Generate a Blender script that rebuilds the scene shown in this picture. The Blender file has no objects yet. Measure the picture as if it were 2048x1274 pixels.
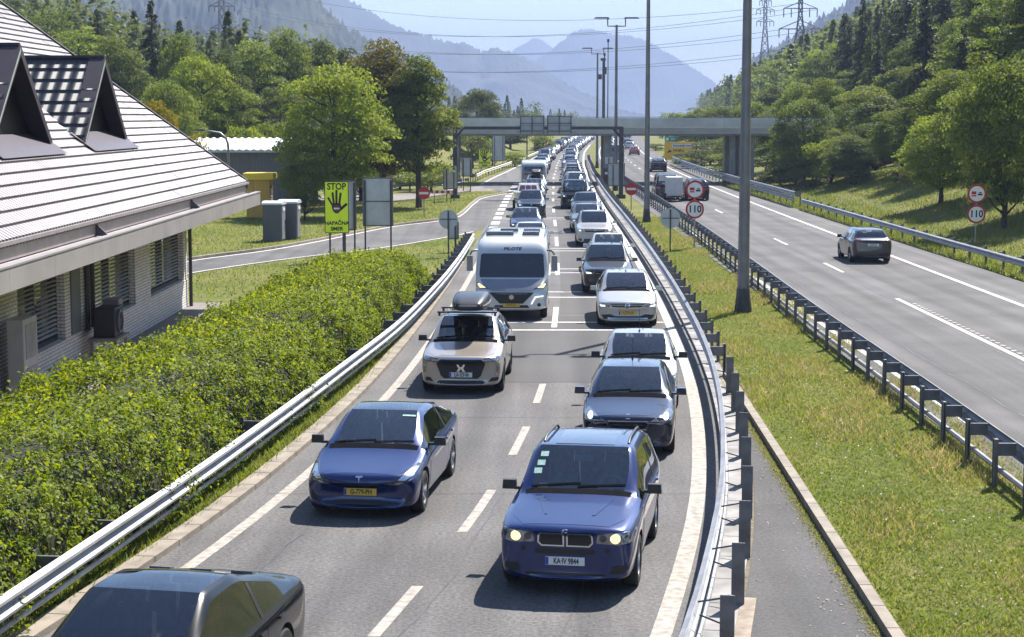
import bpy, bmesh, math, random
import numpy as np
from mathutils import Vector, Matrix, noise
from mathutils.bvhtree import BVHTree
R = math.radians
PI = math.pi
SC = bpy.context.scene
COL = SC.collection
random.seed(7)
rng = np.random.default_rng(11)

# ---------------------------------------------------------------- camera
cd = bpy.data.cameras.new("camera")
cam = bpy.data.objects.new("camera", cd)
COL.objects.link(cam)
PITCH = math.atan((637 - 233) / 3550.0)
cam.location = (0, 0, 6.3)
cam.rotation_euler = (PI / 2 - PITCH, 0, 0)
cd.sensor_width = 36.0
cd.lens = 3550.0 / 2048.0 * 36.0
cd.clip_start = 0.5
cd.clip_end = 40000
SC.camera = cam

# ---------------------------------------------------------------- world, sun, exposure
SUN_EL, SUN_AZ = R(50), R(31)
w = bpy.data.worlds.new("World")
SC.world = w
w.use_nodes = True
nt = w.node_tree
sky = nt.nodes.new("ShaderNodeTexSky")
sky.sky_type = 'NISHITA'
sky.sun_disc = False
sky.sun_elevation = SUN_EL
sky.sun_rotation = SUN_AZ
sky.altitude = 600
sky.air_density = 1.0
sky.dust_density = 0.4
sky.ozone_density = 2.0
bg = nt.nodes["Background"]
bg.inputs[1].default_value = 0.088
nt.links.new(sky.outputs[0], bg.inputs[0])
sl = bpy.data.lights.new("sun", 'SUN')
sl.energy = 4.6
sl.angle = R(0.5)
sl.color = (1.0, 0.955, 0.89)
so = bpy.data.objects.new("sun", sl)
COL.objects.link(so)
sv = Vector((math.sin(SUN_AZ) * math.cos(SUN_EL), math.cos(SUN_AZ) * math.cos(SUN_EL), math.sin(SUN_EL)))
so.rotation_euler = sv.to_track_quat('Z', 'Y').to_euler()
so.location = (20, 30, 60)
SC.view_settings.view_transform = 'Standard'
SC.view_settings.look = 'None'
SC.view_settings.exposure = 1.29
SC.view_settings.gamma = 1.0
SC.view_settings.use_curve_mapping = False
SC.cycles.max_bounces = 6
SC.cycles.transparent_max_bounces = 8
SC.cycles.volume_bounces = 0
SC.cycles.sample_clamp_indirect = 4.0
SC.cycles.use_denoising = True
SC.cycles.caustics_reflective = False
SC.cycles.caustics_refractive = False

# ---------------------------------------------------------------- materials
MATS = {}
def nodes_of(m):
    m.use_nodes = True
    return m.node_tree, m.node_tree.nodes["Principled BSDF"]
def mat(name, col, rough=0.6, metal=0.0, var=0.0, scale=3.0, bump=0.0, bscale=None, coat=0.0, spec=0.5, emit=None, col2=None, detail=4.0, coords='Object', stretch=None):
    """procedural principled material: colour varied by noise between col and col2"""
    if name in MATS: return MATS[name]
    m = bpy.data.materials.new(name)
    t, b = nodes_of(m)
    b.inputs["Base Color"].default_value = (*col, 1)
    b.inputs["Roughness"].default_value = rough
    b.inputs["Metallic"].default_value = metal
    b.inputs["Specular IOR Level"].default_value = spec
    b.inputs["Coat Weight"].default_value = coat
    b.inputs["Coat Roughness"].default_value = 0.03
    if emit:
        b.inputs["Emission Color"].default_value = (*emit[0], 1)
        b.inputs["Emission Strength"].default_value = emit[1]
    if var > 0 or col2 or bump > 0:
        tc = t.nodes.new("ShaderNodeTexCoord")
        src = tc.outputs[coords]
        if stretch:
            mp = t.nodes.new("ShaderNodeMapping")
            mp.inputs["Scale"].default_value = stretch
            t.links.new(src, mp.inputs[0]); src = mp.outputs[0]
        n = t.nodes.new("ShaderNodeTexNoise")
        n.inputs["Scale"].default_value = scale
        n.inputs["Detail"].default_value = detail
        t.links.new(src, n.inputs["Vector"])
        if col2 or var > 0:
            c2 = col2 or tuple(max(0, c * (1 - var)) for c in col)
            r = t.nodes.new("ShaderNodeValToRGB")
            r.color_ramp.elements[0].position = 0.32
            r.color_ramp.elements[1].position = 0.68
            r.color_ramp.elements[0].color = (*c2, 1)
            r.color_ramp.elements[1].color = (*(tuple(min(1, c * (1 + var)) for c in col) if not col2 else col), 1)
            t.links.new(n.outputs[0], r.inputs[0])
            t.links.new(r.outputs[0], b.inputs["Base Color"])
        if bump > 0:
            n2 = n
            if bscale:
                n2 = t.nodes.new("ShaderNodeTexNoise")
                n2.inputs["Scale"].default_value = bscale
                n2.inputs["Detail"].default_value = 3
                t.links.new(src, n2.inputs["Vector"])
            bp = t.nodes.new("ShaderNodeBump")
            bp.inputs["Strength"].default_value = bump
            bp.inputs["Distance"].default_value = 0.02
            t.links.new(n2.outputs[0], bp.inputs["Height"])
            t.links.new(bp.outputs[0], b.inputs["Normal"])
    MATS[name] = m
    return m

def asphalt(name, dark, light, speck, tint=(1, 0.95, 0.915), patch=0.25, tracks=False):
    m = bpy.data.materials.new(name)
    t, b = nodes_of(m)
    tc = t.nodes.new("ShaderNodeTexCoord")
    n1 = t.nodes.new("ShaderNodeTexNoise"); n1.inputs["Scale"].default_value = 16; n1.inputs["Detail"].default_value = 5; n1.inputs["Roughness"].default_value = 0.8
    n2 = t.nodes.new("ShaderNodeTexNoise"); n2.inputs["Scale"].default_value = 0.35; n2.inputs["Detail"].default_value = 5
    mp = t.nodes.new("ShaderNodeMapping"); mp.inputs["Scale"].default_value = (1.6, 0.035, 1)
    n3 = t.nodes.new("ShaderNodeTexNoise"); n3.inputs["Scale"].default_value = 1.0; n3.inputs["Detail"].default_value = 3
    v = t.nodes.new("ShaderNodeTexVoronoi"); v.inputs["Scale"].default_value = 22
    for q in (n1, n2, v): t.links.new(tc.outputs["Object"], q.inputs["Vector"])
    t.links.new(tc.outputs["Object"], mp.inputs[0]); t.links.new(mp.outputs[0], n3.inputs["Vector"])
    r1 = t.nodes.new("ShaderNodeValToRGB")
    r1.color_ramp.elements[0].position = 0.36; r1.color_ramp.elements[1].position = 0.64
    r1.color_ramp.elements[0].color = (*[dark * q for q in tint], 1)
    r1.color_ramp.elements[1].color = (*[light * q for q in tint], 1)
    t.links.new(n1.outputs[0], r1.inputs[0])
    def mixm(fac_out, lo, hi, prev):
        mr = t.nodes.new("ShaderNodeMapRange")
        mr.inputs[1].default_value = 0.3; mr.inputs[2].default_value = 0.7
        mr.inputs[3].default_value = lo; mr.inputs[4].default_value = hi
        t.links.new(fac_out, mr.inputs[0])
        mx = t.nodes.new("ShaderNodeMix"); mx.data_type = 'RGBA'; mx.blend_type = 'MULTIPLY'; mx.inputs[0].default_value = 1
        t.links.new(prev, mx.inputs[6]); t.links.new(mr.outputs[0], mx.inputs[7])
        return mx.outputs[2]
    o = mixm(n2.outputs[0], 1 - patch, 1 + patch * 0.5, r1.outputs[0])
    o = mixm(n3.outputs[0], 1 - patch, 1 + patch * 0.5, o)
    mr = t.nodes.new("ShaderNodeMapRange"); mr.inputs[1].default_value = 0.05; mr.inputs[2].default_value = 0.22; mr.inputs[3].default_value = 1 + speck; mr.inputs[4].default_value = 1
    t.links.new(v.outputs["Distance"], mr.inputs[0])
    mx = t.nodes.new("ShaderNodeMix"); mx.data_type = 'RGBA'; mx.blend_type = 'MULTIPLY'; mx.inputs[0].default_value = 1
    t.links.new(o, mx.inputs[6]); t.links.new(mr.outputs[0], mx.inputs[7])
    col_out = mx.outputs[2]
    if tracks:
        at = t.nodes.new("ShaderNodeAttribute"); at.attribute_name = "lane"
        def mth(op, a, v):
            q = t.nodes.new("ShaderNodeMath"); q.operation = op; t.links.new(a, q.inputs[0])
            if v is not None: q.inputs[1].default_value = v
            return q.outputs[0]
        o = mth('ABSOLUTE', at.outputs["Fac"], None); o = mth('SUBTRACT', o, 1.74); o = mth('ABSOLUTE', o, None); o = mth('SUBTRACT', o, .74); o = mth('ABSOLUTE', o, None)
        mr2 = t.nodes.new("ShaderNodeMapRange"); mr2.interpolation_type = 'SMOOTHSTEP'; mr2.inputs[1].default_value = .05; mr2.inputs[2].default_value = .55; mr2.inputs[3].default_value = .78; mr2.inputs[4].default_value = 1.04
        t.links.new(o, mr2.inputs[0])
        mx3 = t.nodes.new("ShaderNodeMix"); mx3.data_type = 'RGBA'; mx3.blend_type = 'MULTIPLY'; mx3.inputs[0].default_value = 1
        t.links.new(col_out, mx3.inputs[6]); t.links.new(mr2.outputs[0], mx3.inputs[7]); col_out = mx3.outputs[2]
    t.links.new(col_out, b.inputs["Base Color"])
    b.inputs["Roughness"].default_value = 0.85
    b.inputs["Specular IOR Level"].default_value = 0.3
    bp = t.nodes.new("ShaderNodeBump"); bp.inputs["Strength"].default_value = 0.5; bp.inputs["Distance"].default_value = 0.01
    t.links.new(n1.outputs[0], bp.inputs["Height"]); t.links.new(bp.outputs[0], b.inputs["Normal"])
    MATS[name] = m
    return m

def leafmat(name, c1, c2, c3=None, trans=0.35):
    """leaf colour varies from leaf to leaf (face attribute) and from plant to plant (object random)"""
    m = bpy.data.materials.new(name)
    t, b = nodes_of(m)
    at = t.nodes.new("ShaderNodeAttribute"); at.attribute_name = "tone"
    r = t.nodes.new("ShaderNodeValToRGB")
    r.color_ramp.elements[0].color = (*c1, 1); r.color_ramp.elements[1].color = (*c2, 1)
    r.color_ramp.elements[0].position = 0.1
    if c3:
        r.color_ramp.elements[1].position = 0.82
        e = r.color_ramp.elements.new(0.97); e.color = (*c3, 1)
    t.links.new(at.outputs["Fac"], r.inputs[0])
    oi = t.nodes.new("ShaderNodeObjectInfo")
    mr = t.nodes.new("ShaderNodeMapRange"); mr.inputs[3].default_value = 0.8; mr.inputs[4].default_value = 1.25
    t.links.new(oi.outputs["Random"], mr.inputs[0])
    mx = t.nodes.new("ShaderNodeMix"); mx.data_type = 'RGBA'; mx.blend_type = 'MULTIPLY'; mx.inputs[0].default_value = 1
    t.links.new(r.outputs[0], mx.inputs[6]); t.links.new(mr.outputs[0], mx.inputs[7])
    t.links.new(mx.outputs[2], b.inputs["Base Color"])
    b.inputs["Roughness"].default_value = 0.62
    b.inputs["Specular IOR Level"].default_value = 0.2
    tr = t.nodes.new("ShaderNodeBsdfTranslucent")
    hs = t.nodes.new("ShaderNodeHueSaturation"); hs.inputs["Value"].default_value = 1.6; hs.inputs["Saturation"].default_value = 1.15; hs.inputs["Hue"].default_value = 0.485
    t.links.new(mx.outputs[2], hs.inputs["Color"]); t.links.new(hs.outputs[0], tr.inputs[0])
    ms = t.nodes.new("ShaderNodeMixShader"); ms.inputs[0].default_value = trans
    t.links.new(b.outputs[0], ms.inputs[1]); t.links.new(tr.outputs[0], ms.inputs[2])
    t.links.new(ms.outputs[0], t.nodes["Material Output"].inputs[0])
    MATS[name] = m
    return m

def paint(name, col, metal=0.35, rough=0.38):
    if name in MATS: return MATS[name]
    m = mat(name, col, rough, metal, coat=1.0, var=0.05, scale=2.2)
    return m

def glassmat(name, tint, mirror=0.10, base=(0.01, 0.013, 0.016)):
    """tinted car glass: lets light through, reflects more at grazing angles"""
    m = bpy.data.materials.new(name)
    m.use_nodes = True
    t = m.node_tree
    t.nodes.remove(t.nodes["Principled BSDF"])
    tr = t.nodes.new("ShaderNodeBsdfTransparent"); tr.inputs[0].default_value = (*tint, 1)
    gl = t.nodes.new("ShaderNodeBsdfGlossy"); gl.inputs["Roughness"].default_value = 0.015; gl.inputs[0].default_value = (0.95, 0.97, 1, 1)
    lw = t.nodes.new("ShaderNodeFresnel"); lw.inputs[0].default_value = 1.55
    ad = t.nodes.new("ShaderNodeMath"); ad.operation = 'ADD'; ad.inputs[1].default_value = mirror; ad.use_clamp = True
    t.links.new(lw.outputs[0], ad.inputs[0])
    ms = t.nodes.new("ShaderNodeMixShader")
    t.links.new(ad.outputs[0], ms.inputs[0]); t.links.new(tr.outputs[0], ms.inputs[1]); t.links.new(gl.outputs[0], ms.inputs[2])
    t.links.new(ms.outputs[0], t.nodes["Material Output"].inputs[0])
    MATS[name] = m
    return m

# ---------------------------------------------------------------- mesh helpers
class MB:
    def __init__(s): s.v = []; s.f = []; s.m = []
    def add(s, vs, fs, mi=0):
        o = len(s.v); s.v += [tuple(q) for q in vs]
        for f in fs: s.f.append(tuple(i + o for i in f)); s.m.append(mi)
        return s
    def box(s, c, d, mi=0, rz=0.0, M=None, taper=1.0):
        x, y, z = d[0] / 2, d[1] / 2, d[2] / 2
        vs = []
        for sz in (-1, 1):
            k = taper if sz > 0 else 1.0
            for sx, sy in ((-1, -1), (1, -1), (1, 1), (-1, 1)):
                px, py = sx * x * k, sy * y * k
                if rz: px, py = px * math.cos(rz) - py * math.sin(rz), px * math.sin(rz) + py * math.cos(rz)
                p = Vector((px, py, sz * z))
                if M is not None: p = M @ p
                vs.append((c[0] + p[0], c[1] + p[1], c[2] + p[2]))
        return s.add(vs, [(3, 2, 1, 0), (4, 5, 6, 7), (0, 1, 5, 4), (1, 2, 6, 5), (2, 3, 7, 6), (3, 0, 4, 7)], mi)
    def prism(s, poly, axis, a0, a1, mi=0):
        """extrude a 2D polygon along axis 'x','y' or 'z' from a0 to a1"""
        n = len(poly)
        def mk(p, a):
            return (a, p[0], p[1]) if axis == 'x' else (p[0], a, p[1]) if axis == 'y' else (p[0], p[1], a)
        vs = [mk(p, a0) for p in poly] + [mk(p, a1) for p in poly]
        fs = [tuple(range(n)), tuple(range(2 * n - 1, n - 1, -1))]
        fs += [(i, i + n, (i + 1) % n + n, (i + 1) % n) for i in range(n)]
        return s.add(vs, fs, mi)
    def tube(s, pts, r, n=8, mi=0, cap=True):
        pts = [Vector(p) for p in pts]
        rs = r if isinstance(r, (list, tuple)) else [r] * len(pts)
        vs = []; prev = None
        for i, p in enumerate(pts):
            d = (pts[min(i + 1, len(pts) - 1)] - pts[max(i - 1, 0)]).normalized()
            if prev is None:
                u = d.cross(Vector((0, 0, 1)))
                if u.length < 1e-3: u = Vector((1, 0, 0))
            else: u = prev - d * prev.dot(d)
            u.normalize(); prev = u; q = d.cross(u)
            for k in range(n):
                a = 2 * PI * k / n
                vs.append(p + (u * math.cos(a) + q * math.sin(a)) * rs[i])
        fs = []
        for i in range(len(pts) - 1):
            for k in range(n):
                a, b = i * n + k, i * n + (k + 1) % n
                fs.append((a, b, b + n, a + n))
        if cap:
            fs.append(tuple(range(n - 1, -1, -1))); o = (len(pts) - 1) * n; fs.append(tuple(range(o, o + n)))
        return s.add(vs, fs, mi)
    def lathe(s, prof, c=(0, 0, 0), axis='z', n=24, mi=0, close=False):
        """revolve (radius, height) profile about an axis through c"""
        vs = []; m = len(prof)
        for k in range(n):
            a = 2 * PI * k / n
            for r, h in prof:
                p = (r * math.cos(a), r * math.sin(a), h)
                if axis == 'x': p = (p[2], p[0], p[1])
                elif axis == 'y': p = (p[0], p[2], p[1])
                vs.append((c[0] + p[0], c[1] + p[1], c[2] + p[2]))
        fs = []
        for k in range(n):
            k2 = (k + 1) % n
            for j in range(m - (0 if close else 1)):
                j2 = (j + 1) % m
                fs.append((k * m + j, k2 * m + j, k2 * m + j2, k * m + j2))
        return s.add(vs, fs, mi)
    def mesh(s, name, mats=None, smooth=False, angle=40):
        me = bpy.data.meshes.new(name)
        me.from_pydata(s.v, [], s.f)
        for m in (mats or []): me.materials.append(m)
        if mats and len(mats) > 1: me.polygons.foreach_set("material_index", s.m)
        if smooth:
            me.polygons.foreach_set("use_smooth", [True] * len(me.polygons))
            me.set_sharp_from_angle(angle=R(angle))
        me.update()
        return me
    def build(s, name, mats, parent=None, smooth=False, angle=40, bevel=0.0):
        if not isinstance(mats, (list, tuple)): mats = [mats]
        return obj(name, s.mesh(name, mats, smooth, angle), parent, bevel)

def obj(name, me, parent=None, bevel=0.0):
    o = bpy.data.objects.new(name, me)
    COL.objects.link(o)
    if parent: o.parent = parent
    if bevel > 0:
        b = o.modifiers.new("bevel", 'BEVEL'); b.width = bevel; b.segments = 2; b.limit_method = 'ANGLE'
    return o
def thing(name, label, cat, loc=(0, 0, 0), rz=0.0, group=None, sc=1.0):
    o = bpy.data.objects.new(name, None); COL.objects.link(o)
    o.location = loc; o.rotation_euler = (0, 0, rz); o.scale = (sc, sc, sc)
    o.empty_display_size = 0.3
    return tag(o, label, cat, group)
def tag(o, label, cat, group=None, kind=None):
    o["label"] = label; o["category"] = cat
    if group: o["group"] = group
    if kind: o["kind"] = kind
    return o
def struct(o, label=None):
    o["kind"] = "structure"
    if label: o["label"] = label
    return o
def np_mesh(name, V, Q, mats, tone=None, smooth=False):
    """fast mesh from arrays: V (n,3), Q (m,k) with k corners per face"""
    me = bpy.data.meshes.new(name)
    k = Q.shape[1]
    me.vertices.add(len(V)); me.vertices.foreach_set("co", V.astype(np.float32).ravel())
    me.loops.add(Q.size); me.loops.foreach_set("vertex_index", Q.astype(np.int32).ravel())
    me.polygons.add(len(Q))
    me.polygons.foreach_set("loop_start", np.arange(0, Q.size, k, dtype=np.int32))
    me.polygons.foreach_set("loop_total", np.full(len(Q), k, dtype=np.int32))
    if smooth: me.polygons.foreach_set("use_smooth", np.ones(len(Q), dtype=bool))
    for m in mats: me.materials.append(m)
    if tone is not None:
        a = me.attributes.new("tone", 'FLOAT', 'FACE'); a.data.foreach_set("value", tone.astype(np.float32))
    me.update(calc_edges=True)
    return me
def copy_tree(o, parent=None):
    c = o.copy(); COL.objects.link(c)
    if parent: c.parent = parent
    for ch in o.children: copy_tree(ch, c)
    return c
def text_mesh(s, size, thick=0.004, shear=0.0, bold=0.0, spacing=1.0):
    """letters as a mesh lying in the x-z plane, facing -y, centred on the origin"""
    cu = bpy.data.curves.new("lettering", 'FONT')
    cu.body = s; cu.size = size; cu.extrude = thick; cu.align_x = 'CENTER'; cu.align_y = 'CENTER'
    cu.shear = shear; cu.offset = bold; cu.space_character = spacing; cu.resolution_u = 3
    o = bpy.data.objects.new("lettering", cu); COL.objects.link(o)
    dg = bpy.context.evaluated_depsgraph_get()
    me = bpy.data.meshes.new_from_object(o.evaluated_get(dg))
    bpy.data.objects.remove(o); bpy.data.curves.remove(cu)
    me.transform(Matrix.Rotation(PI / 2, 4, 'X'))
    return me
def add_text(name, s, size, m, parent, loc, thick=0.004, rot=None, sx=1.0, **kw):
    me = text_mesh(s, size, thick, **kw)
    me.materials.clear(); me.materials.append(m)
    if sx != 1.0: me.transform(Matrix.Diagonal((sx, 1, 1, 1)))
    o = obj(name, me, parent); o.location = loc
    if rot: o.rotation_euler = rot
    return o

def interp(xs, ys):
    """smooth monotone-ish cubic through points"""
    xs = np.array(xs, float); ys = np.array(ys, float)
    d = np.gradient(ys, xs)
    def f(x):
        x = np.asarray(x, float)
        i = np.clip(np.searchsorted(xs, x) - 1, 0, len(xs) - 2)
        h = xs[i + 1] - xs[i]; t = (x - xs[i]) / h
        lin = (x < xs[0]) | (x > xs[-1])
        t3 = np.clip(t, 0, 1)
        v = ((2 * t3**3 - 3 * t3**2 + 1) * ys[i] + (t3**3 - 2 * t3**2 + t3) * h * d[i] + (-2 * t3**3 + 3 * t3**2) * ys[i + 1] + (t3**3 - t3**2) * h * d[i + 1])
        v = np.where(x < xs[0], ys[0] + (x - xs[0]) * d[0], v)
        v = np.where(x > xs[-1], ys[-1] + (x - xs[-1]) * d[-1], v)
        return v
    return f
# road alignments, metres: x as a function of the distance y
CEN = interp([14, 21, 28, 34.3, 40.2, 47, 55.6, 73.5, 90.3, 106, 120, 133, 147, 163, 182, 205, 233, 254, 300, 392, 600, 1000],
             [-3.1, -1.7, -.55, .16, .64, 1.02, 1.36, 1.89, 2.27, 2.57, 2.81, 3.08, 3.4, 3.81, 4.24, 5.01, 5.88, 6.7, 8.6, 13.6, 27.5, 62])
OPP = interp([10, 60, 90, 120, 160, 190, 245, 300, 392, 600, 1000], [13.35, 13.4, 13.62, 13.85, 14.3, 14.9, 16.4, 18.6, 23.6, 37.5, 72])
LEFT = lambda y: CEN(y) - 3.45
RIGHT = lambda y: CEN(y) + 3.5
def slope(f, y): return float((f(y + 0.5) - f(y - 0.5)))
def smooth01(x): x = np.clip(x, 0, 1); return x * x * (3 - 2 * x)

def ribbon(name, fl, fr, ys, z, m, nx=1, lane=None):
    V = []; Q = []; A = []
    for y in ys:
        a, b = float(fl(y)), float(fr(y))
        for k in range(nx + 1):
            V.append((a + (b - a) * k / nx, y, z))
            if lane: A.append(V[-1][0] - float(lane(y)))
    for i in range(len(ys) - 1):
        for k in range(nx):
            a = i * (nx + 1) + k
            Q.append((a, a + 1, a + nx + 2, a + nx + 1))
    me = np_mesh(name, np.array(V), np.array(Q), [m])
    if lane: me.attributes.new('lane', 'FLOAT', 'POINT').data.foreach_set('value', np.array(A, dtype=np.float32))
    return obj(name, me)
# ---------------------------------------------------------------- setting: ground, roads, markings
def ground_z(x, y):
    x = np.asarray(x, float); y = np.asarray(y, float)
    x0 = 31 + np.maximum(0, y - 150) * 0.085
    s = x - x0
    hill = 0.56 * ((np.sqrt(s * s + 60) + s) / 2) - 0.56 * 1.9
    hill = np.maximum(hill, 0)
    hill = np.minimum(hill, 95 + 0.1 * hill)
    hill = hill * (1 - smooth01((y - 900) / 500))
    bank = 0.9 * smooth01((x - 21.5 - np.maximum(0, y - 200) * 0.08) / 9) * (1 - smooth01((y - 900) / 400))
    xl = np.where(y < 170, -40.0, -40.0)
    sl_ = xl - x
    lh = 0.22 * ((np.sqrt(sl_ * sl_ + 100) + sl_) / 2) - 0.22 * 1.2
    lh = np.minimum(np.maximum(lh, 0), 60) * (1 - smooth01((y - 900) / 500))
    e0 = LEFT(y) - 5.2 - 4.5 * (1 - smooth01((y - 180) / 110))
    emb = 5.0 * smooth01((e0 - x) / 11) * smooth01((y - 172) / 18) * (1 - smooth01((y - 480) / 200))
    return hill + bank + lh + emb - 0.02
def axis(parts):
    out = []
    for a, b, st in parts: out += list(np.arange(a, b, st))
    return np.array(out + [parts[-1][1]])
gx = axis([(-6000, -1000, 500), (-1000, -200, 40), (-200, -60, 7), (-60, 110, 2), (110, 300, 8), (300, 1000, 40), (1000, 6000, 500)])
gy = axis([(-80, 10, 10), (10, 320, 3), (320, 700, 10), (700, 1500, 30), (1500, 14000, 500)])
GX, GY = np.meshgrid(gx, gy)
GZ = ground_z(GX, GY)
V = np.stack([GX.ravel(), GY.ravel(), GZ.ravel()], 1)
ni = len(gx)
ii, jj = np.meshgrid(np.arange(ni - 1), np.arange(len(gy) - 1))
a = (jj * ni + ii).ravel()
Q = np.stack([a, a + 1, a + ni + 1, a + ni], 1)
m_grass = bpy.data.materials.new("grass_ground")
t, b = nodes_of(m_grass)
tc = t.nodes.new("ShaderNodeTexCoord")
def nz(sc, det=4, rough=0.6):
    n = t.nodes.new("ShaderNodeTexNoise"); n.inputs["Scale"].default_value = sc; n.inputs["Detail"].default_value = det; n.inputs["Roughness"].default_value = rough
    t.links.new(tc.outputs["Object"], n.inputs["Vector"]); return n
nA, nB, nC = nz(0.22, 5), nz(5.5, 6, 0.75), nz(1.3, 4)
rA = t.nodes.new("ShaderNodeValToRGB")
rA.color_ramp.elements[0].position = 0.35; rA.color_ramp.elements[0].color = (0.105, 0.135, 0.028, 1)
rA.color_ramp.elements[1].position = 0.68; rA.color_ramp.elements[1].color = (0.215, 0.195, 0.060, 1)
t.links.new(nA.outputs[0], rA.inputs[0])
rB = t.nodes.new("ShaderNodeMapRange"); rB.inputs[1].default_value = 0.3; rB.inputs[2].default_value = 0.7; rB.inputs[3].default_value = 0.5; rB.inputs[4].default_value = 1.45
t.links.new(nB.outputs[0], rB.inputs[0])
mx = t.nodes.new("ShaderNodeMix"); mx.data_type = 'RGBA'; mx.blend_type = 'MULTIPLY'; mx.inputs[0].default_value = 1
t.links.new(rA.outputs[0], mx.inputs[6]); t.links.new(rB.outputs[0], mx.inputs[7])
rC = t.nodes.new("ShaderNodeMapRange"); rC.inputs[1].default_value = 0.52; rC.inputs[2].default_value = 0.68; rC.inputs[3].default_value = 0; rC.inputs[4].default_value = 0.75
t.links.new(nC.outputs[0], rC.inputs[0])
mx2 = t.nodes.new("ShaderNodeMix"); mx2.data_type = 'RGBA'; mx2.inputs[7].default_value = (0.19, 0.145, 0.075, 1)
t.links.new(rC.outputs[0], mx2.inputs[0]); t.links.new(mx.outputs[2], mx2.inputs[6])
t.links.new(mx2.outputs[2], b.inputs["Base Color"])
b.inputs["Roughness"].default_value = 0.9; b.inputs["Specular IOR Level"].default_value = 0.1
bp = t.nodes.new("ShaderNodeBump"); bp.inputs["Strength"].default_value = 0.9; bp.inputs["Distance"].default_value = 0.08
t.links.new(nB.outputs[0], bp.inputs["Height"]); t.links.new(bp.outputs[0], b.inputs["Normal"])
struct(obj("ground", np_mesh("ground", V, Q, [m_grass], smooth=True)))

m_road = asphalt("asphalt_worn", 0.072, 0.185, 0.9, tracks=True)
m_road2 = asphalt("asphalt_smooth", 0.092, 0.145, 0.3, patch=0.3, tracks=True)
m_dark = asphalt("asphalt_patch", 0.075, 0.105, 0.15, patch=0.12, tracks=True)
m_pave = asphalt("pavement_pink", 0.2, 0.27, 0.2, tint=(1, 0.88, 0.83))
m_path = asphalt("path_asphalt", 0.065, 0.12, 1.2)
m_white = mat("marking_white", (0.62, 0.60, 0.56), 0.7, col2=(0.40, 0.38, 0.35), scale=7, detail=8)
m_worn = mat("marking_worn", (0.46, 0.40, 0.34), 0.75, col2=(0.22, 0.195, 0.17), scale=7, detail=8)
m_conc = mat("concrete", (0.33, 0.28, 0.22), 0.85, col2=(0.19, 0.16, 0.125), scale=2.5, detail=8, bump=0.3, bscale=30)
m_galv = mat("galvanised_steel", (0.40, 0.405, 0.42), 0.55, 0.35, col2=(0.27, 0.27, 0.285), scale=2.2, detail=7)
m_galvd = mat("weathered_steel", (0.20, 0.20, 0.22), 0.6, 0.45, col2=(0.11, 0.11, 0.12), scale=4)
m_bare = mat("bare_soil", (0.20, 0.16, 0.11), 0.95, col2=(0.10, 0.085, 0.05), scale=6, detail=6, bump=0.6, bscale=18)

ys = axis([(8, 80, 2), (80, 300, 4), (300, 1000, 15)])
extra = lambda y: np.interp(y, [8, 148, 165, 240, 315, 400, 1000], [0.62, 0.62, 3.7, 1.4, .5, .5, .5])
struct(ribbon("road", lambda y: LEFT(y) - extra(y), lambda y: RIGHT(y) + 0.42, ys, 0.0, m_road, 24, CEN))
struct(ribbon("road_opposite", lambda y: OPP(y) - 4.6, lambda y: OPP(y) + 6.1, ys, 0.0, m_road2, 26, OPP))
struct(ribbon("road_patch", lambda y: LEFT(y) + 0.25, lambda y: RIGHT(y) - 0.25, axis([(41.9, 56.1, 1)]), 0.003, m_dark, 18, CEN))
struct(ribbon("road_patch", lambda y: CEN(y) + 0.12, lambda y: RIGHT(y) - 0.15, axis([(56.5, 140, 3)]), 0.003, m_dark, 10, CEN))
struct(ribbon("road_verge", lambda y: RIGHT(y) + 0.42, lambda y: RIGHT(y) + 1.25, axis([(8, 300, 3)]), -0.008, m_bare))
struct(ribbon("maintenance_path", lambda y: RIGHT(y) + 0.95, lambda y: 4.05 + 0.0276 * y - 0.1, axis([(8, 43.5, 1)]), 0.0, m_path))

def strip(name, pairs, z, m, sub=6):
    k = np.arange(len(pairs))
    f = [interp(k, [p[i][j] for p in pairs]) for i in (0, 1) for j in (0, 1)]
    s = np.linspace(0, len(pairs) - 1, (len(pairs) - 1) * sub + 1)
    V = np.empty((len(s) * 2, 3)); V[0::2, 0] = f[0](s); V[0::2, 1] = f[1](s); V[1::2, 0] = f[2](s); V[1::2, 1] = f[3](s); V[:, 2] = z
    a = np.arange(len(s) - 1) * 2
    return obj(name, np_mesh(name, V, np.stack([a, a + 1, a + 3, a + 2], 1), [m]))
side_pairs = [((-19.5, 66.5), (-17.5, 60.9)), ((-16.6, 71.2), (-15.14, 64.95)), ((-14.0, 78.8), (-12.8, 71.9)), ((-11.7, 84.1), (-10.9, 76.6)), ((-9.9, 90.3), (-8.8, 80.8)), ((-7.1, 101.8), (-6.36, 85.1)), ((-4.54, 108.2), (-3.26, 93.3)), ((-3.44, 113.1), (-2.11, 97.4)), ((-2.82, 130.2), (-0.73, 108.2)), ((-2.23, 139.1), (-0.4, 118.5)), ((0.2, 149.3), (-0.2, 139.1))]
plaza_pairs = [((1.8, 177.7), (0.26, 153.4)), ((-2.92, 162.3), (-3.55, 150.3)), ((-5.42, 155.5), (-5.74, 141.8)), ((-9.16, 145.4), (-8.68, 131.8)), ((-15.3, 141.8), (-13.6, 125.9)), ((-23.7, 134.9), (-21.2, 120.4))]
struct(strip("side_road", side_pairs, -0.006, m_road2))
struct(strip("plaza_road", plaza_pairs, -0.010, m_pave))
mk = MB(); mw = MB()
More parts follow.
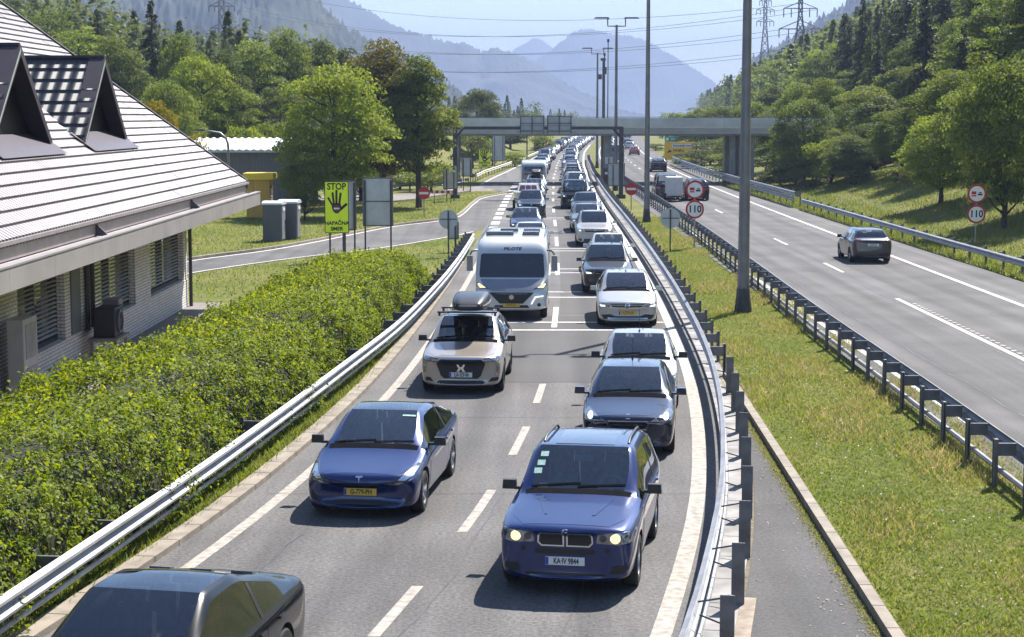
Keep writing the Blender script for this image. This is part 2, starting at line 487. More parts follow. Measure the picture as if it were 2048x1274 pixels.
def band(mb, f, y0, y1, wd, z=0.004, st=1.5):
    n = max(2, int((y1 - y0) / st) + 1)
    ys_ = np.linspace(y0, y1, n)
    o = len(mb.v)
    for y in ys_:
        x = float(f(y)); mb.v += [(x - wd / 2, y, z), (x + wd / 2, y, z)]
    for i in range(n - 1):
        mb.f.append((o + 2 * i, o + 2 * i + 1, o + 2 * i + 3, o + 2 * i + 2)); mb.m.append(0)
def cross(mb, y, x0, x1, wd, z=0.007):
    mb.add([(x0, y - wd / 2, z), (x1, y - wd / 2, z), (x1, y + wd / 2, z), (x0, y + wd / 2, z)], [(0, 1, 2, 3)])
band(mw, LEFT, 9, 82, 0.20)
band(mw, RIGHT, 9, 42.4, 0.26)
band(mk, RIGHT, 42.4, 400, 0.24)
for y0, y1 in [(9, 11.5), (15.2, 18), (21.05, 23.4), (26.54, 29.6), (32.75, 35.8), (38.8, 41.65)]: band(mw, CEN, y0, y1, 0.16)
for y0, y1 in [(53, 58.7), (70.8, 76.6), (86.7, 93.3), (102.7, 108.7), (117.5, 122.5)] + [(y, y + 4) for y in range(133, 330, 12)]: band(mk, CEN, y0, y1, 0.17)
for y in (52.3, 54.3, 61.9, 63.8, 71.7, 73.55, 83.5, 85.1, 96.1, 97.75, 109.7, 111.2, 124.2, 125.6): cross(mk, y, float(LEFT(y)) + 0.15, float(RIGHT(y)) - 0.14, 0.24)
for y in np.arange(99, 168, 5.2): band(mk, lambda q: LEFT(q) - 0.1, y, y + 3.0, 0.5)
band(mk, lambda y: LEFT(y) - extra(y) + 0.35, 166, 400, 0.2)
struct(mk.build("road_marking", m_white)); struct(mw.build("road_marking", m_worn))
mo = MB()
band(mo, OPP, 20, 61.5, 0.17)
for y0 in [72, 87.5, 103, 116.5] + list(range(131, 340, 14)): band(mo, OPP, y0, y0 + 4.6, 0.15)
band(mo, lambda y: OPP(y) + 3.72, 20, 400, 0.2)
band(mo, lambda y: OPP(y) - 3.9, 20, 400, 0.16)
struct(mo.build("road_marking", m_white))
rum = MB()
for y in np.arange(24, 60, 0.55): cross(rum, y, float(OPP(y)) + 0.16, float(OPP(y)) + 0.3, 0.22, 0.006)
struct(rum.build("rumble_strip", m_worn))
ms = MB()
def poly_line(mb, pts, wd, z, closed=False):
    for (x0, y0), (x1, y1) in zip(pts[:-1], pts[1:]):
        dx, dy = x1 - x0, y1 - y0; L = math.hypot(dx, dy); nx_, ny_ = -dy / L * wd / 2, dx / L * wd / 2
        mb.add([(x0 + nx_, y0 + ny_, z), (x0 - nx_, y0 - ny_, z), (x1 - nx_, y1 - ny_, z), (x1 + nx_, y1 + ny_, z)], [(0, 1, 2, 3)])
def dense(pairs, which, off=0.0, n=6):
    k = np.arange(len(pairs)); s = np.linspace(0, len(pairs) - 1, (len(pairs) - 1) * n + 1)
    A = np.stack([interp(k, [p[which][j] for p in pairs])(s) for j in (0, 1)], 1)
    B = np.stack([interp(k, [p[1 - which][j] for p in pairs])(s) for j in (0, 1)], 1)
    D = (B - A); D /= np.linalg.norm(D, axis=1)[:, None] + 1e-9
    return [tuple(q) for q in A + D * off]
poly_line(ms, dense(side_pairs, 0, 0.5), 0.22, 0.004)
poly_line(ms, dense(side_pairs[:8], 1, 0.3), 0.16, 0.004)
struct(ms.build("road_marking", m_white))

m_tar = mat("tar_seam", (.06, .058, .056), .5, var=.3, scale=3)
sm = MB()
def seam(f, y0, y1, wd, seed):
    rq = random.Random(seed); y = y0; x0 = rq.uniform(-.05, .05)
    while y < y1:
        y2 = y + rq.uniform(.5, 1.2); x1 = x0 * .7 + rq.uniform(-.06, .06)
        if rq.random() > .12:
            w_ = wd * rq.uniform(.5, 1.3) / 2; a, b_ = float(f(y)) + x0, float(f(y2)) + x1
            sm.add([(a - w_, y, .0055), (a + w_, y, .0055), (b_ + w_, y2, .0055), (b_ - w_, y2, .0055)], [(0, 1, 2, 3)])
        y, x0 = y2, x1
seam(lambda y: CEN(y) + .28, 14, 41, .022, 1); seam(lambda y: CEN(y) - 2.4, 20, 36, .02, 2); seam(lambda y: CEN(y) + 2.2, 16, 30, .02, 3)
seam(lambda y: OPP(y) - .22, 22, 120, .03, 4); seam(lambda y: OPP(y) + 4.3, 40, 140, .03, 5); seam(lambda y: OPP(y) - 2.6, 30, 80, .025, 6)
for y in (29.3, 36.9, 41.9, 56.1): cross(sm, y, float(LEFT(y)) - .3, float(RIGHT(y)) + .3, .016, .0057)
struct(sm.build("road_seam", m_tar))
# kerbs
def kerb(name, pts, wd, h, m, z=0.0, gap=1.0):
    mb = MB()
    pts = np.array(pts); seg = np.r_[0, np.cumsum(np.hypot(*np.diff(pts, axis=0).T))]
    n = int(seg[-1] / gap)
    for i in range(n):
        s0, s1 = i * gap + 0.012, (i + 1) * gap - 0.012
        p0 = np.array([np.interp(s0, seg, pts[:, j]) for j in (0, 1)]); p1 = np.array([np.interp(s1, seg, pts[:, j]) for j in (0, 1)])
        c = (p0 + p1) / 2; d = p1 - p0
        mb.box((c[0], c[1], z + h / 2), (wd, np.hypot(*d), h), rz=math.atan2(d[1], d[0]) - PI / 2)
    return struct(mb.build(name, m))
yy = np.arange(9, 78, 1.0)
kerb("kerb", [(float(LEFT(y)) - 0.72, y) for y in yy], 0.30, 0.09, m_conc)
kerb("kerb", [(4.05 + 0.0276 * y + 0.0, y) for y in np.arange(9, 44, 1.0)], 0.16, 0.13, m_conc)
kerb("kerb", dense(side_pairs, 0, -0.12), 0.18, 0.12, m_conc)
kerb("kerb", [(p[0], p[1]) for p in dense(plaza_pairs[1:], 1, -0.1)], 0.18, 0.12, m_conc)
kerb("gutter", [(float(RIGHT(y)) + 0.66, y) for y in np.arange(9, 190, 1.0)], 0.46, 0.05, mat("slab_concrete", (0.36, 0.34, 0.32), 0.85, col2=(0.16, 0.15, 0.14), scale=1.6, detail=6), z=-0.03, gap=1.25)
kerb("path_edging", [(float(RIGHT(y)) + 1.0, y) for y in np.arange(9, 25, 1.0)], 0.20, 0.03, mat("edging", (0.36, 0.29, 0.22), 0.85, col2=(0.2, 0.16, 0.12), scale=5), z=0.0, gap=2.0)
struct(strip("pavement", [((-10.9, 20), (-7.6, 20)), ((-10.9, 40), (-7.6, 40)), ((-10.9, 60.2), (-7.4, 60.2))], -0.004, m_pave))

# ---------------------------------------------------------------- crash barriers
WPROF = [(0.0, .745), (-.012, .735), (-.075, .705), (-.08, .67), (-.02, .62), (0.0, .595), (-.02, .57), (-.08, .52), (-.075, .485), (-.012, .455), (0.0, .445)]
def w_beam(pts, s, prof=WPROF, scale=1.0):
    """pts: plan points; s=+1 puts the ribbed face on the -x side"""
    V = []; Q = []
    full = [(n * s, z) for n, z in prof] + [(n * s + 0.006 * s, z) for n, z in reversed(prof)]
    k = len(full)
    for i, (x, y) in enumerate(pts):
        a, c = pts[max(0, i - 1)], pts[min(len(pts) - 1, i + 1)]
        dx, dy = c[0] - a[0], c[1] - a[1]; L = math.hypot(dx, dy); nx_, ny_ = dy / L, -dx / L
        for n, z in full: V.append((x + nx_ * n, y + ny_ * n, z * scale))
    for i in range(len(pts) - 1):
        for j in range(k):
            j2 = (j + 1) % k
            Q.append((i * k + j, i * k + j2, (i + 1) * k + j2, (i + 1) * k + j))
    return np.array(V), np.array(Q)
def post_mesh(name, s, ladder=False, m=None):
    mb = MB()
    mb.box((0.36 * s, 0, 0.40), (0.045, 0.13, 0.82)); mb.box((0.385 * s, 0.05, 0.40), (0.05, 0.03, 0.82)); mb.box((0.385 * s, -0.05, 0.40), (0.05, 0.03, 0.82))
    if not ladder: mb.box((0.18 * s, 0.0, 0.625), (0.32, 0.05, 0.22))
    if ladder:
        mb.box((0.36 * s, -.07, 0.42), (0.17, 0.02, 0.84)); mb.tube([(0.02 * s, -0.05, 0.74), (0.36 * s, -0.05, 0.81)], 0.012, 5); mb.tube([(0.02 * s, 0.25, 0.5), (0.36 * s, 0.02, 0.45)], 0.012, 5)
    return mb.mesh(name, [m or m_galvd])
def barrier(label, pts, s, step, near_ladder=0, lower=None, scale=1.0, m=None, group="steel crash barriers along the roads", double=False):
    t = thing("crash_barrier", label, "crash barrier", (pts[0][0], pts[0][1], 0), 0, group)
    o = Vector((pts[0][0], pts[0][1]))
    loc = [(p[0] - o.x, p[1] - o.y) for p in pts]
    V, Q = w_beam(loc, s, scale=scale)
    me = np_mesh("rail", V, Q, [m or m_galv], smooth=True); me.set_sharp_from_angle(angle=R(50))
    obj("rail", me, t)
    if double:
        V, Q = w_beam([(x + 0.02 * s, y) for x, y in loc], s, scale=scale)
        V[:, 2] += 0.36; obj("rail", np_mesh("rail", V, Q, [m or m_galv], smooth=True), t)
    if lower:
        mb = MB(); mb.tube([(x + lower[0] * s, y, lower[1]) for x, y in loc], lower[2], 6); mb.build("lower_rail", m or m_galv, t)
    P_ = np.array(loc); seg = np.r_[0, np.cumsum(np.hypot(*np.diff(P_, axis=0).T))]
    n = min(99, int(seg[-1] / step))
    pm = post_mesh("post", s, False); pl = post_mesh("post", s, True)
    for i in range(n + 1):
        q = seg[-1] * i / n if n else 0
        x, y = np.interp(q, seg, P_[:, 0]), np.interp(q, seg, P_[:, 1])
        x2, y2 = np.interp(min(q + 1, seg[-1]), seg, P_[:, 0]), np.interp(min(q + 1, seg[-1]), seg, P_[:, 1])
        x1, y1 = np.interp(max(q - 1, 0), seg, P_[:, 0]), np.interp(max(q - 1, 0), seg, P_[:, 1])
        p = obj("post", pl if (y + o.y) < near_ladder else pm, t)
        p.location = (x, y, 0); p.rotation_euler = (0, 0, math.atan2(y2 - y1, x2 - x1) - PI / 2)
        if scale != 1 or double: p.scale = (1, 1, 1.45 if double else scale)
    return t
lrail = interp([9, 20.3, 28.3, 40.6, 47.4, 58.4, 80, 86], [-7.2, -5.95, -5.0, -3.8, -3.2, -2.6, -1.95, -1.85])
barrier("long steel crash barrier between the hedge and the queue of cars", [(float(lrail(y)), y) for y in np.arange(10, 86.1, 1.5)], -1, 2.0, lower=(0.05, 0.3, 0.035))
rr_ = lambda y: np.interp(y, [9, 20, 30, 45, 60, 150, 260], [.52, .52, .45, .5, .52, .5, .5])
barrier("long steel crash barrier with braced posts between the queue and the grass median", [(float(RIGHT(y) + rr_(y)), y) for y in np.r_[np.arange(10, 80, 1.5), np.arange(80, 262, 4)]], 1, 2.55, near_ladder=42, lower=(0.03, 0.3, 0.03))
bl = interp([9, 28, 36.6, 53, 66.5, 91, 135, 178, 240, 300], [7.95, 8.25, 8.42, 8.65, 8.96, 9.45, 10.0, 10.35, 11.3, 13.4])
barrier("dark steel crash barrier with block spacers beside the opposite carriageway", [(float(bl(y)) + 0.38, y) for y in np.r_[np.arange(12, 90, 1.5), np.arange(90, 206, 4)]], -1, 2.0, lower=(0.30, 0.28, 0.05), m=mat("barrier_grey", (0.24, 0.24, 0.26), 0.55, 0.5, col2=(0.15, 0.15, 0.17), scale=2))
br = interp([50, 70, 122, 150, 182, 245, 300, 400], [20.3, 20.0, 19.75, 19.6, 19.75, 21.5, 24.0, 29.5])
barrier("steel crash barrier in front of the grass bank beside the opposite carriageway", [(float(br(y)), y) for y in np.arange(52, 124, 3)], 1, 2.6)
barrier("twin rail steel crash barrier running under the bridge on the far side", [(float(br(y)), y) for y in np.arange(124, 236, 3)], 1, 3.0, double=True)
barrier("curved steel crash barrier on the embankment beyond the bridge", [(-3.6, 170), (-2.9, 185), (-1.2, 207), (.6, 232), (2.6, 262), (5.0, 300), (8.2, 345), (12.0, 392)], -1, 3.5, m=mat("barrier_cream", (0.55, 0.52, 0.42), 0.6, 0.2, var=0.1))
barrier("steel crash barrier at the far edge of the toll plaza road", [(-12.2, 146), (-9, 149.5), (-6, 154), (-4.3, 161)], 1, 2.2)
# ---------------------------------------------------------------- vehicles
m_tyre = mat("tyre_rubber", (0.018, 0.018, 0.019), 0.8, var=0.3, scale=8)
m_rim = mat("rim_alloy", (0.55, 0.56, 0.58), 0.3, 0.9, var=0.1)
m_rimd = mat("rim_dark", (0.10, 0.10, 0.11), 0.35, 0.8, var=0.1)
m_trim = mat("black_trim", (0.012, 0.012, 0.013), 0.45, var=0.2)
m_wip = mat('wiper_rubber', (0.010, 0.010, 0.011), .9, var=.2, spec=.03)
m_well = mat("wheel_well", (0.01, 0.01, 0.01), 0.9, var=0.2)
m_chrome = mat("chrome", (0.75, 0.76, 0.78), 0.12, 1.0, var=0.03)
m_lamp = mat("headlight_lens", (0.42, 0.44, 0.47), 0.12, 0.55, coat=1.0, col2=(0.12, 0.125, 0.14), scale=9, detail=2)
m_lampd = mat("headlight_dark", (0.06, 0.065, 0.075), 0.15, 0.4, coat=1.0, var=0.4, scale=10)
m_lit = mat("headlight_lit", (0.9, 0.8, 0.6), 0.3, emit=((1.0, 0.70, 0.32), 0.55), var=0.05)
m_drl = mat("daylight_strip", (0.9, 0.92, 0.95), 0.3, emit=((0.95, 0.97, 1.0), 0.45), var=0.03)
m_tail = mat("tail_light", (0.32, 0.012, 0.012), 0.15, coat=1.0, var=0.3, scale=8)
m_seat = mat("seat_fabric", (0.15, 0.15, 0.16), 0.85, var=0.3, scale=10)
m_dash = mat("dashboard", (0.20, 0.20, 0.205), 0.7, var=0.2, scale=6)
m_glass = glassmat("car_glass", (0.78, 0.84, 0.86), 0.085)
m_glassd = glassmat("privacy_glass", (0.48, 0.52, 0.55), 0.07)
m_glassk = glassmat('dark_tinted_glass', (.22, .24, .26), .06)
m_plw = mat("plate_white", (0.75, 0.75, 0.73), 0.5, var=0.03)
m_ply = mat("plate_yellow", (0.72, 0.46, 0.05), 0.5, var=0.05)
m_plb = mat("plate_blue", (0.02, 0.06, 0.35), 0.5, var=0.05)
m_ink = mat("plate_ink", (0.02, 0.02, 0.025), 0.6, var=0.1)
m_stick = mat("sticker", (0.35, 0.55, 0.48), 0.5, var=0.2, scale=20)

def car_cage(p, mb):
    """half-section control points for each station along the car; returns the cage in a bmesh"""
    L, W, H = p['L'], p['W'], p['H']
    hw = W / 2
    fo, wb = p['fo'], p['wb']
    zb = p.get('zb', 0.20)
    hf, hn = p['hf'], p.get('hn', p['hf'] - 0.12)
    yc, hc = p['yc'], p['hc']
    yh = p['yh']
    yr, hr = p['yr'], p.get('hr', H - 0.07)
    yd, hd = p['yd'], p['hd']
    ht = p.get('ht', hd - 0.04)
    b0, b1 = p['b0'], p['b1']
    wr = p.get('wr', 0.60) * W / 2 * 1.18
    yroof = p.get('yroof', yh + 0.55)
    # station: (s, top height, cabin fraction, half-width factor, bottom)
    S = [(0.0, hn, 0, .86, zb + .06), (0.07, hf - .02, 0, .93, zb), (0.30, hf + .01, 0, .975, zb), (fo, hf + (hc - hf) * .45, 0, 1.0, zb),
         ((fo + yc) / 2 + .12, hf + (hc - hf) * .8, 0, 1.0, zb), (yc, hc, 0, 1.0, zb), (yc + (yh - yc) * .5, None, .5, 1.0, zb), (yh, H - .035, 1, 1.0, zb),
         (yroof, H, 1, 1.0, zb), ((yroof + yr) / 2, H - .005, 1, 1.0, zb), (yr, hr, 1, 1.0, zb), ((yr + yd) / 2, None, .55, .985, zb), (yd, hd, .05, .97, zb),
         (min(max(yd + .04, L - .16), L - .03), (hd + ht) / 2, 0, .955, zb + .02), (L, ht - .06, 0, .86, zb + .12)]
    rows = []
    for i, (s, zt, f, k, zb_) in enumerate(S):
        bz = b0 + (b1 - b0) * min(1, max(0, (s - yc) / (yd - yc)))
        if s < yc: bz = min(bz, zt if zt else 9) - .02 - .07 * (1 - s / yc)
        front = i <= 5
        wm = hw * k
        wbelt = wm * p.get('kb', .94)
        if zt is None:
            a, c = (hc, H - .035) if i < 8 else (hr, hd)
            zt = a + (c - a) * .5 + p.get('bow', .035)
        bz = min(bz, zt - .03)
        rr = wr
        if i == 11: rr = wr * 1.0
        if f == 0:
            p6 = (wbelt * .90, bz + (zt - bz) * .55); p7 = (wbelt * .72, bz + (zt - bz) * .9)
        else:
            lo6 = (wbelt * .955, bz + .02); lo7 = (wbelt * .87, bz + .03 if f < 1 else bz)
            base_z = hc if i < 9 else hd
            hi6 = (rr, H - .11); hi7 = (rr - .085, H - .035)
            if i == 8 or i == 9: hi6 = (rr, zt - .10); hi7 = (rr - .085, zt - .03)
            if i == 10: hi6 = (rr, zt - .07); hi7 = (rr - .085, zt - .02)
            if i == 11: hi6 = (rr * .985, hr - .07); hi7 = (rr - .1, hr - .02)
            if f < 1:
                lo6 = (wbelt * .955, (bz if i < 8 else min(bz, hd)) + .015); lo7 = (wbelt * .86, base_z + .0)
                p6 = tuple(lo6[j] + (hi6[j] - lo6[j]) * f for j in (0, 1)); p7 = tuple(lo7[j] + (hi7[j] - lo7[j]) * f for j in (0, 1))
                p7 = (p7[0], min(p7[1] + .015, zt - .012))
            else: p6, p7 = hi6, hi7
        zlow = zb_ + .05
        pts = [(0, zb_), (wm * .78, zb_), (wm * .955, zlow + .02), (wm * 1.0, zb_ + (bz - zb_) * .48), (wm * .995, bz - .085), (wbelt, bz), p6, p7, (0, zt)]
        rows.append([(x, s, z) for x, z in pts])
    bow = p.get('nose', .16); bow2 = p.get('tailbow', .09)
    v = []; idx = []
    for r, row in enumerate(rows):
        ids = []
        full = [(-x, s, z) for x, s, z in row[1:8]][::-1]
        full = row[:1] + row[1:8] + row[8:] + full     # centre bottom, right side up, centre top, left side down
        for x, s, z in full:
            s2 = s + bow * (abs(x) / hw) ** 2.2 * math.exp(-s / .45) - bow2 * (abs(x) / hw) ** 2.2 * math.exp(-(L - s) / .4)
            # lower fascia tucks in, upper edge of the nose leans back
            if r == 0: s2 += p.get('lean', .05) * max(0, (z - zb - .35)) + .04 * max(0, zb + .18 - z) * 3
            if r == len(rows) - 1: s2 -= p.get('rlean', .10) * max(0, z - .55)
            ids.append(len(v)); v.append((x, s2 - L / 2, z))
        idx.append(ids)
    n = 16
    faces = []; mi = []
    for r in range(len(rows) - 1):
        for k in range(n):
            a, b_, c, d = idx[r][k], idx[r][(k + 1) % n], idx[r + 1][(k + 1) % n], idx[r + 1][k]
            kk = k if k < 8 else 15 - k            # strip number counted from the bottom
            m = 0
            if kk == 7 and 5 <= r < 7: m = 1
            if kk == 7 and 10 <= r < 12: m = 3
            if kk == 5 and 5 <= r < p.get('glass_end', 11): m = 2
            if p.get('glass_roof') and kk in (7,) and 7 <= r < 10: m = 4
            faces.append((a, b_, c, d)); mi.append(m)
    for r, rev in ((0, True), (len(rows) - 1, False)):
        I = idx[r]
        L_ = [I[0], I[1], I[2], I[3], I[4], I[5], I[6], I[7], I[8]]; R_ = [I[0], I[15], I[14], I[13], I[12], I[11], I[10], I[9], I[8]]
        cap = [(L_[0], L_[1], R_[1])] + [(L_[k], L_[k + 1], R_[k + 1], R_[k]) for k in range(1, 7)] + [(L_[7], L_[8], R_[7])]
        for f in cap:
            faces.append(f if not rev else tuple(reversed(f))); mi.append(0)
    cr = []
    for r in range(len(rows) - 1):
        for k, wt in ((2, .35), (4, .45), (5, .5), (6, .5), (7, .5)):
            for kk in (k, 16 - k):
                if k == 7 and not (5 <= r < 12): continue
                cr.append((idx[r][kk], idx[r + 1][kk], wt))
    for r, wt, ks in ((5, .75, range(5, 12)), (7, .55, range(6, 11)), (12, .5, range(5, 12)), (1, .25, range(2, 15)), (0, .25, range(2, 15)), (14, .3, range(2, 15))):
        for k in list(ks)[:-1]: cr.append((idx[r][k], idx[r][k + 1], wt))
    return v, faces, mi, cr

BODY = {}
def car_body(key, p, sub=2):
    """evaluated car shell: subdivided cage with the wheel openings cut; returns dict of part meshes and a BVH"""
    v, f, mi, cr = car_cage(p, None)
    me = bpy.data.meshes.new("cage"); me.from_pydata(v, [], f); me.polygons.foreach_set("material_index", mi)
    for k in range(6): me.materials.append(m_trim)
    bm = bmesh.new(); bm.from_mesh(me)
    bmesh.ops.recalc_face_normals(bm, faces=bm.faces)
    lay = bm.edges.layers.float.get("crease_edge") or bm.edges.layers.float.new("crease_edge")
    bm.verts.ensure_lookup_table()
    for a, b_, wt in cr:
        e = bm.edges.get((bm.verts[a], bm.verts[b_]))
        if e: e[lay] = wt
    bm.to_mesh(me); bm.free()
    o = obj("cage", me); s = o.modifiers.new("s", 'SUBSURF'); s.levels = s.render_levels = sub
    dg = bpy.context.evaluated_depsgraph_get()
    em = o.evaluated_get(dg).data
    co = np.empty(len(em.vertices) * 3); em.vertices.foreach_get("co", co); co = co.reshape(-1, 3)
    mn, mxx = co.min(0), co.max(0)
    sx = p['W'] / (mxx[0] - mn[0]); sy = p['L'] / (mxx[1] - mn[1]); sz = (p['H'] - p.get('zb', .2)) / (mxx[2] - mn[2])
    cy = (mxx[1] + mn[1]) / 2
    me.transform(Matrix(((sx, 0, 0, 0), (0, sy, 0, -cy * sy), (0, 0, sz, p['H'] - sz * mxx[2]), (0, 0, 0, 1))))
    # wheel openings
    cut = MB(); wr = p.get('rw', .33) + .055
    for yy in (p['fo'], p['fo'] + p['wb']):
        for sx_ in (-1, 1):
            x0, x1 = sx_ * (p['W'] / 2 - .30), sx_ * (p['W'] / 2 + .2)
            cut.lathe([(0.001, 0), (wr, 0), (wr, x1 - x0), (0.001, x1 - x0)], (x0, yy - p['L'] / 2, p.get('rw', .33)), 'x', 28)
    cm = cut.mesh("cut"); bm = bmesh.new(); bm.from_mesh(cm); bmesh.ops.remove_doubles(bm, verts=bm.verts, dist=.002); bmesh.ops.recalc_face_normals(bm, faces=bm.faces)
    for fc in bm.faces: fc.material_index = 5
    bm.to_mesh(cm); bm.free()
    for k in range(6): cm.materials.append(m_trim)
    co_ = obj("cut", cm)
    b = o.modifiers.new("b", 'BOOLEAN'); b.operation = 'DIFFERENCE'; b.object = co_; b.solver = 'EXACT'
    dg = bpy.context.evaluated_depsgraph_get(); dg.update()
    em = o.evaluated_get(dg)
    full = bpy.data.meshes.new_from_object(em)
    bpy.data.objects.remove(o); bpy.data.objects.remove(co_)
    nv = len(full.vertices); co = np.empty(nv * 3); full.vertices.foreach_get("co", co); co = co.reshape(-1, 3)
    polys = [tuple(q.vertices) for q in full.polygons]; pm = [q.material_index for q in full.polygons]
    outer = [q for q, m in zip(polys, pm) if m != 5]
    bvh = BVHTree.FromPolygons([tuple(c) for c in co], outer)
    parts = {}
    def pick(sel):
        used = {}; vs = []; fs = []
        for q, m in zip(polys, pm):
            if sel(q, m):
                ids = []
                for i in q:
                    if i not in used: used[i] = len(vs); vs.append(tuple(co[i]))
                    ids.append(used[i])
                fs.append((ids, m))
        return vs, fs
    def mk(sel, mats, mapm=None):
        vs, fs = pick(sel)
        if not fs: return None
        q = bpy.data.meshes.new("shell"); q.from_pydata(vs, [], [f_ for f_, _ in fs])
        for m in mats: q.materials.append(m)
        if len(mats) > 1: q.polygons.foreach_set("material_index", [mapm(m) for _, m in fs])
        q.polygons.foreach_set("use_smooth", [True] * len(fs)); q.set_sharp_from_angle(angle=R(38)); q.update()
        return q
    cx = lambda q: sum(co[i][0] for i in q) / len(q)
    parts['body'] = mk(lambda q, m: m in (0, 5), [m_trim, m_well], lambda m: 1 if m == 5 else 0)
    parts['windscreen'] = mk(lambda q, m: m == 1, [m_glass])
    parts['rear_window'] = mk(lambda q, m: m == 3, [m_glassd])
    parts['side_window'] = [mk(lambda q, m, s_=s_: m == 2 and cx(q) * s_ > 0, [m_glass]) for s_ in (-1, 1)]
    parts['roof_panel'] = mk(lambda q, m: m == 4, [m_glassd])
    return parts, bvh

def patch(bvh, poly, side, off=.005, grid=.07, skirt=.03):
    """a thin panel of the given outline laid on the car shell. side: front, rear, left(-x), right(+x), top"""
    bm = bmesh.new()
    vs = [bm.verts.new((a, b_, 0)) for a, b_ in poly]
    bm.faces.new(vs)
    xs = [a for a, _ in poly]; zs = [b_ for _, b_ in poly]
    for lo, hi, ax in ((min(xs), max(xs), 0), (min(zs), max(zs), 1)):
        q = lo + grid
        while q < hi - 1e-4:
            no = (1, 0, 0) if ax == 0 else (0, 1, 0)
            bmesh.ops.bisect_plane(bm, geom=bm.verts[:] + bm.edges[:] + bm.faces[:], plane_co=(q, q, 0), plane_no=no)
            q += grid
    last = None; out = []
    dirs = {'front': (Vector((0, 1, 0)), lambda a, b_: Vector((a, -9, b_))), 'rear': (Vector((0, -1, 0)), lambda a, b_: Vector((a, 9, b_))),
            'right': (Vector((-1, 0, 0)), lambda a, b_: Vector((9, a, b_))), 'left': (Vector((1, 0, 0)), lambda a, b_: Vector((-9, a, b_))),
            'top': (Vector((0, 0, -1)), lambda a, b_: Vector((a, b_, 9)))}
    d, org = dirs[side]
    hits = {}
    for v in bm.verts:
        a, b_ = v.co.x, v.co.y
        h = bvh.ray_cast(org(a, b_), d)
        if h[0] is None:
            h2 = bvh.find_nearest(org(a, b_) + d * 7.2)
            h = (h2[0], h2[1])
        hits[v] = (h[0], -d if h[1] is None or h[1].dot(d) > 0 else h[1])
    for v, (p_, n_) in hits.items(): v.co = p_ + n_ * off
    bnd = [e for e in bm.edges if e.is_boundary]
    if skirt:
        r = bmesh.ops.extrude_edge_only(bm, edges=bnd)
        for g in r['geom']:
            if isinstance(g, bmesh.types.BMVert): g.co += d * (skirt if side != 'top' else skirt * .5)
    bmesh.ops.recalc_face_normals(bm, faces=bm.faces)
    # make normals face outward
    s = sum((f.normal.dot(-d)) * f.calc_area() for f in bm.faces)
    if s < 0: bmesh.ops.reverse_faces(bm, faces=bm.faces)
    me = bpy.data.meshes.new("panel"); bm.to_mesh(me); bm.free()
    me.polygons.foreach_set("use_smooth", [True] * len(me.polygons)); me.set_sharp_from_angle(angle=R(35))
    return me
def mirror_x(poly): return [(-a, b_) for a, b_ in reversed(poly)]
def put(me, name, m, parent, loc=(0, 0, 0)):
    me.materials.clear(); me.materials.append(m)
    o = obj(name, me, parent); o.location = loc
    return o
def front_y(bvh, x, z):
    h = bvh.ray_cast(Vector((x, -9, z)), Vector((0, 1, 0)))
    return h[0].y if h[0] else -2.2

def wheel_mesh(r, wd, spokes=5, style=0):
    t = MB()
    h = wd / 2
    t.lathe([(r * .66, -h), (r * .9, -h), (r * .985, -h * .75), (r, -h * .3), (r, h * .3), (r * .985, h * .75), (r * .9, h), (r * .66, h), (r * .66, -h)], axis='x', n=30)
    rim = MB()
    rim.lathe([(r * .67, -h * .95), (r * .69, h * .9), (r * .62, h * .85), (r * .60, h * .3), (r * .58, -h * .2), (.001, -h * .25)], axis='x', n=30)
    rim.lathe([(.001, h * .62), (r * .12, h * .6), (r * .15, h * .35), (r * .1, -h * .2)], axis='x', n=16)
    for k in range(spokes):
        a = 2 * PI * k / spokes
        M = Matrix.Rotation(a, 3, 'X')
        w0 = r * (.16 if spokes <= 6 else .09)
        for zz in range(1):
            vs = [(h * .55, -w0 * .5, r * .1), (h * .55, w0 * .5, r * .1), (h * .8, w0 * .42, r * .63), (h * .8, -w0 * .42, r * .63), (h * .1, -w0 * .5, r * .1), (h * .1, w0 * .5, r * .1), (h * .3, w0 * .42, r * .63), (h * .3, -w0 * .42, r * .63)]
            rim.add([M @ Vector(q) for q in vs], [(0, 1, 2, 3), (7, 6, 5, 4), (0, 4, 5, 1), (1, 5, 6, 2), (2, 6, 7, 3), (3, 7, 4, 0)])
    return t.mesh("tyre", [m_tyre], True, 35), rim.mesh("rim", [m_rim], True, 30)
WH = {}
def wheels(t, p, rim_mat=None, detail=True):
    key = (p.get('rw', .33), p.get('spokes', 5))
    if key not in WH: WH[key] = wheel_mesh(key[0], .225, key[1])
    ty, rm = WH[key]
    for yy in (p['fo'], p['fo'] + p['wb']):
        for s in (-1, 1):
            w_ = obj("wheel", ty, t); w_.location = (s * (p['W'] / 2 - .125), yy - p['L'] / 2, key[0])
            w_.rotation_euler = (0, 0, 0 if s > 0 else PI)
            if detail:
                r_ = obj("rim", rm, w_)
                if rim_mat: r_.material_slots[0].link = 'OBJECT'; r_.material_slots[0].material = rim_mat
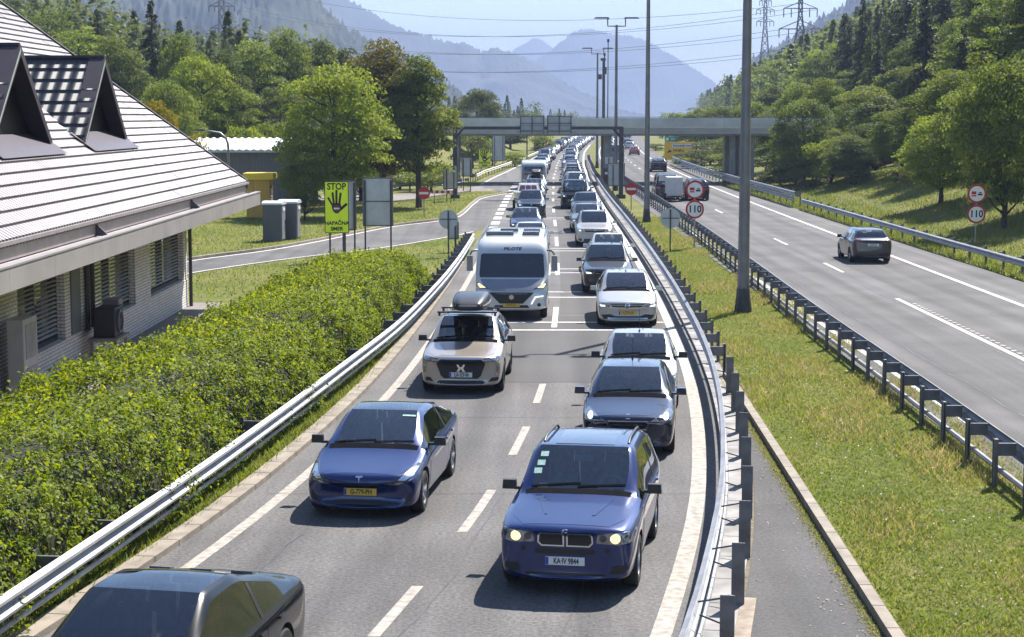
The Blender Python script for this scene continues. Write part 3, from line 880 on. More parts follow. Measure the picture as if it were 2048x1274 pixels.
def interior(p):
    mb = MB(); L = p['L']; hw = p['W'] / 2
    zf = .42
    mb.box((0, (p['yc'] + .1 + p['yd']) / 2 - L / 2, .36), (p['W'] * .8, p['yd'] - p['yc'], .06))
    # dashboard
    y0 = p['yc'] - L / 2
    mb.prism([(y0 - .05, p['hc'] - .10), (y0 + .45, p['hc'] - .05), (y0 + .62, p['hc'] - .10), (y0 + .62, p['hc'] - .42), (y0 - .05, p['hc'] - .42)], 'x', -hw * .84, hw * .84, 1)
    ys_ = p['yh'] + .48 - L / 2
    for yq, xs in ((ys_, (-hw * .42, hw * .42)), (ys_ + .85, (-hw * .5, 0.0, hw * .5))):
        if yq + .3 > p['yd'] - L / 2: break
        for x in xs:
            mb.box((x, yq - .2, .58), (.50, .5, .16))
            M = Matrix.Rotation(R(-14), 3, 'X')
            mb.box((x, yq + .1, .86), (.48, .14, .56), M=M, taper=.85)
            mb.box((x, yq + .18, min(p['H'] - .2, 1.22)), (.25, .1, .17), M=M)
    # steering wheel (left-hand drive: on the car's own left)
    cx = hw * .42; cz = p['hc'] - .08; cy = y0 + .72
    pts = []
    for k in range(17):
        a = 2 * PI * k / 16
        pts.append((cx + .185 * math.cos(a), cy + .185 * math.sin(a) * .42, cz + .185 * math.sin(a) * .9))
    mb.tube(pts, .016, 6, 1, cap=False)
    mb.tube([(cx, cy, cz), (cx, cy - .3, cz - .15)], .03, 6, 1)
    mb.box((0, p['yh'] - L / 2 - .02, p['H'] - .20), (.24, .05, .08), 1)
    mb.tube([(cx - .18, cy, cz), (cx + .18, cy, cz)], .018, 5, 1)
    return mb.mesh("interior", [m_seat, m_dash], True, 30)
def mirror_mesh(p):
    mb = MB()
    mb.box((.10, 0, 0), (.20, .10, .13), taper=.9); mb.box((-.03, .02, -.05), (.10, .05, .04))
    return mb.mesh("mirror", [m_trim])
def seg(cx, cz, r, n=14, sz=1.0): return [(cx + r * math.cos(2 * PI * k / n), cz + r * sz * math.sin(2 * PI * k / n)) for k in range(n)]

def loft_body(S, L, W, sub=2, rr=.16, wheels_at=(), rw=.33):
    """rounded box body through stations (s, z bottom, z top, half width); returns mesh and BVH"""
    v = []; f = []; n = 16
    for s_, zb, zt, hw in S:
        r = min(rr, hw * .45, (zt - zb) * .4)
        half = [(0, zb), (hw - r, zb), (hw, zb + r * .6), (hw, zb + (zt - zb) * .5), (hw, zt - r), (hw - r * .35, zt - r * .3), (hw - r, zt), (hw * .4, zt), (0, zt)]
        ring = half + [(-x, z) for x, z in half[1:8]][::-1]
        v += [(x, s_ - L / 2, z) for x, z in ring]
    for r in range(len(S) - 1):
        for k in range(n): f.append((r * n + k, r * n + (k + 1) % n, (r + 1) * n + (k + 1) % n, (r + 1) * n + k))
    for r, rev in ((0, 1), (len(S) - 1, 0)):
        o = r * n; I = list(range(o, o + n)); Lh = I[:9]; Rh = [I[0]] + I[15:8:-1] + [I[8]]
        cap = [(Lh[0], Lh[1], Rh[1])] + [(Lh[k], Lh[k + 1], Rh[k + 1], Rh[k]) for k in range(1, 7)] + [(Lh[7], Lh[8], Rh[7])]
        f += [tuple(reversed(q)) if rev else q for q in cap]
    me = bpy.data.meshes.new("loft"); me.from_pydata(v, [], f)
    bm = bmesh.new(); bm.from_mesh(me); bmesh.ops.recalc_face_normals(bm, faces=bm.faces)
    lay = bm.edges.layers.float.get("crease_edge") or bm.edges.layers.float.new("crease_edge")
    for e in bm.edges:
        if len(e.link_faces) == 2 and e.calc_face_angle() > R(40): e[lay] = .45
    bm.to_mesh(me); bm.free()
    for k in range(2): me.materials.append(m_well)
    o = obj("loft", me); q = o.modifiers.new("s", 'SUBSURF'); q.levels = q.render_levels = sub
    co_ = None
    if wheels_at:
        cut = MB()
        for yy in wheels_at:
            for sx_ in (-1, 1):
                x0, x1 = sx_ * (W / 2 - .32), sx_ * (W / 2 + .25)
                cut.lathe([(0.001, 0), (rw + .07, 0), (rw + .07, x1 - x0), (0.001, x1 - x0)], (x0, yy - L / 2, rw), 'x', 24)
        cm = cut.mesh("cut"); bm = bmesh.new(); bm.from_mesh(cm); bmesh.ops.remove_doubles(bm, verts=bm.verts, dist=.002); bmesh.ops.recalc_face_normals(bm, faces=bm.faces)
        for fc in bm.faces: fc.material_index = 1
        bm.to_mesh(cm); bm.free()
        for k in range(2): cm.materials.append(m_well)
        co_ = obj("cut", cm); b = o.modifiers.new("b", 'BOOLEAN'); b.object = co_; b.solver = 'EXACT'
    dg = bpy.context.evaluated_depsgraph_get(); dg.update()
    out = bpy.data.meshes.new_from_object(o.evaluated_get(dg))
    bpy.data.objects.remove(o)
    if co_: bpy.data.objects.remove(co_)
    out.polygons.foreach_set("use_smooth", [True] * len(out.polygons)); out.set_sharp_from_angle(angle=R(42))
    bvh = BVHTree.FromPolygons([tuple(q.co) for q in out.vertices], [tuple(q.vertices) for q in out.polygons])
    return out, bvh

class Car:
    """one car built from its parameter set p; paint m; detail list D of front, side and rear panels"""
    def __init__(s, key, p, m, label, cat, group, detail=2, D=None, rim=None, plate=None, mirror=None, glass=None, name=None):
        if (key, detail > 1) not in BODY: BODY[(key, detail > 1)] = car_body(key, p, 2 if detail > 0 else 1) + (interior(p), )
        parts, bvh, inn = BODY[(key, detail > 1)]
        s.bvh, s.p, s.m = bvh, p, m
        t = s.t = thing(name or p.get('name', "car"), label, cat, group=group)
        def use(me, nm, mm=None):
            o = obj(nm, me, t)
            if mm: o.material_slots[0].link = 'OBJECT'; o.material_slots[0].material = mm
            return o
        s.body = use(parts['body'], "body", m)
        use(parts['windscreen'], "windscreen", glass)
        use(parts['rear_window'], "rear_window")
        for q in parts['side_window']: use(q, "side_window", m_glassk if p.get('dark_side') else None)
        if parts['roof_panel']: use(parts['roof_panel'], "glass_roof", m_trim if p.get('roof_black') else None)
        use(inn, "interior")
        wheels(t, p, rim, detail > 0)
        L, W = p['L'], p['W']
        mm = mirror_mesh(p)
        if 'mirror' not in WH: WH['mirror'] = mm
        for sg in (-1, 1):
            o = obj("mirror", WH['mirror'], t); o.location = (sg * (W / 2 + .0), p['yc'] + .38 - L / 2, p['b0'] + .10); o.rotation_euler = (0, 0, 0 if sg > 0 else PI)
            o.material_slots[0].link = 'OBJECT'; o.material_slots[0].material = mirror or m
        DD = D if D is not None else s.generic()
        for d in DD: s.panel(*d)
        if detail > 0: s.doors()
        if plate: s.plate(*plate)
    def panel(s, name, side, poly, m, both=False, off=.005, sub=None, grid=.07):
        out = []
        for k in ((0, 1) if both else (0,)):
            pl = poly if k == 0 else mirror_x(poly)
            sd = side
            if side == 'sides': sd = 'right'
            me = patch(s.bvh, pl, sd, off, grid)
            o = put(me, name, m, s.t); out.append(o)
            if sub:
                for (nm2, poly2, m2) in sub:
                    put(patch(s.bvh, poly2 if k == 0 else mirror_x(poly2), sd, off + .006, grid * .6, .012), nm2, m2, o)
        if side == 'sides':
            put(patch(s.bvh, poly, 'left', off, grid), name, m, s.t)
        return out
    def doors(s):
        p = s.p; L = p['L']
        y0 = p['fo'] + p.get('rw', .33) + .12 - L / 2; y2 = p['fo'] + p['wb'] - p.get('rw', .33) * .75 - L / 2
        ym = p.get('bpillar', (p['yh'] + .95)) - L / 2
        zb = p.get('zb', .2) + .09
        bz = lambda y: p['b0'] + (p['b1'] - p['b0']) * min(1, max(0, (y + L / 2 - p['yc']) / (p['yd'] - p['yc']))) - .05
        yw = p['fo'] + p['wb'] - L / 2
        rw = p.get('rw', .33)
        for a, b_, last in ((y0, ym - .008, False), (ym + .008, y2 + .28, True)):
            poly = [(a, zb), (b_ - (.30 if last else 0), zb), (b_, bz(b_)) if not last else (b_ - .02, rw * 2 + .12), (b_, bz(b_)), (a, bz(a))] if last else [(a, zb), (b_, zb), (b_, bz(b_)), (a, bz(a))]
            for sd in ('left', 'right'):
                o = put(patch(s.bvh, poly, sd, .004, .12, .012), "door", s.m, s.t)
                hy, hz = b_ - .24, bz(b_) - .10
                put(patch(s.bvh, [(hy, hz), (hy + .19, hz), (hy + .19, hz + .03), (hy, hz + .03)], sd, .025, .1, .03), "handle", s.p.get('handle', s.m), o)
        for yy, wd in ((ym, .075), (p['fo'] + p['wb'] - L / 2 + .12, .06)):
            if p.get('glass_end') == 7 or yy > p['yr'] - L / 2 + .1: continue
            for sd in ('left', 'right'):
                zt = p['H'] - .10
                put(patch(s.bvh, [(yy - wd / 2, bz(yy) + .04), (yy + wd / 2, bz(yy) + .04), (yy + wd / 2 + .06, zt), (yy - wd / 2 + .06, zt)], sd, .004, .12, .01), "window_pillar", m_trim, s.t)
    def bonnet(s, x0=.0, edge=.02):
        p = s.p; L = p['L']; hw = p['W'] / 2
        poly = [(-hw * .62, p.get('bn', .14) - L / 2), (hw * .62, p.get('bn', .14) - L / 2), (hw * .80, .45 - L / 2), (hw * .84, p['yc'] - .08 - L / 2), (-hw * .84, p['yc'] - .08 - L / 2), (-hw * .80, .45 - L / 2)]
        put(patch(s.bvh, poly, 'top', .004, .10, .012), "bonnet", s.m, s.t)
    def wipers(s):
        p = s.p; L = p['L']; hw = p['W'] / 2
        for x0, x1 in ((-hw * .72, hw * .02), (-hw * .02, hw * .70)):
            a = p['yc'] + .05 - L / 2
            put(patch(s.bvh, [(x0, a), (x1, a + .05), (x1, a + .072), (x0, a + .024)], 'top', .016, .2, .01), "wiper", m_wip, s.t)
        a = p['yc'] - L / 2
        put(patch(s.bvh, [(-hw * .78, a - .085), (hw * .78, a - .085), (hw * .80, a + .035), (-hw * .80, a + .035)], 'top', .006, .15, .01), "cowl", m_wip, s.t)
    def plate(s, text, kind, z, x=0.0, side='front', w=.52, h=.11):
        sg = -1 if side == 'front' else 1
        hit = s.bvh.ray_cast(Vector((x, 9 * sg, z)), Vector((0, -sg, 0)))
        y = hit[0].y + sg * .028 if hit[0] else sg * s.p['L'] / 2
        yb = [s.bvh.ray_cast(Vector((x + dx, 9 * sg, z + dz)), Vector((0, -sg, 0)))[0] for dx in (-.25, 0, .25) for dz in (-.05, .05)]
        yb = [q.y for q in yb if q]
        y = (min(yb) if sg < 0 else max(yb)) + sg * .02 if yb else y
        mb = MB(); mb.box((0, 0, 0), (w, .024, h))
        if kind != 'y2': mb.box((-w / 2 * .915 * (1 if sg < 0 else -1), sg * .0125, 0), (w * .075, .003, h * .92), 1)
        o = mb.build("licence_plate", [m_ply if kind[0] == 'y' else m_plw, m_plb], s.t); o.location = (x, y, z)
        if text:
            q = add_text("lettering", text, h * .98, m_ink, o, (w * .03 * (1 if sg < 0 else -1), sg * .0145, -.002), .002, sx=.78 if len(text) < 10 else .66, bold=.0022)
            if sg > 0: q.rotation_euler = (0, 0, PI)
        return o
    def generic(s):
        p = s.p; hw = p['W'] / 2; hf = p['hf']
        z1 = hf - .05
        m_l = p.get('lamp', m_lamp)
        D = [("headlight", 'front', [(hw * .58, z1 - .13), (hw * .80, z1 - .14), (hw * .96, z1 - .05), (hw * .93, z1 + .02), (hw * .62, z1 - .03)], m_l, True, .006, [("lamp", [(hw * .72, z1 - .11), (hw * .82, z1 - .11), (hw * .83, z1 - .05), (hw * .72, z1 - .055)], m_drl)]),
             ("grille", 'front', [(-hw * .5, z1 - .15), (hw * .5, z1 - .15), (hw * .56, z1 - .03), (-hw * .56, z1 - .03)], m_trim),
             ("lower_intake", 'front', [(-hw * .62, .25), (hw * .62, .25), (hw * .55, .40), (-hw * .55, .40)], m_trim),
             ("fog_light", 'front', [(hw * .66, .30), (hw * .86, .32), (hw * .86, .42), (hw * .70, .40)], m_trim, True),
             ("badge", 'front', seg(0, z1 - .09, .055, 10), m_chrome, False, .014)]
        zt = p.get('ht', p['hd']) - .12
        D += [("tail_light", 'rear', [(hw * .60, zt - .12), (hw * .90, zt - .14), (hw * .92, zt + .05), (hw * .62, zt + .02)], m_tail, True),
              ("rear_bumper", 'rear', [(-hw * .8, .24), (hw * .8, .24), (hw * .86, .40), (-hw * .86, .40)], m_trim)]
        return D
    def rails(s, m=None):
        p = s.p; L = p['L']; wr = p.get('wr', .6) * p['W'] / 2 * 1.18
        for sg in (-1, 1):
            a, b_ = p['yh'] + .22 - L / 2, p['yr'] - .05 - L / 2
            mb = MB(); x = sg * (wr - .12); pts = []
            for q in np.linspace(0, 1, 9):
                y_ = a + (b_ - a) * q; h_ = s.bvh.ray_cast(Vector((x, y_, 9)), Vector((0, 0, -1)))[0]
                pts.append((x, y_, (h_.z if h_ else p['H'] - .1) + (.0 if q in (0, 1) else .045)))
            mb.tube(pts, .018, 8)
            mb.build("roof_rail", m or m_trim, s.t, True)
    def aerial(s, y=None, h=.45, x=0):
        p = s.p; y = (p['yh'] + .12 if y is None else y) - p['L'] / 2
        mb = MB(); mb.tube([(x, y, p['H'] - .03), (x, y + .02, p['H'] + .03)], .02, 6); mb.tube([(x, y, p['H'] + .0), (x, y + h * .35, p['H'] + h)], .005, 5)
        mb.build("aerial", m_trim, s.t)
    def place(s, x, y, f=None, rear=False, flip=False):
        """front bumper (rear bumper when rear) at x, y; the car follows the road alignment f"""
        k = slope(f, y + 2)
        t = Vector((k, 1)).normalized(); L = s.p['L']
        c = Vector((x, y)) + t * L / 2
        a = -math.atan(k)
        s.t.location = (c.x, c.y, 0); s.t.rotation_euler = (0, 0, a + (PI if flip else 0))
        return s
TYPES = {
 'fastback': dict(name='car', L=4.69, W=1.85, H=1.44, fo=.84, wb=2.875, zb=.16, hf=.74, hn=.58, yc=1.22, hc=.965, yh=2.15, yroof=2.65, yr=3.25, hr=1.375, yd=4.28, hd=1.08, ht=1.05, b0=.90, b1=1.0, wr=.60, rw=.335, spokes=5, nose=.30, glass_roof=True, lean=.10, glass_end=12, kb=.93),
 'boxy_suv': dict(name='car', L=4.565, W=1.853, H=1.674, fo=.83, wb=2.795, zb=.21, hf=.965, hn=.885, yc=1.42, hc=1.12, yh=2.12, yroof=2.6, yr=3.95, hr=1.61, yd=4.42, hd=1.07, b0=1.03, b1=1.08, wr=.665, rw=.355, spokes=5, nose=.12, lean=.0, kb=.965),
 'hatchback': dict(name='car', L=4.2, W=1.76, H=1.47, fo=.87, wb=2.60, zb=.17, hf=.80, hn=.66, yc=1.22, hc=1.0, yh=2.0, yroof=2.5, yr=3.5, hr=1.42, yd=4.05, hd=.98, b0=.93, b1=1.0, wr=.61, rw=.315, nose=.22),
 'saloon': dict(name='car', L=4.4, W=1.74, H=1.50, fo=.83, wb=2.63, zb=.18, hf=.82, hn=.68, yc=1.20, hc=1.02, yh=1.95, yroof=2.4, yr=3.05, hr=1.44, yd=3.62, hd=1.06, ht=1.03, b0=.94, b1=1.0, wr=.625, rw=.31, nose=.16),
 'estate': dict(name='car', L=4.77, W=1.83, H=1.50, fo=.93, wb=2.79, zb=.16, hf=.80, hn=.66, yc=1.38, hc=1.0, yh=2.2, yroof=2.7, yr=4.15, hr=1.44, yd=4.62, hd=1.0, b0=.93, b1=1.0, wr=.61, rw=.33, nose=.18),
 'crossover': dict(name='car', L=4.57, W=1.90, H=1.61, fo=.91, wb=2.738, zb=.19, hf=.90, hn=.78, yc=1.38, hc=1.08, yh=2.10, yroof=2.6, yr=3.75, hr=1.55, yd=4.36, hd=1.1, b0=1.0, b1=1.09, wr=.60, rw=.355, spokes=10, nose=.20),
 'suv': dict(name='car', L=4.49, W=1.84, H=1.66, fo=.89, wb=2.68, zb=.2, hf=.93, hn=.80, yc=1.38, hc=1.10, yh=2.08, yroof=2.55, yr=3.85, hr=1.59, yd=4.33, hd=1.08, b0=1.02, b1=1.08, wr=.62, rw=.35, spokes=5, nose=.16),
 'people_carrier': dict(name='van', L=4.9, W=1.90, H=1.95, fo=.89, wb=3.0, zb=.2, hf=1.02, hn=.86, yc=1.05, hc=1.22, yh=1.75, yroof=2.3, yr=4.6, hr=1.9, yd=4.84, hd=1.12, b0=1.12, b1=1.15, wr=.68, rw=.34, spokes=5, nose=.16, dark_side=True),
}
P_black = paint("paint_black", (0.004, 0.0045, 0.006), .1, .25)
P_black.node_tree.nodes["Principled BSDF"].inputs["Coat Weight"].default_value = .45
P_black.node_tree.nodes["Principled BSDF"].inputs["Specular IOR Level"].default_value = .25
P_blue = paint("paint_deep_blue", (0.002, 0.017, 0.112), .40, .28)
P_navy = paint("paint_navy", (0.002, 0.008, 0.036), .3, .25)
P_steel = paint("paint_blue_grey", (0.02, 0.032, 0.056), .4, .32)
P_silver = paint("paint_silver", (0.42, 0.42, 0.44), .5, .33)
P_champ = paint("paint_champagne", (0.40, 0.345, 0.295), .45, .32)
P_pale = paint("paint_pale_silver", (0.46, 0.445, 0.43), .4, .33)
P_grey = paint("paint_dark_grey", (0.03, 0.032, 0.037), .45, .32)
P_white = paint("paint_white", (0.62, 0.62, 0.62), .0, .35)
P_red = paint("paint_red", (0.25, 0.02, 0.02), .2, .35)
P_teal = paint("paint_green_grey", (0.13, 0.17, 0.16), .45, .36)
P_orange = paint("paint_orange", (0.70, 0.16, 0.03), .0, .45)
# ---------------------------------------------------------------- vehicles in the queue and on the other carriageway
QG = "cars standing in the two lane queue"
LL = lambda y: CEN(y) - 1.72      # lane beside the hedge
RL = lambda y: CEN(y) + 1.74      # lane beside the median barrier
def hero(key, pm, label, x, y, f, detail=2, **kw):
    c = Car(key, TYPES[key], pm, label, "car", QG, detail=detail, **kw)
    c.bonnet(); c.wipers()
    c.place(x, y, f)
    return c
def t_mark(z, w=.06):
    return [(-w, z + .035), (w, z + .035), (w * .95, z + .012), (.012, z + .012), (0, z - .06), (-.012, z + .012), (-w * .95, z + .012)]
tesla_D = [
 ("headlight", 'front', [(.38, .575), (.56, .56), (.78, .59), (.88, .68), (.88, .78), (.81, .80), (.60, .68)], m_lampd, True, .006,
   [("lamp", [(.60, .635), (.70, .625), (.81, .68), (.83, .76), (.80, .775), (.66, .69)], m_chrome), ("daylight_strip", [(.50, .585), (.58, .575), (.76, .602), (.82, .65), (.75, .628), (.58, .60)], m_lamp)]),
 ("lower_intake", 'front', [(-.55, .17), (.55, .17), (.62, .26), (.30, .30), (-.30, .30), (-.62, .26)], m_trim),
 ("fog_light", 'front', [(.68, .24), (.80, .30), (.80, .43), (.76, .42)], m_trim, True),
 ("badge", 'front', t_mark(.665, .055), m_chrome, False, .008),
 ("tail_light", 'rear', [(.40, .84), (.82, .82), (.84, .93), (.45, .90)], m_tail, True)]
c = hero('fastback', P_blue, "deep blue saloon with black glass roof and yellow plate in the hedge lane", -2.40, 27.3, LL, D=tesla_D, plate=("G-779-PH", 'y', .44), mirror=m_trim)
put(patch(c.bvh, [(.34, -.40), (.56, -.40), (.56, -.36), (.34, -.36)], 'top', .012, .1, .008), "sticker", m_stick, c.t)
TYPES['fastback_black'] = dict(TYPES['fastback'], W=1.92, H=1.50, L=4.75, dark_side=True)
c = hero('fastback_black', P_black, "black saloon cut off by the bottom edge with a dark glass roof", -4.18, 15.7, LL, glass=m_glassk, D=tesla_D, plate=("", 'w', .44), mirror=m_trim)

bmw_D = [
 ("headlight", 'front', [(.41, .735), (.70, .72), (.86, .755), (.91, .87), (.80, .885), (.43, .875)], m_lamp, True, .006,
   [("lamp", seg(.66, .805, .068, 14), m_lit), ("lamp", seg(.50, .805, .050, 12), m_lampd)]),
 ("grille", 'front', [(.015, .68), (.32, .68), (.37, .73), (.365, .83), (.33, .87), (.04, .87), (.015, .84)], m_chrome, True, .008, [("grille_slats", [(.035, .70), (.31, .70), (.348, .74), (.343, .825), (.32, .85), (.055, .85), (.035, .83)], m_trim)]),
 ("upper_intake", 'front', [(-.40, .575), (.40, .575), (.40, .65), (-.40, .65)], m_trim),
 ("lower_intake", 'front', [(-.56, .235), (.56, .235), (.52, .33), (-.52, .33)], m_trim),
 ("fog_light", 'front', [(.60, .33), (.80, .34), (.80, .45), (.62, .44)], m_trim, True),
 ("towing_cap", 'front', seg(.56, .64, .035, 8), m_trim, True),
 ("badge", 'front', seg(0, .895, .038, 12, .55), m_chrome, False, .008, [("badge_quarter", [(0, .895), (.025, .895), (.018, .906), (0, .911)], m_plb), ("badge_quarter", [(0, .895), (-.025, .895), (-.018, .884), (0, .879)], m_plb)])]
c = hero('boxy_suv', P_blue, "blue off-roader with twin grille and roof rails at the front of the median lane", 0.69, 22.8, RL, D=bmw_D, plate=("KA\u00b7IV 9844", 'w', .49), mirror=m_trim)
c.rails()
L_ = c.p['L']
for sg in (-1, 1):
    q = [(sg * .30, -L_ / 2 + .5), (sg * .34, -L_ / 2 + .5), (sg * .52, -L_ / 2 + 1.15), (sg * .46, -L_ / 2 + 1.17)]
    put(patch(c.bvh, q if sg > 0 else q[::-1], 'top', .011, .12, .015), "bonnet_ridge", c.m, c.t)
put(patch(c.bvh, [(-.42, -L_ / 2 + 2.2), (.42, -L_ / 2 + 2.2), (.42, -L_ / 2 + 3.35), (-.42, -L_ / 2 + 3.35)], 'top', .006, .2, .01), "sunroof", mat("sunroof_glass", (.015, .02, .04), .06, coat=1.0, var=.1), c.t)
for a, b_, h in ((-.66, -.60, .03), (-.66, -.55, .05), (-.66, -.60, .05)): pass
for k, (x_, y_) in enumerate(((-.60, -.36), (-.63, -.50), (-.66, -.62))):
    put(patch(c.bvh, [(x_, y_), (x_ + .11, y_), (x_ + .11, y_ + .08), (x_, y_ + .08)], 'top', .008, .1, .006), "sticker", m_stick, c.t)

pg_D = [
 ("headlight", 'front', [(.36, .66), (.62, .63), (.80, .70), (.84, .83), (.74, .85), (.50, .74)], m_lamp, True, .006, [("lamp", seg(.70, .755, .05, 10), m_drl)]),
 ("grille", 'front', [(-.34, .52), (.34, .52), (.40, .64), (.36, .70), (-.36, .70), (-.40, .64)], m_chrome, False, .006, [("grille_slats", [(-.31, .545), (.31, .545), (.365, .64), (.335, .678), (-.335, .678), (-.365, .64)], m_trim)]),
 ("lower_intake", 'front', [(-.5, .22), (.5, .22), (.46, .34), (-.46, .34)], m_trim),
 ("fog_light", 'front', seg(.66, .36, .06, 10), m_trim, True),
 ("badge", 'front', [(-.04, .735), (.04, .735), (.03, .80), (-.03, .80)], m_chrome, False, .008)]
c = hero('hatchback', P_navy, "navy hatchback right behind the blue off-roader with a short roof aerial", 2.14, 32.4, RL, D=pg_D, plate=("DP\u00b7DP", 'w', .44))
c.aerial(y=2.9, h=.4)
dacia_D = None
c = hero('saloon', P_silver, "silver saloon with black mirrors and a roof aerial behind the navy hatchback", 2.72, 37.6, RL, plate=("", 'w', .45), mirror=m_trim)
c.aerial(h=.5)
def vw(z, r):
    return [("badge", 'front', seg(0, z, r, 14), m_chrome, False, .014, [("badge_mark", [(-r * .7, z + r * .5), (-r * .45, z + r * .55), (-.0, z - r * .1), (r * .45, z + r * .55), (r * .7, z + r * .5), (r * .2, z - r * .75), (0, z - r * .35), (-r * .2, z - r * .75)], m_trim)])]
vw_D = [
 ("headlight", 'front', [(.48, .62), (.80, .61), (.88, .70), (.86, .745), (.50, .70)], m_lamp, True, .006, [("lamp", [(.66, .63), (.80, .625), (.83, .68), (.68, .675)], m_drl)]),
 ("grille", 'front', [(-.48, .62), (.48, .62), (.50, .705), (-.50, .705)], m_trim, False, .006, [("grille_bar", [(-.46, .655), (.46, .655), (.46, .668), (-.46, .668)], m_chrome)]),
 ("lower_intake", 'front', [(-.70, .25), (.70, .25), (.80, .38), (.52, .40), (.36, .34), (-.36, .34), (-.52, .40), (-.80, .38)], m_trim, False, .006, [("grille_bar", [(-.6, .27), (.6, .27), (.6, .285), (-.6, .285)], m_chrome)])] + vw(.665, .075)
c = hero('estate', P_pale, "pale silver estate car with chrome trimmed grille and brownish plate", 3.47, 52.9, RL, D=vw_D, plate=("7-ZTX-41", 'y', .44), mirror=P_pale)
c.aerial(y=2.4, h=.10)
tig_D = [
 ("headlight", 'front', [(.46, .72), (.78, .71), (.86, .80), (.84, .85), (.48, .81)], m_lampd, True, .006, [("lamp", [(.58, .74), (.76, .735), (.80, .80), (.60, .79)], m_drl)]),
 ("grille", 'front', [(-.46, .69), (.46, .69), (.48, .82), (-.48, .82)], m_trim, False, .006, [("grille_bar", [(-.44, .745), (.44, .745), (.44, .76), (-.44, .76)], m_chrome)]),
 ("lower_intake", 'front', [(-.66, .26), (.66, .26), (.72, .44), (-.72, .44)], m_trim),
 ("skid_plate", 'front', [(-.5, .215), (.5, .215), (.45, .27), (-.45, .27)], m_chrome)] + vw(.755, .08)
c = hero('suv', P_grey, "dark grey off-roader with bright headlamps behind the pale silver estate", 3.42, 62.9, RL, D=tig_D, plate=("", 'w', .50), mirror=P_grey)
c.rails(m_chrome)

ds_D = [
 ("headlight", 'front', [(.50, .755), (.74, .76), (.88, .78), (.92, .86), (.72, .865), (.52, .83)], m_lampd, True, .006, [("lamp", [(.60, .79), (.68, .79), (.68, .835), (.60, .83)], m_lamp), ("lamp", [(.71, .795), (.79, .80), (.79, .845), (.71, .84)], m_lamp)]),
 ("grille", 'front', [(-.38, .37), (.38, .37), (.46, .44), (.56, .72), (.46, .82), (-.46, .82), (-.56, .72), (-.46, .44)], m_trim, False, .008),
 ("chrome_wing", 'front', [(-.52, .815), (.52, .815), (.50, .84), (-.50, .84)], m_chrome, False, .009),
 ("badge", 'front', [(-.10, .70), (-.055, .70), (-.02, .64), (.02, .64), (.055, .70), (.10, .70), (.055, .60), (.10, .53), (.04, .53), (0, .60), (-.04, .53), (-.10, .53), (-.055, .60)], m_chrome, False, .016),
 ("lower_intake", 'front', [(-.60, .23), (.60, .23), (.50, .33), (-.50, .33)], m_trim),
 ("fog_light", 'front', [(.62, .30), (.84, .33), (.86, .41), (.70, .40)], m_trim, True),
 ("skid_plate", 'front', [(-.5, .195), (.5, .195), (.5, .225), (-.5, .225)], m_chrome, False, .012),
 ("daylight_strip", 'front', [(.80, .46), (.83, .46), (.85, .68), (.82, .68)], m_chrome, True)]
c = hero('crossover', P_champ, "champagne crossover with a black grille and a dark box on its roof", -1.17, 39.9, LL, D=ds_D, plate=("LJA\u00b73ZP-80", 'w', .46), mirror=m_trim, rim=m_rimd)
c.rails(m_chrome)
# roof bars belong to the car, the box rests on them
for yb in (-.45, .55):
    mb = MB(); mb.box((0, yb, 1.70), (1.42, .06, .035)); mb.box((-.66, yb, 1.66), (.05, .07, .09)); mb.box((.66, yb, 1.66), (.05, .07, .09)); mb.build("roof_bar", m_trim, c.t)
m_box = mat("roof_box_plastic", (0.012, 0.013, 0.016), .38, coat=.25, var=.15, scale=3)
bl_, bb = loft_body([(0, .10, .20, .26), (.12, .04, .28, .36), (.5, .0, .36, .42), (1.1, .0, .40, .44), (1.7, .0, .38, .43), (1.9, .04, .30, .36), (1.98, .1, .22, .28)], 1.98, .88, rr=.12)
rb = thing("roof_box", "dark grey luggage box strapped on the champagne crossover", "roof box")
rb.location = c.t.location + Vector((.06, .05, 1.725)); rb.rotation_euler = c.t.rotation_euler
put(bl_, "shell", m_box, rb)
for sd in ('left', 'right'): put(patch(bb, [(-.85, .155), (.85, .155), (.85, .185), (-.85, .185)], sd, .008, .15, .01), "rim_seam", mat("box_seam", (.45, .45, .46), .4, .3, var=.1), rb)
put(patch(bb, [(-.30, .165), (.30, .165), (.30, .19), (-.30, .19)], 'front', .008, .1, .01), "rim_seam", MATS["box_seam"], rb)

# --- the motor home
m_dglass = mat("dark_glass", (.012, .015, .02), .04, coat=1.0, col2=(.028, .032, .04), scale=1.5, spec=.6)
def loft_vehicle(name, label, cat, S, L, W, pm, at, rw, panels, group=QG, rr=.16, rim=True):
    me, bvh = loft_body(S, L, W, 2, rr, at, rw)
    t = thing(name, label, cat, group=group)
    me.materials.clear(); me.materials.append(pm); me.materials.append(m_well)
    obj("body", me, t)
    p = dict(W=W, L=L, rw=rw)
    key = (rw, 6)
    if key not in WH: WH[key] = wheel_mesh(rw, .22, 6)
    for yy in at:
        for s in (-1, 1):
            w_ = obj("wheel", WH[key][0], t); w_.location = (s * (W / 2 - .15), yy - L / 2, rw); w_.rotation_euler = (0, 0, 0 if s > 0 else PI)
            if rim: obj("rim", WH[key][1], w_)
    for nm, sd, poly, m, *r in panels:
        both = r[0] if r else False; off = r[1] if len(r) > 1 else .006
        for k in ((0, 1) if both else (0,)):
            o = put(patch(bvh, poly if k == 0 else mirror_x(poly), sd, off, .12), nm, m, t)
            for nm2, poly2, m2 in (r[2] if len(r) > 2 else ()): put(patch(bvh, poly2 if k == 0 else mirror_x(poly2), sd, off + .008, .08, .012), nm2, m2, o)
    return t, bvh
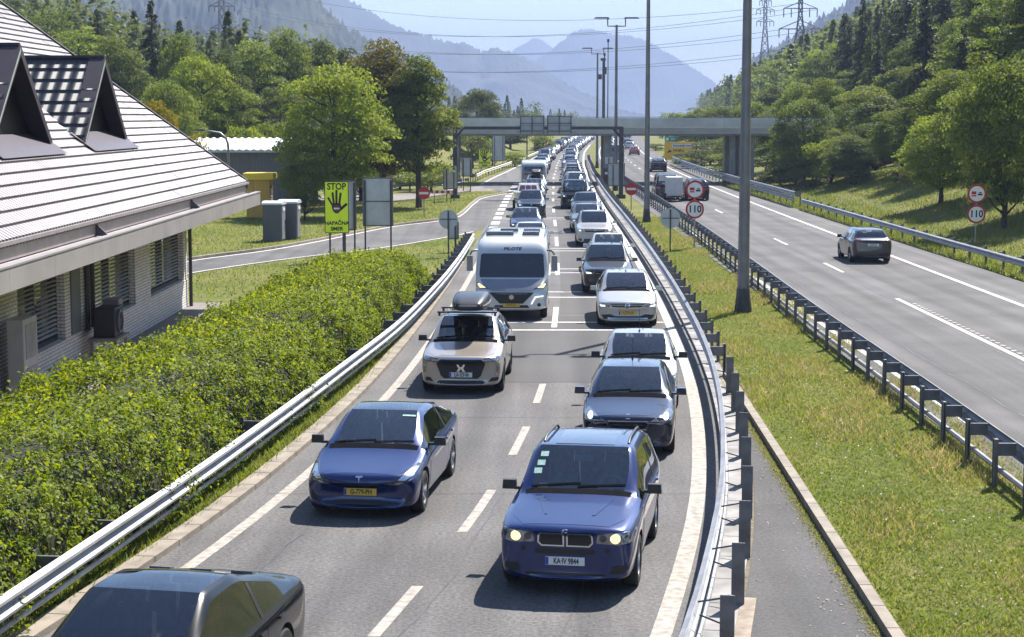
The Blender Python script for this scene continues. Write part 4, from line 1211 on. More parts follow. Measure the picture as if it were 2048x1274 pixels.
def place(t, L, x, y, f, flip=False):
    k = slope(f, y + L / 2); d = Vector((k, 1)).normalized(); c = Vector((x, y)) + d * L / 2
    t.location = (c.x, c.y, 0); t.rotation_euler = (0, 0, -math.atan(k) + (PI if flip else 0))
P_mh = paint("motorhome_silver", (0.62, 0.63, 0.65), .25, .35)
P_mhd = paint("motorhome_bonnet", (0.20, 0.215, 0.25), .4, .32)
S = [(0, .34, .82, .92), (.06, .28, .95, 1.06), (.25, .26, 1.10, 1.13), (.50, .26, 1.28, 1.14), (.72, .26, 1.72, 1.14), (.92, .26, 2.12, 1.14), (1.12, .28, 2.34, 1.14), (1.45, .3, 2.49, 1.14), (3, .3, 2.52, 1.14), (5.5, .3, 2.52, 1.14), (6.85, .3, 2.50, 1.14), (6.98, .36, 2.42, 1.10)]
pan = [
 ("windscreen", 'front', [(-1.0, 1.29), (1.0, 1.29), (1.02, 1.38), (.98, 1.97), (.92, 2.01), (-.92, 2.01), (-.98, 1.97), (-1.02, 1.38)], m_dglass, False, .012),
 ("bonnet", 'front', [(-.62, .90), (.62, .90), (.86, 1.0), (.98, 1.24), (-.98, 1.24), (-.86, 1.0)], P_mhd, False, .01),
 ("headlight", 'front', [(.70, .97), (1.0, .96), (1.10, 1.08), (1.06, 1.15), (.88, 1.06)], m_lampd, True, .014, [("lamp", [(.80, .99), (.98, .98), (1.06, 1.08), (1.02, 1.12), (.90, 1.05)], m_lit)]),
 ("grille", 'front', [(-.36, .52), (.36, .52), (.70, .86), (-.70, .86)], m_trim, False, .012),
 ("badge", 'front', seg(0, .72, .075, 12), m_chrome, False, .02),
 ("lower_intake", 'front', [(-.66, .27), (.66, .27), (.50, .47), (-.50, .47)], m_trim, False, .012),
 ("daylight_strip", 'front', [(.60, .50), (.64, .50), (.76, .70), (1.0, .74), (.99, .77), (.72, .735)], m_drl, False, .02),
 ("fog_light", 'front', seg(.86, .48, .06, 10), m_trim, True, .014),
 ("side_window", 'right', [(-2.4, 1.35), (-1.5, 1.35), (-1.5, 2.05), (-2.2, 2.05)], m_dglass), ("side_window", 'left', [(-2.4, 1.35), (-1.5, 1.35), (-1.5, 2.05), (-2.2, 2.05)], m_dglass),
 ("side_window", 'right', [(.2, 1.45), (1.4, 1.45), (1.4, 2.0), (.2, 2.0)], m_dglass), ("side_window", 'left', [(.2, 1.45), (1.4, 1.45), (1.4, 2.0), (.2, 2.0)], m_dglass)]
mh, mb_ = loft_vehicle("motorhome", "silver white motor home with a wide dark windscreen and lettering above it", "motor home", S, 6.98, 2.28, P_mh, (1.05, 4.75), .34, pan, rr=.22)
place(mh, 6.98, -.02, 54.9, LL)
def on_front(bvh, x, z): h = bvh.ray_cast(Vector((x, -9, z)), Vector((0, 1, 0))); return h[0], h[1]
hp, hn = on_front(mb_, 0, 2.15)
tilt = math.atan2(hn.z, -hn.y)
add_text("lettering", "PILOTE", .145, m_ink, mh, hp + hn * .006, .004, rot=(-tilt, 0, 0), bold=.004, shear=.2, sx=1.15, spacing=1.05)
hp, hn = on_front(mb_, 0, .42)
mb = MB(); mb.box((0, 0, 0), (.52, .02, .11)); o = mb.build("licence_plate", m_ply, mh); o.location = (0, hp.y - .04, .47)
add_text("lettering", "8-KTR-52", .1, m_ink, o, (0, -.012, 0), .002, sx=.72)
for sg in (-1, 1):
    mb = MB(); mb.tube([(sg * 1.10, -2.62, 2.12), (sg * 1.26, -2.72, 2.10), (sg * 1.33, -2.75, 1.98)], .035, 8); mb.box((sg * 1.33, -2.76, 1.72), (.20, .16, .48), taper=.9)
    mb.build("mirror", P_mhd, mh, True, bevel=.03)
for (x_, y_, sx_, sy_) in ((-.45, -1.0, .9, .55), (.55, -1.0, .55, .5), (-.2, .6, .6, .5), (.55, .4, .55, .5)):
    mb = MB(); mb.box((x_, y_, 2.56), (sx_, sy_, .10), taper=.94); mb.build("roof_hatch", [mat("hatch_grey", (.10, .10, .11), .25, var=.2, coat=.5)], mh)
mb = MB(); mb.tube([(-1.02, -1.6, 2.53), (-1.02, 3.2, 2.55)], .02, 6); mb.tube([(1.02, -1.6, 2.53), (1.02, 3.2, 2.55)], .02, 6); mb.build("roof_rail", m_chrome, mh)

# --- other vehicles that can be told apart
def plain(key, pm, label, x, y, f, detail=1, cat="car", group=QG, flip=False, **kw):
    c = Car(key, TYPES[key], pm, label, cat, group, detail=detail, **kw)
    c.place(x, y, f, flip=flip)
    return c
plain('saloon', P_white, "white saloon glinting behind the dark grey off-roader", 3.95, 71.3, RL, plate=("", 'w', .45))
c = plain('suv', P_pale, "silver white off-roader with roof rails and a dark grille", 4.02, 86.0, RL, plate=("", 'w', .45)); c.rails()
plain('estate', P_teal, "pale green estate car just behind the silver white off-roader", 4.1, 96.5, RL, mirror=P_white, plate=("", 'w', .45))
plain('crossover', P_steel, "blue grey crossover in front of the dark people carrier", 4.6, 109.0, RL, plate=("", 'w', .45))
plain('people_carrier', P_black, "tall dark people carrier near the bridge shadow", 4.3, 121.5, RL, cat="van", plate=("", 'w', .45))
plain('hatchback', P_white, "white hatchback half hidden behind the motor home roof", .8, 79.5, LL, plate=("", 'w', .45))
plain('saloon', P_navy, "navy saloon behind the white hatchback in the hedge lane", .72, 92.5, LL, plate=("", 'w', .45))
plain('suv', P_steel, "blue grey off-roader towing the white boat", 1.2, 111.0, LL, plate=("", 'w', .45))
# boat on its trailer
bt = thing("boat", "white motor boat with red tinted cabin windows riding on a trailer", "boat")
m_hull = mat("hull_white", (.72, .72, .70), .25, coat=.6, var=.04)
V = []; Q = []
SS = [(-2.7, .02, 1.15, 1.0), (-2.3, .35, 1.12, .72), (-1.5, .78, 1.10, .52), (-.4, 1.02, 1.08, .46), (1.2, 1.08, 1.05, .45), (2.6, 1.02, 1.05, .48)]
for y_, hw, zt, zk in SS: V += [(-hw, y_, zt + .12), (-hw * .92, y_, zk + .22), (0, y_, zk), (hw * .92, y_, zk + .22), (hw, y_, zt + .12), (hw * .8, y_, zt + .16), (-hw * .8, y_, zt + .16)]
for i in range(len(SS) - 1):
    for k in range(7): Q.append((i * 7 + k, i * 7 + (k + 1) % 7, (i + 1) * 7 + (k + 1) % 7, (i + 1) * 7 + k))
mb = MB(); mb.add(V, Q); mb.add(V[:7], [tuple(range(7))]); mb.add(V[-7:], [tuple(range(6, -1, -1))]); mb.build("hull", m_hull, bt, True, 50)
cb = MB(); cb.add([(-.75, -.9, 1.2), (.75, -.9, 1.2), (.8, 1.4, 1.2), (-.8, 1.4, 1.2), (-.6, -.35, 1.72), (.6, -.35, 1.72), (.66, 1.3, 1.75), (-.66, 1.3, 1.75)], [(0, 1, 5, 4), (1, 2, 6, 5), (2, 3, 7, 6), (3, 0, 4, 7), (4, 5, 6, 7)]); cb.build("cabin", m_hull, bt)
m_bw = mat("tinted_cabin_glass", (.10, .03, .06), .08, coat=1.0, var=.2)
for x0, x1 in ((-.64, -.24), (-.19, .19), (.24, .64)):
    f0, f1 = .12, .86
    def cp(x, q): return (x * (1 - .18 * q), -.9 + .55 * q - .012, 1.2 + .52 * q + .008)
    mb = MB(); mb.add([cp(x0, f0), cp(x1, f0), cp(x1, f1), cp(x0, f1)], [(0, 1, 2, 3)]); mb.build("cabin_window", m_bw, bt)
tr = thing("boat_trailer", "steel boat trailer behind the blue grey off-roader", "trailer")
mb = MB(); mb.tube([(0, -3.4, .5), (-.75, -1.8, .5), (-.8, 2.4, .5)], .05, 6); mb.tube([(0, -3.4, .5), (.75, -1.8, .5), (.8, 2.4, .5)], .05, 6); mb.box((0, .8, .45), (1.9, .08, .08)); mb.box((0, -1.2, .47), (1.5, .08, .06)); mb.build("frame", m_galv, tr)
WH['tr'] = wheel_mesh(.3, .18, 5)
for sg in (-1, 1):
    q = obj("wheel", WH['tr'][0], tr); q.location = (sg * 1.0, .8, .3); obj("rim", WH['tr'][1], q)
for q in (bt, tr): q.location = (float(LL(121.5)) , 121.5, 0); q.rotation_euler = (0, 0, -math.atan(slope(LL, 121)))
plain('hatchback', P_black, "black hatchback close behind the boat", 1.55, 127.8, LL, plate=("", 'w', .45))
plain('saloon', P_teal, "green grey saloon two places behind the boat", 1.7, 136.5, LL)
c = plain('estate', P_white, "white estate car with a dark roof box in front of the caravan", 1.95, 146.0, LL)
rb2 = thing("roof_box", "small dark box on the white estate car in front of the caravan", "roof box")
me2 = bl_.copy(); me2.materials.clear(); me2.materials.append(m_trim); obj("shell", me2, rb2); rb2.location = c.t.location + Vector((0, 0, 1.55)); rb2.rotation_euler = c.t.rotation_euler
obj("rack", MB().box((0, 0, -.02), (1.1, .06, .04)).box((0, .7, -.02), (1.1, .06, .04)).mesh("rack", [m_trim]), rb2)
# caravan behind it
P_cv = paint("caravan_white", (.68, .69, .70), .0, .4); P_cvg = paint("caravan_grey", (.22, .23, .25), .1, .4)
cv, cvb = loft_vehicle("caravan", "white caravan with a grey front standing in the hedge lane", "caravan", [(0, .55, 1.5, 1.0), (.08, .42, 1.95, 1.1), (.5, .38, 2.45, 1.12), (3, .38, 2.55, 1.12), (5.2, .38, 2.45, 1.12), (5.35, .5, 2.3, 1.06)], 5.35, 2.24, P_cv, (2.8,), .32, [("front_panel", 'front', [(-1.0, .6), (1.0, .6), (1.0, 2.1), (-1.0, 2.1)], P_cvg), ("front_window", 'front', [(-.85, 1.3), (.85, 1.3), (.8, 1.95), (-.8, 1.95)], m_dglass, False, .02)])
place(cv, 5.35, float(LL(154)), 154, LL)
mb = MB(); mb.tube([(0, -3.6, .5), (0, -2.6, .55)], .05, 6); mb.build("drawbar", m_galvd, cv)

# --- the rest of the queue, car by car
kinds = [('hatchback', 'hatchback'), ('estate', 'estate car'), ('suv', 'off-roader'), ('saloon', 'saloon'), ('crossover', 'crossover'), ('people_carrier', 'people carrier')]
pnts = [(P_white, 'white'), (P_silver, 'silver'), (P_grey, 'dark grey'), (P_black, 'black'), (P_navy, 'navy'), (P_steel, 'blue grey'), (P_pale, 'pale silver'), (P_white, 'white'), (P_red, 'red'), (P_teal, 'green grey')]
qr = random.Random(5)
def ordinal(n): return f"{n}{'th' if 10 < n % 100 < 14 else {1: 'st', 2: 'nd', 3: 'rd'}.get(n % 10, 'th')}"
def queue(f, y, n0, where, ymax, gap=(1.8, 3.2), cat="car"):
    n = n0; last = None
    while y < ymax:
        k, kn = kinds[qr.choice([0, 0, 1, 1, 2, 2, 3, 4, 5])]
        pm, cn = qr.choice(pnts)
        while cn == last: pm, cn = qr.choice(pnts)
        last = cn
        plain(k, pm, f"{cn} {kn}, {ordinal(n)} vehicle back in the lane {where}", float(f(y)) + qr.uniform(-.2, .2), y, f, detail=0, cat="van" if k == 'people_carrier' else "car")
        y += TYPES[k]['L'] + qr.uniform(*gap) * (1 + y / 400)
        n += 1
queue(RL, 129.0, 11, "beside the median barrier", 500)
queue(LL, 163.0, 12, "with the caravan", 500)
# orange lorry far up the road
P_cab = P_orange
tk, tb = loft_vehicle("lorry", "orange lorry on the outer lane beyond the bridge", "lorry", [(0, .5, 2.3, 1.1), (.1, .4, 2.7, 1.2), (.6, .4, 3.0, 1.22), (1.9, .4, 3.05, 1.22), (2.0, .5, 3.0, 1.2)], 2.0, 2.44, P_cab, (1.1,), .5, [("windscreen", 'front', [(-1.0, 1.7), (1.0, 1.7), (1.0, 2.6), (-1.0, 2.6)], m_dglass), ("grille", 'front', [(-.8, .8), (.8, .8), (.8, 1.4), (-.8, 1.4)], m_trim)], group=None)
mb = MB(); mb.box((0, 4.2, 1.9), (2.4, 5.6, 2.1)); mb.build("cargo_body", mat("lorry_tarp", (.55, .2, .08), .7, var=.15), tk)
mb = MB(); mb.box((0, 3.5, .75), (.9, 6.5, .3)); mb.build("chassis", m_galvd, tk)
for sg in (-1, 1):
    for yy in (3.8, 5.2): q = obj("wheel", WH[(.5, 6)][0], tk); q.location = (sg * 1.05, yy, .5)
place(tk, 2.0, float(CEN(330)) - 4.9, 330, CEN)

# --- opposite carriageway, seen from behind
OG = "vehicles driving away on the opposite carriageway"
ORL = lambda y: OPP(y) + 1.85
OLL = lambda y: OPP(y) - 1.9
hb_D = [
 ("tail_light", 'rear', [(.50, .98), (.82, .93), (.86, 1.02), (.80, 1.10), (.52, 1.03)], m_tail, True),
 ("tail_strip", 'rear', [(-.5, 1.0), (.5, 1.0), (.5, 1.03), (-.5, 1.03)], m_chrome),
 ("rear_bumper", 'rear', [(-.72, .25), (.72, .25), (.78, .45), (-.78, .45)], m_trim),
 ("reflector", 'rear', [(.62, .50), (.76, .50), (.76, .54), (.62, .54)], m_tail, True),
 ("tailgate_handle", 'rear', [(-.3, .90), (.3, .90), (.3, .93), (-.3, .93)], m_trim),
 ("headlight", 'front', [(.4, .64), (.8, .68), (.8, .8), (.5, .72)], m_lamp, True)]
TYPES['hatch_rear'] = dict(TYPES['hatchback'], yr=3.55, hr=1.42, yd=3.98, hd=1.08, ht=1.02, L=4.3)
c = Car('hatch_rear', TYPES['hatch_rear'], P_grey, "dark grey hatchback driving away beside the grass bank, brake lamps red", "car", OG, detail=2, D=hb_D, plate=("LJ\u00b7HK 26", 'w', .80, 0, 'rear'), mirror=m_trim)
c.place(15.55, 76.3, ORL, flip=True)
m_wb = mat("box_white", (.66, .66, .66), .5, var=.06)
c = Car('people_carrier', TYPES['people_carrier'], P_black, "black van on the opposite carriageway pulling a white box trailer", "van", OG, detail=1); c.place(11.85, 135.2, OLL, flip=True)
bx = thing("box_trailer", "white box trailer behind the black van near the round truck sign", "trailer", group=OG)
mb = MB(); mb.box((0, 0, 1.15), (1.16, 2.0, 1.35)); mb.build("box", m_wb, bx, bevel=.03)
mb = MB(); mb.box((-.28, -1.015, 1.15), (.53, .03, 1.25)); mb.box((.28, -1.015, 1.15), (.53, .03, 1.25)); mb.build("door", mat("box_door", (.60, .60, .60), .5, var=.06), bx, bevel=.01)
mb = MB(); mb.box((0, 0, .34), (1.3, 2.3, .08)); mb.tube([(0, 1.1, .4), (0, 2.2, .42)], .05, 6); mb.build("chassis", m_galvd, bx)
for sg in (-1, 1):
    q = obj("wheel", WH['tr'][0], bx); q.location = (sg * .68, -.1, .3)
    mb = MB(); mb.box((sg * .45, -1.18, .42), (.2, .03, .1)); mb.build("tail_light", m_tail, bx)
bx.location = (12.12, 133.2, 0); bx.rotation_euler = (0, 0, -math.atan(slope(OLL, 132)))
pk = Car('suv', TYPES['suv'], P_black, "black off-roader partly hidden behind the round truck sign", "car", OG, detail=1); pk.place(13.95, 133.5, ORL, flip=True)
m_dv = paint("van_grey_blue", (.16, .19, .23), .2, .4)
VS = [(0, .4, 1.0, .85), (.1, .3, 1.2, .95), (.9, .25, 1.5, 1.0), (1.6, .25, 2.3, 1.0), (2.2, .25, 2.5, 1.0), (5.2, .25, 2.5, 1.0), (5.35, .3, 2.4, .96)]
for lab, f, y, pm in (("grey blue panel van on the opposite carriageway beyond the gantry", OLL, 246, m_dv), ("white panel van far along the opposite carriageway", ORL, 420, P_white)):
    v_, vb = loft_vehicle("panel_van", lab, "van", VS, 5.35, 2.0, pm, (.95, 4.3), .34, [("windscreen", 'front', [(-.85, 1.5), (.85, 1.5), (.75, 2.15), (-.75, 2.15)], m_dglass), ("tail_light", 'rear', [(.78, .8), (.9, .8), (.9, 1.3), (.78, 1.3)], m_tail, True), ("rear_window", 'rear', [(.06, 1.5), (.75, 1.5), (.75, 2.1), (.06, 2.1)], m_dglass, True)], group=OG)
    place(v_, 5.35, float(f(y)), y, f, True)
plain('crossover', P_black, "black crossover behind the tall lamp post on the opposite carriageway", float(ORL(203)) - .3, 203, ORL, group=OG, flip=True)
for i, (f, y, k, pm, cn) in enumerate([(ORL, 292, 'saloon', P_red, 'red saloon'), (OLL, 312, 'suv', P_grey, 'dark grey off-roader'), (ORL, 345, 'estate', P_silver, 'silver estate car'), (OLL, 362, 'hatchback', P_white, 'white hatchback'), (ORL, 385, 'suv', P_black, 'black off-roader'), (OLL, 405, 'saloon', P_white, 'white saloon'), (ORL, 455, 'estate', P_navy, 'navy estate car'), (OLL, 470, 'crossover', P_silver, 'silver crossover')]):
    plain(k, pm, f"distant {cn} driving away on the opposite carriageway", float(f(y)), y, f, detail=0, group=OG, flip=True)
# ---------------------------------------------------------------- bridge, gantry, lamp posts, signs
m_deck = mat("bridge_concrete", (.62, .63, .58), .85, col2=(.46, .47, .43), scale=.6, detail=6)
m_girder = mat("bridge_girder", (.46, .46, .46), .8, col2=(.36, .36, .36), scale=.7, detail=6)
m_pier = mat("bridge_pier", (.38, .38, .36), .85, col2=(.24, .24, .23), scale=.8, detail=6)
m_sback = mat("sign_back", (.46, .48, .51), .5, .2, var=.12, scale=2)
m_pole = mat("pole_steel", (.20, .20, .22), .5, .5, var=.15, scale=2)
m_dark = mat("dark_steel", (.07, .07, .08), .55, .4, var=.2)
br_ = thing("bridge", "grey concrete road bridge across both carriageways", "bridge", (0, 167, 0))
for yp in (.10, 8.9):
    mb = MB()
    for x in np.arange(-34, 30, 2.45): mb.box((x + 1.225, yp, 5.72), (2.43, .2, .86))
    mb.build("parapet", m_deck, br_)
mb = MB(); mb.box((-2, 4.5, 4.98), (64, 8.5, .62)); mb.build("deck", m_girder, br_)
mb = MB()
mb.box((-2, .16, 6.24), (64, .04, .05)); mb.build("handrail", m_galvd, br_)
mb = MB(); mb.box((-2, 1.3, 4.58), (64, .5, .18)); mb.box((-2, 7.7, 4.58), (64, .5, .18)); mb.build("girder", m_girder, br_)
for x, w_ in ((9.05, .75), (-5.3, .6), (20.9, .5), (21.75, .5), (22.6, .7), (-20, .7)):
    for yy in (2.2, 6.8):
        mb = MB(); mb.box((x, yy, 2.27), (w_, 1.0, 4.56)); mb.build("pier", m_pier, br_, bevel=.05)
cc = thing("crash_cushion", "dark red impact absorber with a white band in front of the middle bridge pier", "crash cushion", (9.05, 165.6, 0))
MB().box((0, 0, .75), (1.1, 2.2, 1.5)).build("body", mat("cushion_red", (.10, .03, .03), .6, var=.2), cc, bevel=.06)
MB().box((0, -1.11, 1.1), (.9, .03, .22)).build("band", m_plw, cc)

gn = thing("gantry", "dark portal gantry carrying two sign backs over the queue", "gantry", (2.0, 138, 0))
for sg, nm in ((-6.4, "post"), (6.45, "post")):
    mb = MB(); mb.box((sg, 0, 2.75), (.34, .34, 5.5)); mb.box((sg, 0, .15), (.7, .7, .3)); mb.tube([(sg, 0, 4.6), (sg * .9, 0, 5.4)], .10, 6); mb.build("post", m_dark, gn)
MB().box((0, 0, 5.42), (13.1, .26, .24)).build("beam", m_dark, gn)
for x0, x1 in ((-1.35, .45), (.75, 2.55)):
    mb = MB(); mb.box(((x0 + x1) / 2, -.25, 5.78), (x1 - x0, .06, 1.05)); p_ = mb.build("sign_panel", m_sback, gn)
    mb = MB()
    for x in np.linspace(x0, x1, 3): mb.box((x, -.36, 5.70), (.09, .14, 1.4))
    for z in (5.2, 5.78, 6.32): mb.box(((x0 + x1) / 2, -.36, z), (x1 - x0 + .1, .06, .06))
    mb.build("panel_frame", m_galvd, gn)
mb = MB(); mb.box((.6, -.5, 5.12), (4.6, .7, .05)); mb.box((.6, -.85, 5.6), (4.6, .03, .03)); mb.build("walkway", m_galvd, gn)

def lamp_post(x, y, h, label, r0=.17, arms=True, base=True):
    t = thing("lamp_post", label, "lamp post", (x, y, 0), 0, "tall lamp posts along the median")
    mb = MB(); mb.tube([(0, 0, 0), (0, 0, 1.2), (0, 0, h * .5), (0, 0, h)], [r0 * 1.12, r0, r0 * .82, r0 * .6], 12); mb.build("pole", m_pole, t, True)
    if base:
        mb = MB()
        mb.lathe([(r0 * 1.38, 0), (r0 * 1.38, .05), (r0 * 1.12, .75), (r0 * 1.0, .8)], n=8)
        for k in range(8):
            a = k * PI / 4; M = Matrix.Rotation(a, 3, 'Z')
            mb.add([M @ Vector(q) for q in ((r0, -.015, .0), (r0 * 1.5, -.015, 0), (r0 * 1.0, -.015, .85), (r0, .015, 0), (r0 * 1.5, .015, 0), (r0 * 1.0, .015, .85))], [(0, 1, 2), (5, 4, 3), (0, 3, 4, 1), (1, 4, 5, 2)])
        mb.build("base_flange", m_dark, t)
    if arms:
        for sg in (-1, 1):
            mb = MB(); mb.tube([(0, 0, h - .1), (sg * .75, 0, h - .1), (sg * .75, 0, h + .55)], .06, 8); a_ = mb.build("arm", m_pole, t)
            MB().box((sg * 1.25, 0, h + .58), (1.35, .34, .12), taper=.8).build("luminaire", m_dark, a_)
    return t
lamp_post(7.5, 57.3, 14.6, "nearest thick grey lamp post on the grass median, its top out of view", .19)
lamp_post(8.1, 106.8, 14.3, "second lamp post, standing right of the round grey sign back", .17)
lamp_post(8.85, 152, 14.0, "lamp post with double heads behind the grey panel beside the median barrier", .16)
lamp_post(10.45, 219, 14.0, "lamp post with double heads beyond the bridge", .16)
def mast(x, y, h, label, cam=False, r=.09):
    t = thing("mast", label, "mast", (x, y, 0))
    mb = MB(); mb.tube([(0, 0, 0), (0, 0, h)], [r, r * .7], 8); mb.build("pole", m_dark, t, True)
    mb = MB()
    if cam: mb.box((-.3, 0, h - 1.8), (.35, .4, .5)); mb.box((.2, 0, h - 1.2), (.3, .3, .7)); mb.box((0, 0, h - .1), (.5, .2, .25))
    else: mb.box((0, 0, h + .1), (.22, .22, .3))
    mb.build("equipment", m_dark, t)
mast(9.0, 177, 12.0, "camera mast with boxes near its top beyond the bridge", True, .10)
mast(9.6, 186, 12.6, "plain dark mast with a boxed tip behind the bridge", False, .09)
mast(9.7, 181, 13.8, "slim tall mast between the double headed lamp posts", False, .06)
mast(2.1, 250, 5.0, "short dark signal mast on the left verge beyond the bridge", False, .10)

m_yel = mat("fluorescent_yellow", (.80, .95, .02), .5, var=.04)
m_black = mat("sign_black", (.015, .015, .016), .6, var=.1)
m_red = mat("sign_red", (.42, .015, .02), .5, var=.08)
m_swhite = mat("sign_white", (.74, .74, .74), .5, var=.04)
m_amber = mat("sign_amber", (.90, .50, .03), .5, var=.06)
m_green = mat("sign_green", (.0, .28, .20), .5, var=.06)
def posts(t, xs, ztop, r=.04, m=None, y=.06):
    for x in xs: MB().tube([(x, y, 0), (x, y, ztop)], r, 8).build("post", m or m_dark, t, True)
def panel_back(label, x, y, w_, z0, z1, xs, split=(), rz=0, group="grey backs of road signs"):
    t = thing("road_sign", label, "road sign", (x, y, float(ground_z(x, y)) + .02), rz, group)
    zs = [z0] + list(split) + [z1]
    for a, b_ in zip(zs[:-1], zs[1:]):
        MB().box((0, 0, (a + b_) / 2), (w_, .04, b_ - a - .05)).build("panel", m_sback, t)
    mb = MB()
    for a in zs: mb.box((0, -.035, a), (w_ + .04, .03, .06))
    for sx in (-1, 1): mb.box((sx * w_ / 2, -.035, (z0 + z1) / 2), (.07, .05, z1 - z0))
    mb.build("frame", m_galvd, t)
    posts(t, xs, z1 - .1, y=-.08)
    return t
panel_back("large grey sign back of two stacked plates on two posts beside the side road", -6.26, 83, 1.36, 1.23, 3.45, (-.6, .6), (2.36,))
panel_back("narrow grey sign back standing close behind the near yellow stop sign", -7.45, 80.6, .75, 1.2, 3.4, (-.3, .3), rz=R(35))
panel_back("small grey rectangular sign back behind the round one on the grass tip", -2.75, 83, .46, .62, 1.4, (.1,))
panel_back("grey sign back on two dark posts below the left gantry post", -4.6, 133, 1.02, .94, 2.6, (-.28, .26))
panel_back("upright grey sign back with a pale rim just right of the left gantry post", -3.8, 150, .86, 1.3, 2.85, (-.3, .3))
panel_back("tall grey sign back hanging before the bridge near the far yellow stop sign", -1.6, 215, 1.5, 1.0, 4.2, (-.5, .5))
panel_back("grey sign back on the median in front of the right gantry post", 8.25, 141, 1.3, .85, 2.6, (-.25, .3))
panel_back("small dark grey sign back above the median panel, behind it", 8.1, 149, .75, 2.3, 3.0, (0,))

def stop_sign(label, x, y, w_, h_, z0):
    t = thing("road_sign", label, "road sign", (x, y, float(ground_z(x, y)) + .02), R(4), "yellow stop signs against driving the wrong way")
    mb = MB(); mb.box((0, .02, z0 + h_ / 2), (w_, .05, h_)); mb.build("panel", m_sback, t)
    MB().box((0, -.012, z0 + h_ / 2), (w_ - .02, .012, h_ - .02)).build("face", m_yel, t)
    mb = MB()
    for z in (z0, z0 + h_): mb.box((0, -.012, z), (w_ + .03, .03, .03))
    for sx in (-1, 1): mb.box((sx * w_ / 2, -.012, z0 + h_ / 2), (.03, .03, h_ + .03))
    mb.build("frame", m_black, t)
    k = w_ / 1.03
    add_text("lettering", "STOP", .40 * k, m_black, t, (0, -.021, z0 + h_ - .22 * k), .003, bold=.012 * k, sx=.86)
    add_text("lettering", "NAPA\u010cNA", .22 * k, m_black, t, (0, -.021, z0 + .42 * k), .003, bold=.008 * k, sx=1.0)
    add_text("lettering", "SMER", .22 * k, m_black, t, (0, -.021, z0 + .17 * k), .003, bold=.008 * k, sx=1.05)
    # open hand
    mb = MB(); cz = z0 + h_ * .53
    palm = [(-.20, .08), (-.21, -.10), (-.15, -.25), (-.05, -.33), (.07, -.33), (.15, -.24), (.22, -.08), (.17, .10), (.0, .13)]
    mb.prism([(a * k, cz + b_ * k) for a, b_ in palm], 'y', -.024, -.019)
    for (ax, az), (bx_, bz_), w0 in (((-.18, .02), (-.36, .34), .042), ((-.12, .06), (-.17, .56), .046), ((-.01, .08), (.0, .66), .048), ((.11, .06), (.18, .54), .046), ((.14, -.18), (.42, .06), .058)):
        dx, dz = bx_ - ax, bz_ - az; L = math.hypot(dx, dz); nx_, nz_ = -dz / L * w0, dx / L * w0
        tip = [(bx_ + nx_, bz_ + nz_), (bx_ + nx_ * .6 + dx / L * w0 * .8, bz_ + nz_ * .6 + dz / L * w0 * .8), (bx_ - nx_ * .6 + dx / L * w0 * .8, bz_ - nz_ * .6 + dz / L * w0 * .8), (bx_ - nx_, bz_ - nz_)]
        mb.prism([(q[0] * k, cz + q[1] * k) for q in [(ax - nx_, az - nz_), (ax + nx_, az + nz_)] + tip], 'y', -.0235 - w0 * .01, -.019)
    mb.build("hand_symbol", m_black, t)
    mb = MB(); mb.lathe([(.001, 0), (.155 * k, 0), (.155 * k, .004), (.001, .004)], (0, -.031, cz - .12 * k), 'y', 24); mb.build("no_entry_symbol", mat("hand_red", (.16, .03, .03), .5, var=.1), t)
    MB().box((0, -.033, cz - .12 * k), (.24 * k, .006, .07 * k)).build("no_entry_bar", m_swhite, t)
    posts(t, (-w_ * .3, w_ * .34), z0 + .4, .04)
stop_sign("near yellow STOP sign with a black hand rising behind the hedge", -7.7, 78, 1.03, 2.24, 1.22)
stop_sign("far yellow STOP sign with a black hand on the embankment beyond the bridge", -3.0, 195, 1.25, 1.95, .75)
def disc(t, name, z, r, m, y, th=.012, n=32):
    mb = MB(); mb.lathe([(.001, -th), (r, -th), (r, th), (.001, th)], (0, y, z), 'y', n); return mb.build(name, m, t)
def round_back(label, x, y, z, r):
    t = thing("road_sign", label, "road sign", (x, y, 0), 0, "grey backs of road signs")
    disc(t, "plate", z, r, m_sback, 0); MB().box((0, -.02, z), (r * 1.7, .03, .05)).build("bracket", m_galvd, t); posts(t, (0,), z + r * .9, .035, y=-.05)
round_back("round grey sign back on the grass tip left of the motor home", -2.88, 80.3, 1.68, .44)
round_back("round grey sign back on the median beside the second lamp post", 7.45, 83.5, 1.55, .47)
def no_entry(label, x, y, z, r):
    t = thing("road_sign", label, "road sign", (x, y, 0), 0, "red no entry signs")
    disc(t, "plate", z, r, m_red, 0); MB().box((0, -.018, z), (r * 1.5, .012, r * .36)).build("bar", m_swhite, t); posts(t, (0,), z, .035, mat("post_pale", (.33, .33, .34), .5, .5, var=.1))
no_entry("red no entry sign on the lawn under the trees by the side road", -5.55, 112, 1.5, .39)
no_entry("red no entry sign on the median in front of the grey panels", 8.05, 120, 1.44, .42)
def speed_pair(label, x, y, z1, z2, r):
    t = thing("road_sign", label, "road sign", (x, y, float(ground_z(x, y)) + .02), 0, "paired overtaking and 110 signs")
    for z in (z1, z2):
        disc(t, "plate", z, r, m_red, 0); disc(t, "face", z, r * .80, m_swhite, -.012)
    add_text("lettering", "110", r * 1.05, m_black, t, (0, -.026, z2), .003, bold=.012, sx=.92)
    mb = MB(); mb.box((-r * .32, -.026, z1 + .04), (r * .5, .006, r * .32)); mb.box((-r * .32, -.026, z1 - r * .22), (r * .5, .006, r * .14)); mb.build("lorry_symbol", m_red, t)
    mb = MB(); mb.box((r * .34, -.026, z1 - .04), (r * .5, .006, r * .18)); mb.box((r * .36, -.026, z1 + .05), (r * .28, .006, r * .12)); mb.build("car_symbol", m_black, t)
    posts(t, (0,), z1, .035, MATS["post_pale"])
